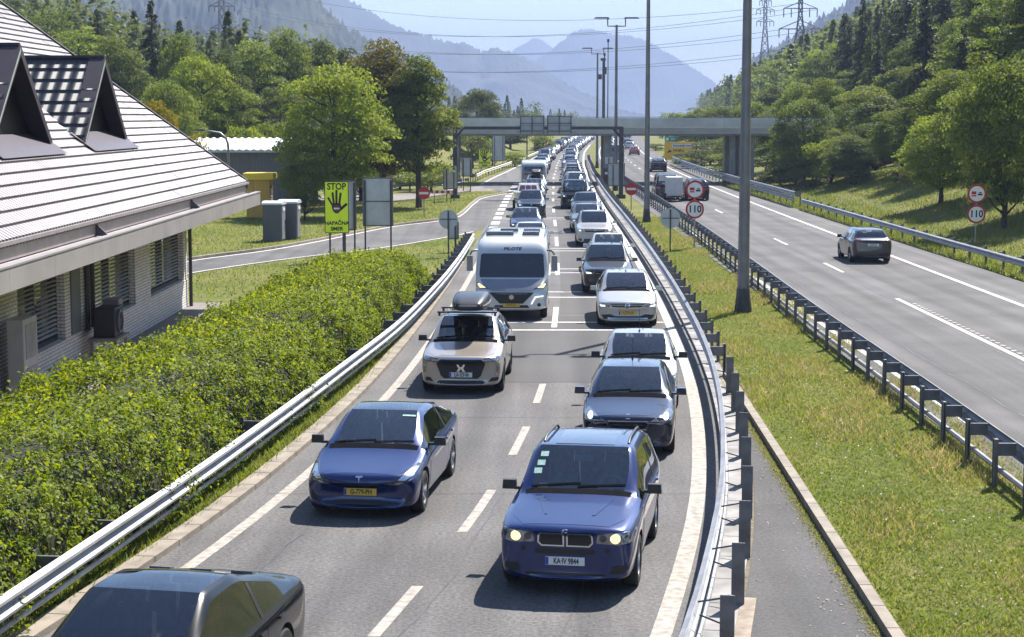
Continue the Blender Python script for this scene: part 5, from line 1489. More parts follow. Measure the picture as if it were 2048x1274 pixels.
speed_pair("no overtaking and 110 signs on one post on the median", 8.8, 85.5, 2.80, 1.86, .445)
speed_pair("no overtaking and 110 signs on one post before the tree on the grass bank", 22.75, 87, 2.50, 1.50, .46)
t = thing("road_sign", "amber direction board with a green plate on top beyond the bridge", "road sign", (22.45, 238, float(ground_z(22.45, 238))))
MB().box((0, 0, 1.80), (4.2, .08, 2.3)).build("panel", m_amber, t, bevel=.02)
MB().box((-1.2, 0, 3.33), (1.7, .08, .68)).build("panel", m_green, t)
MB().box((.4, -.05, 2.45), (3.0, .02, .5)).build("inset_plate", m_swhite, t)
add_text("lettering", "Karavanke tunnel", .38, m_black, t, (.4, -.065, 2.45), .003, bold=.01)
add_text("lettering", "Hru\u0161ica", .46, m_black, t, (-.2, -.05, 1.82), .003, bold=.012)
add_text("lettering", "Jesenice  2", .46, m_black, t, (.1, -.05, 1.22), .003, bold=.012)
mb = MB(); mb.prism([(-1.75, 1.55), (-1.3, 2.0), (-1.28, 1.75), (-1.1, 1.7), (-1.2, 1.6), (-1.45, 1.6), (-1.5, 1.5)], 'y', -.06, -.045); mb.build("arrow", m_black, t)
add_text("lettering", "E61", .42, m_swhite, t, (-.95, -.05, 3.33), .003, bold=.01)
MB().box((-1.75, -.05, 3.33), (.4, .02, .42)).build("motorway_symbol", m_swhite, t)
posts(t, (-1.9, 1.6), 2.6, .08)

# ---------------------------------------------------------------- the toll building on the left
bd = thing("building", "white brick toll building with a steep metal tile roof and dormers", "building", (-9.0, 40, 0))
ox = 9.0
def bw(x): return x + ox       # to the building's own frame
mb_brick = bpy.data.materials.new("white_brick")
t_, b_ = nodes_of(mb_brick)
tc = t_.nodes.new("ShaderNodeTexCoord"); mp = t_.nodes.new("ShaderNodeMapping"); mp.inputs["Rotation"].default_value = (R(90), 0, R(90))
bk = t_.nodes.new("ShaderNodeTexBrick"); bk.inputs["Scale"].default_value = 1.0; bk.inputs["Brick Width"].default_value = .26; bk.inputs["Row Height"].default_value = .085; bk.inputs["Mortar Size"].default_value = .008
bk.inputs[1].default_value = (.82, .79, .76, 1); bk.inputs[2].default_value = (.68, .65, .62, 1); bk.inputs[3].default_value = (.14, .13, .13, 1)
sx_ = t_.nodes.new("ShaderNodeSeparateXYZ"); cb_ = t_.nodes.new("ShaderNodeCombineXYZ")
t_.links.new(tc.outputs["Object"], sx_.inputs[0]); ad_ = t_.nodes.new("ShaderNodeMath"); t_.links.new(sx_.outputs[0], ad_.inputs[0]); t_.links.new(sx_.outputs[1], ad_.inputs[1])
t_.links.new(ad_.outputs[0], cb_.inputs[0]); t_.links.new(sx_.outputs[2], cb_.inputs[1]); t_.links.new(cb_.outputs[0], bk.inputs["Vector"])
t_.links.new(bk.outputs[0], b_.inputs["Base Color"]); b_.inputs["Roughness"].default_value = .8
m_roof = bpy.data.materials.new("metal_tile")
t_, b_ = nodes_of(m_roof)
b_.inputs["Base Color"].default_value = (.36, .32, .34, 1); b_.inputs["Metallic"].default_value = .6; b_.inputs["Roughness"].default_value = .50
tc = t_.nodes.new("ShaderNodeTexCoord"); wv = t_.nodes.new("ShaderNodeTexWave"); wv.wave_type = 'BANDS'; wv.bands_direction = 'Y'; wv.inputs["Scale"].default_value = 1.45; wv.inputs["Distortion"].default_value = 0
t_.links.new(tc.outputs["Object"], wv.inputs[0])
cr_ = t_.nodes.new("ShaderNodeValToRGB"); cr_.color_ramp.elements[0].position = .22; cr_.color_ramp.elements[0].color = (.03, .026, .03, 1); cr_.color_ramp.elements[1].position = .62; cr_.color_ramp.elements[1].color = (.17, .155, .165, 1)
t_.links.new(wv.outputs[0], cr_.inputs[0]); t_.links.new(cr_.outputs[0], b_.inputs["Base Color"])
bp = t_.nodes.new("ShaderNodeBump"); bp.inputs["Strength"].default_value = .8; bp.inputs["Distance"].default_value = .05
t_.links.new(wv.outputs[0], bp.inputs["Height"]); t_.links.new(bp.outputs[0], b_.inputs["Normal"])
nn = t_.nodes.new("ShaderNodeTexNoise"); nn.inputs["Scale"].default_value = 1.2; nn.inputs["Detail"].default_value = 6; t_.links.new(tc.outputs["Object"], nn.inputs[0])
rr = t_.nodes.new("ShaderNodeMapRange"); rr.inputs[3].default_value = .40; rr.inputs[4].default_value = .60; t_.links.new(nn.outputs[0], rr.inputs[0]); t_.links.new(rr.outputs[0], b_.inputs["Roughness"])
m_roofd = mat("course_shade_and_joint", (.075, .07, .075), .4, .3, var=.2, scale=4)  # dark tone for the painted course shade and the sheet joints
m_fascia = mat("eave_metal", (.33, .305, .295), .55, .1, col2=(.26, .24, .235), scale=1.0)
m_board = mat("verge_board", (.045, .032, .042), .5, var=.15)
m_edge = mat("verge_edge", (.40, .46, .43), .5, .2, var=.1)
m_blind = mat("blind_slat", (.74, .74, .72), .35, .3, var=.15, scale=3)
m_win = mat("window_dark", (.012, .014, .016), .08, coat=.6, var=.2)
Y0, Y1 = -22, 20.4          # along the road in the building's frame (world y 18 .. 60.4)
# stepped roof courses
mb = MB(); sl = .73; px_ = .28
n = 41; xe = bw(-9.0)
V = []; nrib = 1
prof = []
for k in range(n):
    xa = xe - k * px_; za = 4.10 + k * px_ * sl
    prof += [(xa, za + .035), (xa - px_, za + px_ * sl + .0)]
prof2 = prof + [(prof[-1][0], prof[-1][1] - .25), (xe, 3.98)]
mb.prism([(p[0], p[1]) for p in prof2], 'y', Y0, Y1)
mb.build("roof", m_roof, bd)
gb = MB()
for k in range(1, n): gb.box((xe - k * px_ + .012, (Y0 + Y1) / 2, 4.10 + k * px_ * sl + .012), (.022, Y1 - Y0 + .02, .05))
gb.build("course_shade", m_roofd, bd)  # dark strips paint in the shade under each tile course
# staggered sheet joints, one on every course
jb = MB(); jr = random.Random(2)
for k in range(n):
    for q in range(5):
        yj = Y1 - 3.0 - q * 9 + (k * 1.37) % 3.2
        if yj < Y0 + 1: continue
        xa = xe - k * px_; za = 4.10 + k * px_ * sl
        jb.add([(xa, yj, za + .05), (xa, yj + .07, za + .05), (xa - px_ * .9, yj + .07, za + px_ * sl * .9 + .02), (xa - px_ * .9, yj, za + px_ * sl * .9 + .02), (xa, yj, za + .02), (xa, yj + .07, za + .02)], [(0, 1, 2, 3), (4, 5, 1, 0)])
jb.build("sheet_joint", m_roofd, bd)
mb = MB(); mb.prism([(xe + .02, 4.16), (xe - n * px_, 4.16 + n * px_ * sl + .05), (xe - n * px_, 3.9 + n * px_ * sl), (xe + .02, 3.86)], 'y', Y1 - .02, Y1 + .10); mb.build("verge_board", m_board, bd)
mb = MB(); mb.box((bw(-9.12), (Y0 + Y1) / 2, 3.90), (.16, Y1 - Y0, .34)); mb.box((bw(-9.0), (Y0 + Y1) / 2, 4.06), (.14, Y1 - Y0 + .1, .07)); mb.build("roof_gutter", mat("gutter_metal", (.33, .29, .29), .5, .3, var=.1), bd)
mb = MB(); mb.box((bw(-9.0), (Y0 + Y1) / 2, 3.68), (.75, Y1 - Y0, .05)); mb.build("eave_ledge", mat("ledge_metal", (.46, .42, .41), .6, .1, col2=(.30, .27, .26), scale=2.5, detail=6), bd)
mb = MB()
for k in range(14): mb.box((bw(-8.60), Y0 + (k + .5) * (Y1 - Y0) / 14, 3.54), (.09, (Y1 - Y0) / 14 - .008, .42))
mb.box((bw(-8.62), (Y0 + Y1) / 2, 3.76), (.16, Y1 - Y0, .035))
mb.box((bw(-9.0), Y1 + .03, 3.54), (.85, .08, .42)); mb.build("eave_fascia", m_fascia, bd)
mb = MB(); mb.box((bw(-9.85), (Y0 + Y1) / 2, 3.42), (2.45, Y1 - Y0 - .2, .06)); mb.build("eave_soffit", m_fascia, bd)
mb = MB()
for yj in (-13, -1.5, 10): mb.prism([(bw(-8.75), 3.72), (bw(-9.04), 3.72), (bw(-9.04), 4.0)], 'y', yj, yj + .05)
mb.build("snow_bracket", m_dark, bd)
# walls: plinth, piers, windows
W0 = bw(-10.9)
mb = MB(); mb.box((W0 - .1, (Y0 + 19.2) / 2, .45), (.30, 19.2 - Y0, .9)); mb.build("plinth_wall", mb_brick, bd)
wins = [(13.2, 18.6, 2), (6.0, 11.0, 2), (-1.2, 2.9, 2), (-9.5, -3.2, 2), (-18, -11.5, 2)]
edges = [19.2]
mb = MB()
for a, b_, k in wins: edges += [b_, a]
edges += [Y0]
for i in range(0, len(edges), 2):
    b_, a = edges[i], edges[i + 1]
    if b_ - a > .02: MB().box((W0 - .12, (a + b_) / 2, 2.15), (.30, b_ - a, 2.5)).build("brick_pier", mb_brick, bd)
mb.box((W0 - 4, 19.05, 2.0), (7.6, .3, 3.9)); mb.build("wall", mb_brick, bd)
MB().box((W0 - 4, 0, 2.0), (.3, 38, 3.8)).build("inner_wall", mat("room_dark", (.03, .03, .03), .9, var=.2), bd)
for a, b_, k in wins:
    wf = MB()
    for z in (.95, 3.28): wf.box((W0 - .22, (a + b_) / 2, z), (.12, b_ - a, .10))
    for q in range(k + 1): wf.box((W0 - .22, a + .05 + q * (b_ - a - .1) / k, 2.1), (.12, .10, 2.3))
    wo = wf.build("window", mat("window_frame", (.055, .05, .05), .5, var=.1), bd)
    MB().box((W0 - .27, (a + b_) / 2, 2.1), (.02, b_ - a - .05, 2.3)).build("pane", m_win, wo)
    sb = MB()
    for q in range(k):
        y0_, y1_ = a + .12 + q * (b_ - a - .1) / k, a - .02 + (q + 1) * (b_ - a - .1) / k
        for z in np.arange(1.12, 3.2, .105): sb.add([(W0 - .18, y0_, z), (W0 - .18, y1_, z), (W0 - .11, y1_, z - .035), (W0 - .11, y0_, z - .035)], [(0, 1, 2, 3)])
    sb.build("blind", m_blind, wo)
mb = MB(); mb.tube([(W0 + .16, 19.1, 0), (W0 + .16, 19.1, 3.3), (W0 + .9, 19.1, 3.5)], .06, 8); mb.build("downpipe", mat("pipe_dark", (.05, .035, .035), .5, var=.1), bd)
for yy in (4.9, 5.5): MB().tube([(W0 + .1, yy, .9), (W0 + .1, yy, 3.4)], .06, 8).build("downpipe", MATS["pipe_dark"], bd)
mb = MB(); mb.box((W0 + .02, 3.9, 2.1), (.1, .9, 2.3)); mb.build("door", mat("door_grey", (.16, .16, .17), .6, var=.1), bd)
# dormers
def dormer(yc, hw):
    xf = bw(-11.3); z0 = 4.1 + .73 * 2.3; z1 = 7.84; xb = bw(-14.25)
    m = MB()
    th = .1
    # roof sides as courses of tiles
    nc = 7
    for sg in (-1, 1):
        for k in range(nc):
            f0, f1 = k / nc, (k + 1) / nc
            ya, za = yc + sg * hw * (1 - f0), z0 + (z1 - z0) * f0
            yb, zb = yc + sg * hw * (1 - f1), z0 + (z1 - z0) * f1
            xa, xb_ = xf + .35 - .0, None
            back = lambda z: bw(-9.0) - (z - 4.1) / .73 - .1
            m.add([(xf + .3, ya, za + .05), (back(za), ya, za + .05), (back(zb), yb, zb), (xf + .3, yb, zb), (xf + .3, ya, za), (back(za), ya, za)], [(0, 1, 2, 3) if sg < 0 else (3, 2, 1, 0), (4, 5, 1, 0)])
    d_ = m.build("dormer", m_tilew, bd)
    mb = MB(); mb.add([(xf - .15, yc - hw, z0), (xf - .15, yc + hw, z0), (xf - .15, yc, z1 - .02)], [(0, 1, 2)]); mb.build("dormer_window", mat("dormer_dark", (.02, .016, .02), .35, var=.3), d_)
    mb = MB()
    for sg in (-1, 1):
        mb.add([(xf + .32, yc + sg * (hw + .12), z0 - .1), (xf + .32, yc, z1 + .07), (xf + .32, yc, z1 - .18), (xf + .32, yc + sg * (hw - .14), z0 - .1), (xf - .1, yc + sg * (hw + .12), z0 - .1), (xf - .1, yc, z1 + .07), (xf - .1, yc, z1 - .18), (xf - .1, yc + sg * (hw - .14), z0 - .1)], [(0, 1, 2, 3), (7, 6, 5, 4), (0, 4, 5, 1), (3, 2, 6, 7)])
    mb.build("verge_board", m_board, d_)
    mb = MB(); mb.add([(xf + .33, yc - hw - .05, z0 - .1), (xf + .33, yc - .02, z1 + .0), (xf + .33, yc - .02, z1 - .10), (xf + .33, yc - hw + .06, z0 - .1)], [(0, 1, 2, 3)]); mb.build("verge_edge", m_edge, d_)
    mb = MB(); mb.tube([(xf + .3, yc, z1 + .04), (xb, yc, z1 + .04)], .07, 6); mb.build("ridge_cap", m_board, d_)
    mb = MB(); mb.add([(xf + .62, yc - hw - .2, z0 - .36), (xf + .62, yc + hw + .35, z0 - .36), (xf - .05, yc + hw + .3, z0 + .12), (xf - .05, yc - hw - .2, z0 + .12)], [(0, 1, 2, 3)]); mb.build("flashing", mat("flashing", (.045, .036, .05), .45, .3, var=.1), d_)
m_tilew = bpy.data.materials.new("dormer_tile")
t_, b_ = nodes_of(m_tilew)
b_.inputs["Base Color"].default_value = (.075, .075, .08, 1); b_.inputs["Roughness"].default_value = .58; b_.inputs["Coat Weight"].default_value = .0
tc = t_.nodes.new("ShaderNodeTexCoord"); wv = t_.nodes.new("ShaderNodeTexWave"); wv.bands_direction = 'X'; wv.inputs["Scale"].default_value = .9; wv.inputs["Distortion"].default_value = 0
t_.links.new(tc.outputs["Object"], wv.inputs[0]); bp = t_.nodes.new("ShaderNodeBump"); bp.inputs["Strength"].default_value = 1; bp.inputs["Distance"].default_value = .09
t_.links.new(wv.outputs[0], bp.inputs["Height"]); t_.links.new(bp.outputs[0], b_.inputs["Normal"])
dormer(8.4, 2.45); dormer(.1, 2.45)
# things standing along its wall
ac = thing("air_conditioner", "black air conditioning unit with a round fan on a low bench by the building", "air conditioner", (-10.3, 45.0, 0))
MB().box((0, 0, 1.12), (.55, 1.0, .75)).build("casing", mat("unit_black", (.02, .02, .022), .5, var=.2), ac, bevel=.03)
mb = MB(); mb.lathe([(.24, 0), (.30, 0), (.30, .05), (.24, .05)], (.28, .0, 1.12), 'x', 24, close=True)
for k in range(5): mb.box((.29, 0, 1.12), (.02, .5, .03), M=Matrix.Rotation(k * PI / 5, 3, 'X'))
mb.build("fan_grille", m_galvd, ac)
MB().box((0, .55, 1.55), (.4, .5, .18)).build("cover", m_fascia, ac)
mb = MB(); mb.box((0, 0, .70), (.75, 1.5, .08)); mb.box((.3, -.6, .33), (.08, .08, .66)); mb.box((.3, .6, .33), (.08, .08, .66)); mb.box((-.3, -.6, .33), (.08, .08, .66)); mb.box((-.3, .6, .33), (.08, .08, .66)); mb.build("bench", m_conc, ac)
cb2 = thing("cabinet", "tall white framed cabinet against the near end of the brick building", "cabinet", (-10.45, 37.6, 0))
MB().box((0, 0, 1.05), (.35, 1.1, 2.0)).build("case", mat("cabinet_white", (.52, .49, .47), .6, var=.1), cb2, bevel=.02)
for z in (.62, 1.55): MB().box((.18, 0, z), (.02, .8, .72)).build("door", mat("cabinet_door", (.36, .32, .31), .6, var=.15), cb2)

# ---------------------------------------------------------------- small buildings and furniture beyond the side road
sh = thing("shed", "long grey shed with a white corrugated roof behind the trees", "shed", (-18.8, 126, 0))
MB().box((0, 3.5, 1.95), (8.6, 7, 3.9)).build("wall", mat("shed_grey", (.12, .12, .135), .7, var=.15, scale=1.5, stretch=(6, 1, .3)), sh)
mb = MB()
V = []; nn_ = 90
for k in range(nn_ + 1):
    x = -4.6 + 9.2 * k / nn_; dz = .05 * math.sin(k * PI / 2.5)
    V += [(x, -.4, 3.98 + dz), (x, 4.0, 4.75 + dz)]
mb.add(V, [(2 * k, 2 * k + 2, 2 * k + 3, 2 * k + 1) for k in range(nn_)]); mb.build("roof", mat("roof_sheet_white", (.62, .64, .66), .45, .2, var=.1, scale=2), sh)
MB().box((0, -.42, 3.86), (9.2, .06, .16)).build("fascia", m_sback, sh)
MB().box((-3.0, -.02, 2.6), (.9, .06, 1.1)).build("window", m_win, sh)
kk = thing("kiosk", "small yellow kiosk with an overhanging flat roof beside the shed", "kiosk", (-15.9, 112, 0))
MB().box((0, 0, 1.2), (1.45, 1.6, 2.4)).build("wall", mat("kiosk_tan", (.60, .36, .07), .7, var=.15, scale=2, stretch=(5, 1, .3)), kk)
MB().box((.05, 0, 2.58), (1.9, 2.0, .42)).build("roof", mat("kiosk_yellow", (.88, .60, .04), .5, var=.06), kk, bevel=.03)
MB().box((.74, 0, 1.4), (.03, .9, 1.1)).build("window", m_win, kk)
m_wc = mat("toilet_grey", (.085, .09, .10), .55, var=.12, scale=1.5); m_wcf = mat("toilet_front", (.22, .23, .26), .5, var=.12)
def toilet(x, y, label):
    t = thing("portable_toilet", label, "portable toilet", (x, y, 0), R(-6), "portable toilets on the lawn")
    mb = MB(); mb.box((0, 0, .92), (.95, .98, 1.84)); mb.build("cabin", m_wc, t, bevel=.03)
    mb = MB(); mb.prism([(-.52, 1.84), (.52, 1.84), (.50, 1.93), (.25, 2.03), (-.25, 2.03), (-.50, 1.93)], 'x', -.52, .54); mb.build("roof", mat("toilet_roof", (.55, .56, .58), .5, var=.06), t, True, bevel=.01)
    mb = MB(); mb.box((.49, 0, .92), (.04, .72, 1.66)); d_ = mb.build("door", m_wcf, t, bevel=.01)
    MB().box((.52, .25, .95), (.04, .04, .2)).build("handle", m_dark, d_)
    MB().box((.52, 0, 1.6), (.03, .4, .16)).build("vent", m_swhite, d_)
toilet(-12.15, 90.6, "grey portable toilet nearer the road, showing its wide side wall")
toilet(-11.55, 92.1, "grey portable toilet half hidden behind its twin on the lawn")
sl2 = thing("street_lamp", "curved street lamp behind the corner of the building roof", "street lamp", (-18.3, 115, 0))
mb = MB(); mb.tube([(0, 0, 0), (0, 0, 4.4), (-.12, 0, 4.9), (-.5, 0, 5.25), (-1.5, 0, 5.42)], [.09, .08, .07, .06, .05], 8); mb.build("pole", m_pole, sl2, True)
MB().box((-1.8, 0, 5.43), (.6, .22, .12)).build("lamp_head", m_dark, sl2)
c = Car('saloon', TYPES['saloon'], P_white, "white saloon parked behind the grey sign on the toll plaza", "car", None, detail=0); c.t.location = (-12.5, 139, 0); c.t.rotation_euler = (0, 0, R(-60))
bb_ = thing("barrier_board", "red and white striped barrier board on the lawn edge by the no entry sign", "barrier", (-5.0, 128, 0))
mb = MB(); mb.box((0, 0, .9), (1.6, .04, .22)); mb.build("board", m_red, bb_)
mb = MB()
for k in range(4): mb.box((-.6 + k * .4, -.025, .9), (.18, .012, .20))
mb.build("stripe", m_swhite, bb_)
for sg in (-1, 1): MB().box((sg * .6, 0, .45), (.05, .05, .9)).build("leg", m_dark, bb_)

# ---------------------------------------------------------------- pylons and lines
m_latt = mat("lattice_steel", (.085, .09, .10), .6, .3, var=.2)
def pylon(label, x, y, z0, h, wbase, wtop, arms, r, group="lattice power pylons"):
    t = thing("pylon", label, "pylon", (x, y, z0), 0, group)
    mb = MB(); n = 11
    hw = lambda z: (wbase + (wtop - wbase) * min(1, z / (h * .62)) ** .75) / 2 if z < h * .9 else wtop / 2 * max(.08, (h - z) / (h * .1))
    zs = [h * (1 - (1 - k / n) ** 1.25) for k in range(n + 1)]
    for sx in (-1, 1):
        for sy in (-1, 1): mb.tube([(sx * hw(z), sy * hw(z), z) for z in zs], r * 1.3, 4)
    for a, b_ in zip(zs[:-1], zs[1:]):
        A, B = hw(a), hw(b_)
        for s in (-1, 1):
            mb.tube([(-A, s * A, a), (B, s * B, b_)], r, 3); mb.tube([(A, s * A, a), (-B, s * B, b_)], r, 3)
            mb.tube([(s * A, -A, a), (s * B, B, b_)], r, 3); mb.tube([(s * A, A, a), (s * B, -B, b_)], r, 3)
        mb.tube([(-B, -B, b_), (B, -B, b_)], r, 3)
    mb.build("tower", m_latt, t)
    for z, hwid in arms:
        mb = MB(); A = hw(z)
        for sg in (-1, 1):
            mb.tube([(sg * A, -A, z), (sg * hwid, 0, z)], r * 1.2, 4); mb.tube([(sg * A, A, z), (sg * hwid, 0, z)], r * 1.2, 4); mb.tube([(sg * A, 0, z + hwid * .35), (sg * hwid, 0, z)], r * 1.2, 4)
            for q in (.55, 1.0): mb.tube([(sg * hwid * q, 0, z), (sg * hwid * q, 0, z - 2.2)], r * 1.5, 5)
        mb.build("cross_arm", m_latt, t)
    return t
pylon("dark lattice pylon rising behind the trees on the left", -113, 700, 18, 40, 7, 2.2, [(22.5, 4.5), (31, 5.0), (39, 3.5)], .16)
pylon("slim lattice pylon between the lamp post and the wooded spur", 113, 802, 26, 33.5, 5.5, 1.4, [(22.5, 3.8), (27.5, 4.0), (31.5, 2.6)], .11)
pylon("tall lattice pylon with wide arms above the trees on the right", 72.5, 452, 17, 23.5, 5.0, .9, [(6.3, 4.6), (11.2, 5.3), (16.3, 4.2)], .09)
m_wire = mat("wire", (.16, .18, .21), .6, .3, var=.1)
def wire(p0, p1, sag, i):
    p0, p1 = Vector(p0), Vector(p1)
    pts = []
    for k in range(25):
        q = k / 24; p_ = p0.lerp(p1, q); p_.z -= sag * 4 * q * (1 - q); pts.append(p_)
    mb = MB(); mb.tube(pts, .055, 4)
    tag(mb.build("power_line", m_wire), "thin power line sagging across the valley between the pylons", "power line", "power lines across the valley")
for i, (a, b_, sag) in enumerate([((-113, 700, 59), (72.5, 452, 34.5), 9), ((-116, 700, 50), (68.5, 452, 33), 9.5), ((-110, 700, 50), (76.5, 452, 33), 9.5), ((-117, 700, 41.5), (67.5, 452, 28), 8.5), ((-109, 700, 41.5), (77.5, 452, 28), 8.5), ((-117, 700, 33), (68, 452, 23), 7.5), ((-109, 700, 33), (77, 452, 23), 7.5)]): wire(a, b_, sag, i)
# ---------------------------------------------------------------- vegetation
L_green = leafmat("leaf_green", (.078, .115, .026), (.20, .24, .054), trans=.42)
L_light = leafmat("leaf_light_green", (.092, .138, .026), (.22, .262, .05), trans=.43)
L_dark = leafmat("leaf_dark_green", (.058, .085, .024), (.155, .185, .048), trans=.38)
L_brown = leafmat("leaf_turning", (.09, .10, .025), (.20, .19, .045), (.30, .13, .05), trans=.4)
L_yellow = leafmat("leaf_yellow", (.15, .145, .024), (.30, .245, .034))
L_spruce = leafmat("needle_green", (.034, .050, .018), (.085, .10, .034), trans=.25)
L_hedge = leafmat("leaf_hedge", (.090, .145, .020), (.28, .335, .046), (.38, .41, .08), trans=.42)
L_grass = leafmat("grass_blade", (.095, .145, .028), (.215, .24, .058), (.34, .27, .14), trans=.42)
m_bark = mat("bark", (.075, .058, .045), .9, col2=(.035, .028, .022), scale=4, bump=.5)

def quads(C, N, size, aspect=1.0, r=rng):
    """leaf quads at C with normals N"""
    n = len(C)
    N = N / (np.linalg.norm(N, axis=1)[:, None] + 1e-9)
    T = r.normal(size=(n, 3)); T -= N * (T * N).sum(1)[:, None]; T /= np.linalg.norm(T, axis=1)[:, None] + 1e-9
    B = np.cross(N, T)
    s = (size if np.ndim(size) else np.full(n, size)) * r.uniform(.65, 1.35, n)
    T = T * (s * .5)[:, None]; B = B * (s * .5 * aspect)[:, None]
    V = np.empty((n, 4, 3)); V[:, 0] = C - T; V[:, 1] = C + B * .8 + N * (s * .12)[:, None]; V[:, 2] = C + T; V[:, 3] = C - B * .8 + N * (s * .12)[:, None]
    return V.reshape(-1, 3), np.arange(4 * n).reshape(n, 4)
def crown_leaves(seed, n, rx, rz, zc, leaf, nclump=70, shape=1.0, lump=.24):
    r = np.random.default_rng(seed)
    d = r.normal(size=(nclump, 3)); d /= np.linalg.norm(d, axis=1)[:, None]
    rad = r.uniform(.35, 1.0, nclump) ** .45
    cc = d * rad[:, None] * np.array([rx, rx, rz]) * .84
    # ovoid: narrower at the top
    tt = (cc[:, 2] / rz + 1) / 2
    cc[:, :2] *= (1.12 - .45 * tt ** 1.5 * shape)[:, None]
    cr = r.uniform(.6, 1.25, nclump) * lump * rx
    k = r.choice(nclump, n, p=(cr ** 2 / (cr ** 2).sum()))
    e = r.normal(size=(n, 3)); e /= np.linalg.norm(e, axis=1)[:, None]
    e[:, 2] = np.abs(e[:, 2]) * .85 - .25
    q = r.uniform(.72, 1.08, n) + .10 * r.normal(size=n)
    C = cc[k] + e * (cr[k] * q)[:, None] * np.array([1.1, 1.1, .8])
    N = e + .9 * r.normal(size=(n, 3)) + np.array([0, 0, .5])
    tone = np.clip(r.uniform(0, 1, nclump)[k] * .55 + r.uniform(0, .5, n), 0, 1)
    C[:, 2] += zc
    V, Q = quads(C, N, leaf, .75, r)
    return V, Q, tone, cc + np.array([0, 0, zc])
def trunk_mesh(seed, h, r0, cc, z0):
    rd = random.Random(seed); mb = MB()
    top = Vector((rd.uniform(-.3, .3), rd.uniform(-.3, .3), h * .8))
    pts = [Vector((0, 0, -.3)), Vector((rd.uniform(-.1, .1), rd.uniform(-.1, .1), z0)), Vector((rd.uniform(-.2, .2), rd.uniform(-.2, .2), h * .5)), top]
    mb.tube(pts, [r0 * 1.25, r0, r0 * .65, r0 * .2], 8)
    for c_ in rd.sample(list(range(len(cc))), min(14, len(cc))):
        p = Vector(cc[c_]); b_ = Vector((0, 0, max(z0, p.z - (.35 + .2 * rd.random()) * math.hypot(p.x, p.y) - .4)))
        b_.z = min(b_.z, h * .72)
        mid = b_.lerp(p, .5) + Vector((0, 0, -.15))
        mb.tube([b_, mid, p], [r0 * .42, r0 * .28, r0 * .1], 5)
    return mb.mesh("trunk", [m_bark], True)
DEC = {}
def dec_proto(key, seed, n, h, rx, zfrac, leaf, nclump, lump=.24, shape=1.0):
    rz = h * (1 - zfrac) / 2; zc = h - rz * .97
    V, Q, tone, cc = crown_leaves(seed, n, rx, rz, zc, leaf, nclump, shape, lump)
    me = np_mesh("crown", V, Q, [L_green], tone)
    DEC[key] = (me, trunk_mesh(seed, h, .028 * h * .6 + .04, cc, h * zfrac * .8), h)
dec_proto('round', 1, 26000, 10, 3.9, .07, .20, 150, .27)
dec_proto('tall', 2, 26000, 13, 3.4, .07, .21, 150, .30)
dec_proto('oval', 3, 20000, 11, 2.9, .10, .21, 120, .32)
dec_proto('wide', 4, 27000, 9, 4.6, .04, .20, 160, .25)
dec_proto('loose', 5, 9000, 12, 3.2, .15, .25, 60, .26)
dec_proto('bush', 6, 6000, 4, 2.3, .02, .17, 45, .3, .6)
def conifer(key, seed, n, h, rb, leaf):
    r = np.random.default_rng(seed)
    nb = 150
    zb = h * (.10 + .88 * r.uniform(0, 1, nb) ** 1.05)
    L = rb * (1 - (zb / h)) ** .8 * r.uniform(.7, 1.12, nb) + .15
    az = r.uniform(0, 2 * PI, nb)
    k = r.choice(nb, n, p=L / L.sum())
    q = r.uniform(.08, 1, n) ** .75
    rad = L[k] * q
    side = r.normal(size=n) * .12 * (L[k] + .3)
    C = np.stack([np.cos(az[k]) * rad - np.sin(az[k]) * side, np.sin(az[k]) * rad + np.cos(az[k]) * side, zb[k] - rad * .32 + r.normal(size=n) * .10], 1)
    N = np.stack([np.cos(az[k]) * .4, np.sin(az[k]) * .4, np.ones(n)], 1) + .6 * r.normal(size=(n, 3))
    tone = np.clip(r.uniform(0, 1, nb)[k] * .5 + r.uniform(0, .5, n), 0, 1)
    V, Q = quads(C, N, leaf, .55, r)
    mb = MB(); mb.tube([(0, 0, -.3), (0, 0, h * .5), (0, 0, h * .98)], [.025 * h * .7, .016 * h, .02], 7)
    DEC[key] = (np_mesh("crown", V, Q, [L_spruce], tone), mb.mesh("trunk", [m_bark], True), h)
conifer('spruce', 21, 8000, 16, 2.9, .34)
conifer('spruce_b', 22, 7000, 13, 2.5, .32)
conifer('larch', 23, 5500, 15, 2.4, .30)
TNAME = {'round': 'leafy_tree', 'tall': 'leafy_tree', 'oval': 'leafy_tree', 'wide': 'leafy_tree', 'loose': 'leafy_tree', 'bush': 'shrub', 'spruce': 'spruce_tree', 'spruce_b': 'spruce_tree', 'larch': 'larch_tree'}
tr_ = random.Random(9)
def tree(kind, x, y, h, label, group=None, leaf=None, wide=1.0, z=None):
    crown, trunk, h0 = DEC[kind]
    k = h / h0
    zz = float(ground_z(x, y)) if z is None else z
    t = thing(TNAME[kind], label, "shrub" if kind == 'bush' else "tree", (x, y, zz), tr_.uniform(0, 6.28), group)
    t.scale = (k * wide, k * wide, k)
    c = obj("crown", crown, t)
    if leaf: c.material_slots[0].link = 'OBJECT'; c.material_slots[0].material = leaf
    obj("trunk", trunk, t)
    return t
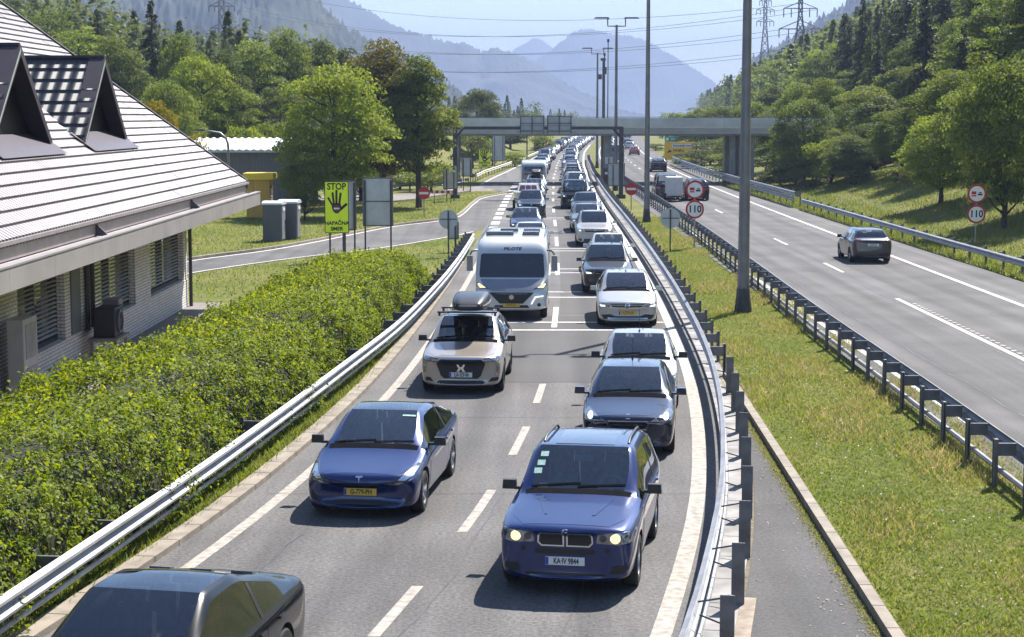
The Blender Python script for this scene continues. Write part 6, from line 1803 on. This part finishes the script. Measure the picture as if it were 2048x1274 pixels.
def pxtree(kind, px, ytop, d, label, leaf=None, wpx=None, group=None, zg=None):
    """a tree at distance d whose crown tip reaches the height seen at ytop"""
    x = (px - 1024) / 3550 * d; s = 3550 / d
    zg = float(ground_z(x, d)) if zg is None else zg
    h = 6.3 + (233 - ytop) / s - zg
    wide = 1.0
    if wpx:
        me = DEC[kind][0]; w0 = {'round': 7.6, 'tall': 6.6, 'oval': 5.6, 'wide': 9, 'loose': 6.2, 'bush': 4.4, 'spruce': 5.2, 'spruce_b': 4.5, 'larch': 4.2}[kind]
        wide = (wpx / s) / (w0 * h / DEC[kind][2])
    return tree(kind, x, d, max(h, 1.2), label, group, leaf, min(max(wide, .5), 2.2), zg)
GL = "trees around the toll plaza on the left"
pxtree('round', 668, 108, 112, "big light green leafy tree behind the near yellow stop sign", L_light, 250, GL)
pxtree('tall', 765, 66, 126, "tall leafy tree with reddish brown patches behind the large grey sign back", L_brown, 190, GL)
pxtree('wide', 722, 215, 134, "dark green spreading tree filling the gap behind the large grey sign back", L_green, 210, GL)
pxtree('oval', 838, 102, 124, "dark green leafy tree with a bare trunk base left of the gantry", L_green, 150, GL)
pxtree('wide', 610, 265, 108, "low dark spreading tree between the toilets and the near stop sign", L_green, 120, GL)
pxtree('bush', 535, 230, 146, "yellow green bush above the white shed roof", L_light, 100, GL)
pxtree('bush', 495, 240, 143, "second yellow green bush at the left end of the white shed roof", L_light, 90, GL)
pxtree('round', 312, 182, 95, "orange yellow tree behind the building roof", L_yellow, 120, GL)
pxtree('bush', 360, 250, 92, "low yellowing bush at the foot of the building roof edge", L_yellow, 80, GL)
for i, (k, px, yt, d, lf, wp, lab) in enumerate([
 ('spruce', 312, 0, 172, None, 110, "pointed spruce, tallest of the trees behind the building roof"),
 ('tall', 240, 62, 165, L_green, 150, "rounded green tree left of the pointed spruce behind the roof"),
 ('oval', 372, 60, 160, L_green, 130, "green tree just right of the pointed spruce behind the roof"),
 ('round', 405, 95, 150, L_light, 150, "light green tree in front of the left lattice pylon"),
 ('loose', 170, 40, 190, L_light, 140, "pale loose tree at the left above the building roof"),
 ('oval', 455, 92, 165, L_dark, 120, "dark tree at the foot of the left lattice pylon"),
 ('tall', 520, 70, 172, L_green, 150, "green tree right of the left lattice pylon"),
 ('tall', 578, 44, 175, L_green, 130, "tallest leafy tree between the left pylon and the light green tree"),
 ('oval', 640, 72, 180, L_dark, 130, "dark green tree behind the big light green tree"),
 ('oval', 695, 92, 185, L_dark, 110, "dark tree top peeping over between the light green and the reddish tree"),
 ('round', 470, 150, 152, L_green, 150, "green tree above the curved street lamp"),
 ('round', 560, 160, 155, L_dark, 150, "dark green tree above the white shed roof"),
 ('wide', 340, 150, 140, L_green, 170, "wide green tree above the orange yellow tree"),
 ('loose', 110, 10, 205, L_green, 120, "loose green tree farthest left on the slope above the roof"),
 ('spruce_b', 205, 20, 215, None, 90, "spruce behind the pale loose tree above the roof")]):
    pxtree(k, px, yt, d, lab, lf, wp, GL)
for i, (k, px, yt, d, lf, wp, lab) in enumerate([
 ('wide', 955, 172, 255, L_dark, 115, "dark bushy tree rising above the bridge left of the gantry signs"),
 ('bush', 945, 262, 220, L_dark, 90, "dark bush on the grass embankment under the bridge"),
 ('bush', 985, 275, 232, L_green, 60, "green bush behind the far yellow stop sign"),
 ('bush', 1030, 300, 225, L_light, 60, "light green bush low on the embankment beside the tall grey sign back"),
 ('bush', 1085, 266, 300, L_light, 50, "yellowish bush beyond the short signal mast"),
 ('round', 1020, 243, 330, L_green, 90, "round green tree under the bridge beyond the embankment"),
 ('bush', 862, 320, 150, L_light, 110, "pale bush at the toll plaza barrier below the dark tree"),
 ('bush', 800, 330, 155, L_green, 120, "green bush behind the trunk of the dark green tree"),
 ('bush', 720, 320, 158, L_dark, 130, "dark bush behind the large grey sign back")]):
    pxtree(k, px, yt, d, lab, lf, wp)
GRT = "trees at the foot of the wooded slope on the right"
rows = [
 ('tall', 1600, 158, 178, L_green, 120), ('tall', 1648, 148, 170, L_light, 110), ('round', 1560, 205, 185, L_dark, 120), ('round', 1500, 195, 215, L_green, 100), ('oval', 1540, 165, 225, L_dark, 90),
 ('round', 1605, 185, 153, L_dark, 130), ('wide', 1590, 262, 158, L_dark, 130), ('wide', 1650, 250, 156, L_green, 150), ('bush', 1660, 268, 148, L_light, 110), ('round', 1720, 160, 160, L_green, 150), ('oval', 1750, 185, 150, L_dark, 130),
 ('wide', 1745, 240, 146, L_dark, 150), ('round', 1800, 205, 140, L_green, 140), ('tall', 1850, 165, 132, L_green, 150), ('tall', 1905, 130, 126, L_light, 160), ('round', 1960, 150, 108, L_green, 210),
 ('wide', 2010, 105, 93, L_green, 260), ('round', 1880, 215, 112, L_light, 170), ('oval', 2060, 90, 98, L_dark, 200), ('round', 1700, 262, 143, L_dark, 120), ('bush', 1620, 330, 150, L_dark, 90), ('bush', 1560, 335, 158, L_dark, 90), ('bush', 1710, 335, 141, L_dark, 110), ('bush', 1790, 330, 134, L_green, 120),
 ('round', 1440, 205, 270, L_green, 110), ('oval', 1390, 212, 300, L_light, 80), ('bush', 1350, 218, 340, L_light, 70), ('round', 1420, 275, 230, L_dark, 110), ('wide', 1480, 260, 205, L_dark, 130), ('bush', 1400, 295, 218, L_dark, 100), ('bush', 1460, 300, 200, L_green, 90), ('bush', 1530, 290, 188, L_dark, 100), ('bush', 1345, 300, 262, L_dark, 70), ('bush', 1310, 285, 330, L_dark, 60), ('bush', 1365, 322, 225, L_light, 70)]
kindname = {'tall': 'tall', 'round': 'rounded', 'oval': 'slim', 'wide': 'spreading', 'bush': 'low'}
cname = {'leaf_green': 'green', 'leaf_light_green': 'light green', 'leaf_dark_green': 'dark green'}
order = sorted(range(len(rows)), key=lambda i: rows[i][1])
for rank, i in enumerate(order):
    k, px, yt, d, lf, wp = rows[i]
    where = "near the amber board" if px < 1430 else "behind the right piers" if px < 1570 else "behind the grass bank" if px < 1830 else "beside the bank's 110 signs"
    what = ('shrub' if k == 'bush' else 'tree')
    pxtree(k, px, yt, d, f"{kindname[k]} {cname[lf.name]} {what} {where}, {ordinal(rank + 1)} along the slope", lf, wp, GRT)
# wooded hillside above them: single trees near by, one mass far off
GH = "trees covering the hillside across the road"
hr_ = random.Random(31)
placed = []
tries = 0
while len(placed) < 210 and tries < 20000:
    tries += 1
    d = hr_.uniform(125, 330); px = hr_.uniform(1480, 2110)
    x = (px - 1024) / 3550 * d
    x0 = 31 + max(0, d - 150) * .085
    if x < x0 + 4: continue
    if any((x - a) ** 2 + (d - b_) ** 2 < 3.6 ** 2 for a, b_ in placed): continue
    placed.append((x, d))
for x, d in placed:
    k = hr_.choice(['spruce', 'spruce', 'spruce_b', 'larch', 'tall', 'oval', 'loose', 'round'])
    h = {'spruce': 14, 'spruce_b': 11.5, 'larch': 13, 'tall': 11.5, 'oval': 10, 'loose': 11, 'round': 9}[k] * hr_.uniform(.75, 1.2)
    lf = None if k in ('spruce', 'spruce_b', 'larch') else hr_.choice([L_green, L_dark, L_green, L_light])
    if k == 'larch': lf = hr_.choice([L_green, L_dark])
    lab = {'spruce': "dark pointed spruce among the trees on the wooded hillside", 'spruce_b': "short dark spruce among the trees on the wooded hillside", 'larch': "feathery larch among the trees on the wooded hillside"}.get(k, "leafy tree among the conifers on the wooded hillside")
    tree(k, x, d, h, lab, GH, lf, hr_.uniform(.9, 1.25))

def forest(name, label, pts, seed, nleaf=420, conif=.6):
    """far wood: many small trees in one mesh"""
    r = np.random.default_rng(seed)
    VV = []; TT = []; n0 = 0
    for (x, y, z, h) in pts:
        con = r.uniform() < conif
        n = nleaf
        if con:
            zz = r.uniform(.05, 1, n) ** .9
            rad = h * .17 * (1 - zz) ** .8 * np.sqrt(r.uniform(.3, 1, n)) + .1
            a = r.uniform(0, 2 * PI, n)
            C = np.stack([np.cos(a) * rad, np.sin(a) * rad, zz * h], 1); tb = r.uniform(0, .45)
        else:
            e = r.normal(size=(n, 3)); e /= np.linalg.norm(e, axis=1)[:, None]
            q = r.uniform(.6, 1, n) ** .5 * (1 + .25 * np.sin(e[:, 0] * 7 + h) * np.cos(e[:, 1] * 6))
            C = e * q[:, None] * np.array([h * .30, h * .30, h * .42]); C[:, 2] += h * .52; tb = r.uniform(.2, .75)
        N = C * np.array([1, 1, .3]) + h * .25 * r.normal(size=(n, 3)); N[:, 2] += h * .15
        V, _ = quads(C + np.array([x, y, z]), N, h * .058, .8, r)
        VV.append(V); TT.append(np.clip(tb + r.uniform(-.15, .35, n), 0, 1))
    V = np.concatenate(VV); T = np.concatenate(TT)
    o = obj(name, np_mesh(name, V, np.arange(len(V)).reshape(-1, 4), [L_dark], T))
    return tag(o, label, "forest", kind="stuff")
fr = random.Random(77); pts = []
while len(pts) < 1500:
    d = fr.uniform(300, 1000); s = fr.uniform(0, 1) ** 1.2 * (95 + d * .08)
    x = 31 + (d - 150) * .085 + 2 + s
    if x > d * .33: continue
    if fr.random() > (300 / d) ** .6 * 1.2: continue
    pts.append((x, d, float(ground_z(x, d)), fr.uniform(9, 17)))
forest("distant_forest", "hazy wooded spur descending to the valley on the right", pts, 5)
pts = []
while len(pts) < 420:
    d = fr.uniform(215, 700); x = -fr.uniform(30, 30 + d * .25)
    if x < -d * .33: continue
    pts.append((x, d, float(ground_z(x, d)), fr.uniform(9, 15)))
for _ in range(150):
    d = fr.uniform(520, 950); x = float(CEN(d)) + fr.choice([-1, -1, -1, 1]) * fr.uniform(16, 60)
    if x > float(CEN(d)): x += 22
    pts.append((x, d, float(ground_z(x, d)), fr.uniform(6, 10)))
forest("distant_forest", "far trees along the motorway and up the left valley side", pts, 6, conif=.35)

# ---------------------------------------------------------------- the hedge
hg = thing("hedge", "long dense bright green hedge between the building path and the crash barrier", "hedge")
def hedge_dims(y):
    xr = lrail(y) - np.interp(y, [10, 40, 50], [.16, .2, .5]); xl = np.interp(y, [10, 30, 34, 39, 49, 57, 63], [-9.2, -8.6, -8.0, -7.3, -6.8, -6.2, -5.0])
    h = np.interp(y, [10, 30, 45, 55, 60, 63.5], [1.75, 1.85, 1.85, 1.85, 1.55, .7])
    return xl, xr, h
nh = 210000
yv = rng.uniform(0, 1, nh) ** .9 * 46 + 18
ph = rng.uniform(-.12, 1.12, nh) * PI
xl, xr, h = hedge_dims(yv)
cx, hwid = (xl + xr) / 2, (xr - xl) / 2
def lump(y, a): return np.sin(y * 1.9 + a * 2.2) * .05 + np.sin(y * 3.7 - a * 5 + 1) * .045 + np.sin(y * 7.3 + a * 9) * .035 + np.sin(y * .73 + a) * .07
k = 1 + lump(yv, ph * 2) + rng.normal(size=nh) * .035
ee = .62
cs, sn = np.cos(ph), np.sin(ph)
hx = np.sign(cs) * np.abs(cs) ** ee * hwid * k; hz = np.where(sn > 0, np.abs(sn) ** ee, -.15) * h * k
C = np.stack([cx + hx, yv, np.maximum(hz, .03)], 1)
endf = yv > 62
N = np.stack([cs, np.zeros(nh), np.maximum(sn, .1)], 1) + .75 * rng.normal(size=(nh, 3)) + np.array([0, 0, .35])
cl = np.sin(yv * 2.3 + ph * 7) * np.cos(yv * 5.1 - ph * 3)
tone = np.clip(.42 + .16 * cl + rng.uniform(-.38, .38, nh) + .0, 0, .94); tone[rng.uniform(size=nh) > .985] = 1
# loose shoots standing out of the surface
ns = 900
ys_ = rng.uniform(19, 62, ns); xl2, xr2, h2 = hedge_dims(ys_); u = rng.uniform(.02, .98, ns)
SC_, SN_ = [], []
for i in range(ns):
    base = np.array([xl2[i] + (xr2[i] - xl2[i]) * u[i], ys_[i], h2[i] * (1 - abs(2 * u[i] - 1) ** 3.5) ** .6]); hh = rng.uniform(.10, .42) * (1.6 if u[i] < .15 else 1)
    m_ = 10
    SC_.append(base + np.stack([rng.normal(size=m_) * .05, rng.normal(size=m_) * .05, rng.uniform(0, hh, m_)], 1)); SN_.append(rng.normal(size=(m_, 3)))
C = np.concatenate([C, np.concatenate(SC_)]); N = np.concatenate([N, np.concatenate(SN_)]); tone = np.r_[tone, rng.uniform(.4, 1, ns * 10)]
V, Q = quads(C, N, np.r_[np.full(nh, .076), np.full(ns * 10, .08)], .72)
obj("foliage", np_mesh("foliage", V, Q, [L_hedge], tone), hg)
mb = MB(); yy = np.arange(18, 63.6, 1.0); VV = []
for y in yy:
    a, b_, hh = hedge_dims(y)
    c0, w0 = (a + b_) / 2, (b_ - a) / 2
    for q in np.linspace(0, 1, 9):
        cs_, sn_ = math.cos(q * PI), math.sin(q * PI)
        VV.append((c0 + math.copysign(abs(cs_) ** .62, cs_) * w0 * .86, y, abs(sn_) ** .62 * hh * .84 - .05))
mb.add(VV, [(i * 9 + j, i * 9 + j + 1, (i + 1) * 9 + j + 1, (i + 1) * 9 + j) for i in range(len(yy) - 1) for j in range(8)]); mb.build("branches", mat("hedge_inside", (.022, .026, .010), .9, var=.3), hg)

# ---------------------------------------------------------------- grass on the verges, weeds along kerbs
def blades(name, label, xs, ys, hgt, wd, tone, bend=.35):
    n = len(xs)
    a = rng.uniform(0, 2 * PI, n); z = ground_z(xs, ys)
    hh = hgt * rng.uniform(.5, 1.4, n)
    dx, dy = np.cos(a) * wd, np.sin(a) * wd
    lx, ly = rng.normal(size=n) * hh * bend, rng.normal(size=n) * hh * bend
    V = np.empty((n, 3, 3))
    V[:, 0] = np.stack([xs - dx, ys - dy, z], 1); V[:, 1] = np.stack([xs + dx, ys + dy, z], 1); V[:, 2] = np.stack([xs + lx, ys + ly, z + hh], 1)
    o = obj(name, np_mesh(name, V.reshape(-1, 3), np.arange(3 * n).reshape(n, 3), [L_grass], tone))
    return tag(o, label, "grass", kind="stuff")
n = 170000
ys_ = 17 + (rng.uniform(0, 1, n) ** 1.6) * 95
xa = np.where(ys_ < 43, 4.15 + .0276 * ys_ + .1, RIGHT(ys_) + rr_(ys_) + .35); xb = bl(ys_) + .9
xs_ = xa + (xb - xa) * rng.uniform(0, 1, n)
patchy = np.sin(xs_ * 1.7 + ys_ * .6) + np.sin(ys_ * .9 - xs_ * 2.1 + 2) + .8 * np.sin(xs_ * .7 + ys_ * .23)
dry = np.clip(.42 + .30 * patchy + .45 * ((xs_ - (xa + xb) / 2) / (xb - xa)), 0, 1)
tone = np.clip(rng.uniform(.05, .75, n) + np.where(rng.uniform(size=n) < dry * .85, .5, 0), 0, 1)
keep = rng.uniform(size=n) < .92 - .35 * np.clip(patchy - .9, 0, 1)
blades("grass", "patchy green and dry grass on the median strip", xs_[keep], ys_[keep], .07 * (1 + .55 * np.clip(patchy[keep], -.8, 2)), .012, tone[keep], .7)
n = 30000
ys_ = rng.uniform(18, 86, n); xs_ = lrail(ys_) + rng.uniform(-.3, 1.0, n) ** 1.0 * 1.0
ok = xs_ < LEFT(ys_) - .82
blades("grass", "tufts of weeds under the crash barrier beside the hedge", xs_[ok], ys_[ok], .16, .016, rng.uniform(.1, .9, ok.sum()), .6)
n = 60000
ys_ = rng.uniform(62, 150, n); xs_ = rng.uniform(-24, -1, n)
sel = np.ones(n, bool)
SPX = np.array(dense(side_pairs, 0)); SPB = np.array(dense(side_pairs, 1))
up = np.interp(xs_, SPX[:, 0], SPX[:, 1]); lo = np.interp(xs_, SPB[:, 0], SPB[:, 1])
sel = ((ys_ > up + .5) & (ys_ < np.interp(xs_, [-24, -15, -8.7, -5.7, -3.5], [120, 124, 131, 141, 150]) - .6)) | ((ys_ < lo - .5) & (xs_ < lrail(ys_) - .3))
blades("grass", "lawn grass on both sides of the side road", xs_[sel], ys_[sel], .10, .022, rng.uniform(.1, .75, sel.sum()), .6)
n = 50000
ys_ = rng.uniform(52, 165, n); xs_ = br(ys_) - .25 + rng.uniform(0, 1, n) ** 1.3 * 12
blades("grass", "bright grass on the bank behind the far crash barrier", xs_, ys_, .17, .028, rng.uniform(.15, .85, n), .5)
n = 9000
ys_ = rng.uniform(17, 44, n); xs_ = 4.05 + .0276 * ys_ - .12 - np.abs(rng.normal(size=n)) * .07
blades("grass", "weeds and dry litter along the kerb of the narrow path", xs_, ys_, .05, .012, rng.uniform(.5, 1, n), .8)
# white flower heads in the median grass
n = 220
ys_ = rng.uniform(19, 44, n); xs_ = 4.3 + .0276 * ys_ + (bl(ys_) - 4.5 - .0276 * ys_) * rng.beta(2, 2.5, n)
Cf = np.stack([xs_, ys_, rng.uniform(.08, .2, n)], 1)
V, Q = quads(Cf, np.tile([0, 0, 1.0], (n, 1)) + .3 * rng.normal(size=(n, 3)), .035)
tag(obj("flowers", np_mesh("flowers", V, Q, [mat("petal", (.5, .49, .38), .8, var=.1)])), "tiny white flowers scattered in the median grass", "flowers", kind="stuff")
n = 500
ys_ = rng.uniform(17, 43, n); xs_ = 4.0 + .0276 * ys_ - np.abs(rng.normal(size=n)) * .5
ok = xs_ > RIGHT(ys_) + 1.0
Cf = np.stack([xs_, ys_, np.full(n, .012)], 1)[ok]
V, Q = quads(Cf, np.tile([0, 0, 1.0], (len(Cf), 1)) + .2 * rng.normal(size=(len(Cf), 3)), .03)
tag(obj("litter", np_mesh("litter", V, Q, [mat("dry_leaf", (.34, .28, .21), .8, var=.3, scale=4)])), "pale dry leaf litter on the narrow path by the kerb", "litter", kind="stuff")
# ---------------------------------------------------------------- mountains and the hazy air
m_mount = mat("mountain_forest", (.040, .055, .026), .95, col2=(.018, .030, .016), scale=.02, detail=9)
m_mount2 = mat("mountain_far", (.05, .06, .035), .95, col2=(.025, .035, .022), scale=.012, detail=9)
def mountain(name, prof, D, m, depth=1.7, seed=0, rough=.1, tree=6.0):
    """ridge at distance D whose crest follows the profile; slopes fall to the valley in front and behind"""
    px = np.array([p[0] for p in prof], float); py = np.array([p[1] for p in prof], float)
    xs = np.linspace(px[0], px[-1], 340)
    f0 = interp(px, py); f = lambda q: np.maximum(f0(q), -70 - 8 * np.sin(q * .013))
    X = (xs - 1024) / 3550 * D; Z = 6.3 + (233 - f(xs)) / 3550 * D
    r = np.random.default_rng(seed)
    Z = np.maximum(Z, 1)
    nt_ = 46; V = []
    for j in range(nt_ + 1):
        t = j / nt_ * 1.0
        for i in range(len(xs)):
            z = Z[i] * (1 - t) ** 1.15
            nx_ = noise.fractal(Vector((X[i] / (D * .05), t * 3.0 + seed, seed * 1.7)), 1.0, 2.1, 6)
            sp = abs(noise.noise(Vector((X[i] / (D * .045) + t * 1.5, seed * 3.1, 0))))
            amp = math.sin(PI * min(1, t * 1.02)) if 0 < t < 1 else 0
            V.append((X[i], D - Z[i] * depth * t + amp * Z[i] * .35 * (sp - .3), z + amp * Z[i] * rough * nx_ + (r.normal() * tree * (.38 if j == 0 else .22) if j < nt_ else 0)))
    n = len(xs); zb = -2.0
    for i in range(n): V.append((X[i], D + Z[i] * 1.2 + 50, zb))
    V = np.array(V)
    Q = []
    for j in range(nt_):
        for i in range(n - 1): Q.append((j * n + i, (j + 1) * n + i, (j + 1) * n + i + 1, j * n + i + 1))
    o = (nt_ + 1) * n
    for i in range(n - 1): Q.append((i + 1, o + i + 1, o + i, i))
    return struct(obj(name, np_mesh(name, V, np.array(Q), [m], smooth=True)))
mountain("mountain", [(-300, -330), (0, -260), (300, -220), (540, -110), (640, 0), (660, 28), (680, 44), (736, 82), (790, 105), (832, 124), (860, 140), (904, 172), (950, 205), (1000, 232)], 1700, m_mount, 1.6, 3, tree=9)
mountain("mountain", [(200, -300), (450, -170), (620, -50), (696, 0), (748, 28), (788, 52), (824, 66), (860, 76), (908, 86), (940, 90), (960, 104), (988, 98), (1020, 106), (1072, 128), (1120, 160), (1160, 184), (1192, 196), (1240, 220), (1300, 231)], 4200, m_mount2, 1.6, 7, tree=8)
mountain("mountain", [(1010, 125), (1024, 105), (1052, 88), (1066, 80), (1076, 80), (1104, 98), (1140, 120), (1200, 140)], 7600, m_mount2, 1.5, 9, tree=8)
mountain("mountain", [(1020, 150), (1072, 120), (1120, 88), (1140, 70), (1156, 64), (1188, 62), (1217, 71), (1257, 74), (1289, 84), (1333, 108), (1370, 130), (1393, 144), (1440, 175), (1520, 215), (1600, 228)], 6200, m_mount2, 1.6, 12, tree=8)
mountain("mountain", [(1480, 130), (1560, 85), (1640, 34), (1700, 0), (1800, -70), (2000, -180), (2300, -260)], 2300, m_mount, 1.6, 15, tree=9)
hz = bpy.data.meshes.new("haze")
x0, x1, y0, y1, z0, z1 = -3000, 3000, -60, 9000, -4, 390
hz.from_pydata([(x0, y0, z0), (x1, y0, z0), (x1, y1, z0), (x0, y1, z0), (x0, y0, z1), (x1, y0, z1), (x1, y1, z1), (x0, y1, z1)], [], [(3, 2, 1, 0), (4, 5, 6, 7), (0, 1, 5, 4), (1, 2, 6, 5), (2, 3, 7, 6), (3, 0, 4, 7)])
m = bpy.data.materials.new("haze_air"); m.use_nodes = True
t = m.node_tree; t.nodes.remove(t.nodes["Principled BSDF"])
v = t.nodes.new("ShaderNodeVolumePrincipled")
v.inputs["Color"].default_value = (.52, .64, .93, 1)
v.inputs["Density"].default_value = 0.00026
v.inputs["Anisotropy"].default_value = 0.0
t.links.new(v.outputs[0], t.nodes["Material Output"].inputs["Volume"])
hz.materials.append(m)
ho = obj("haze", hz); ho["kind"] = "stuff"; ho["label"] = "thin blue summer haze filling the valley"
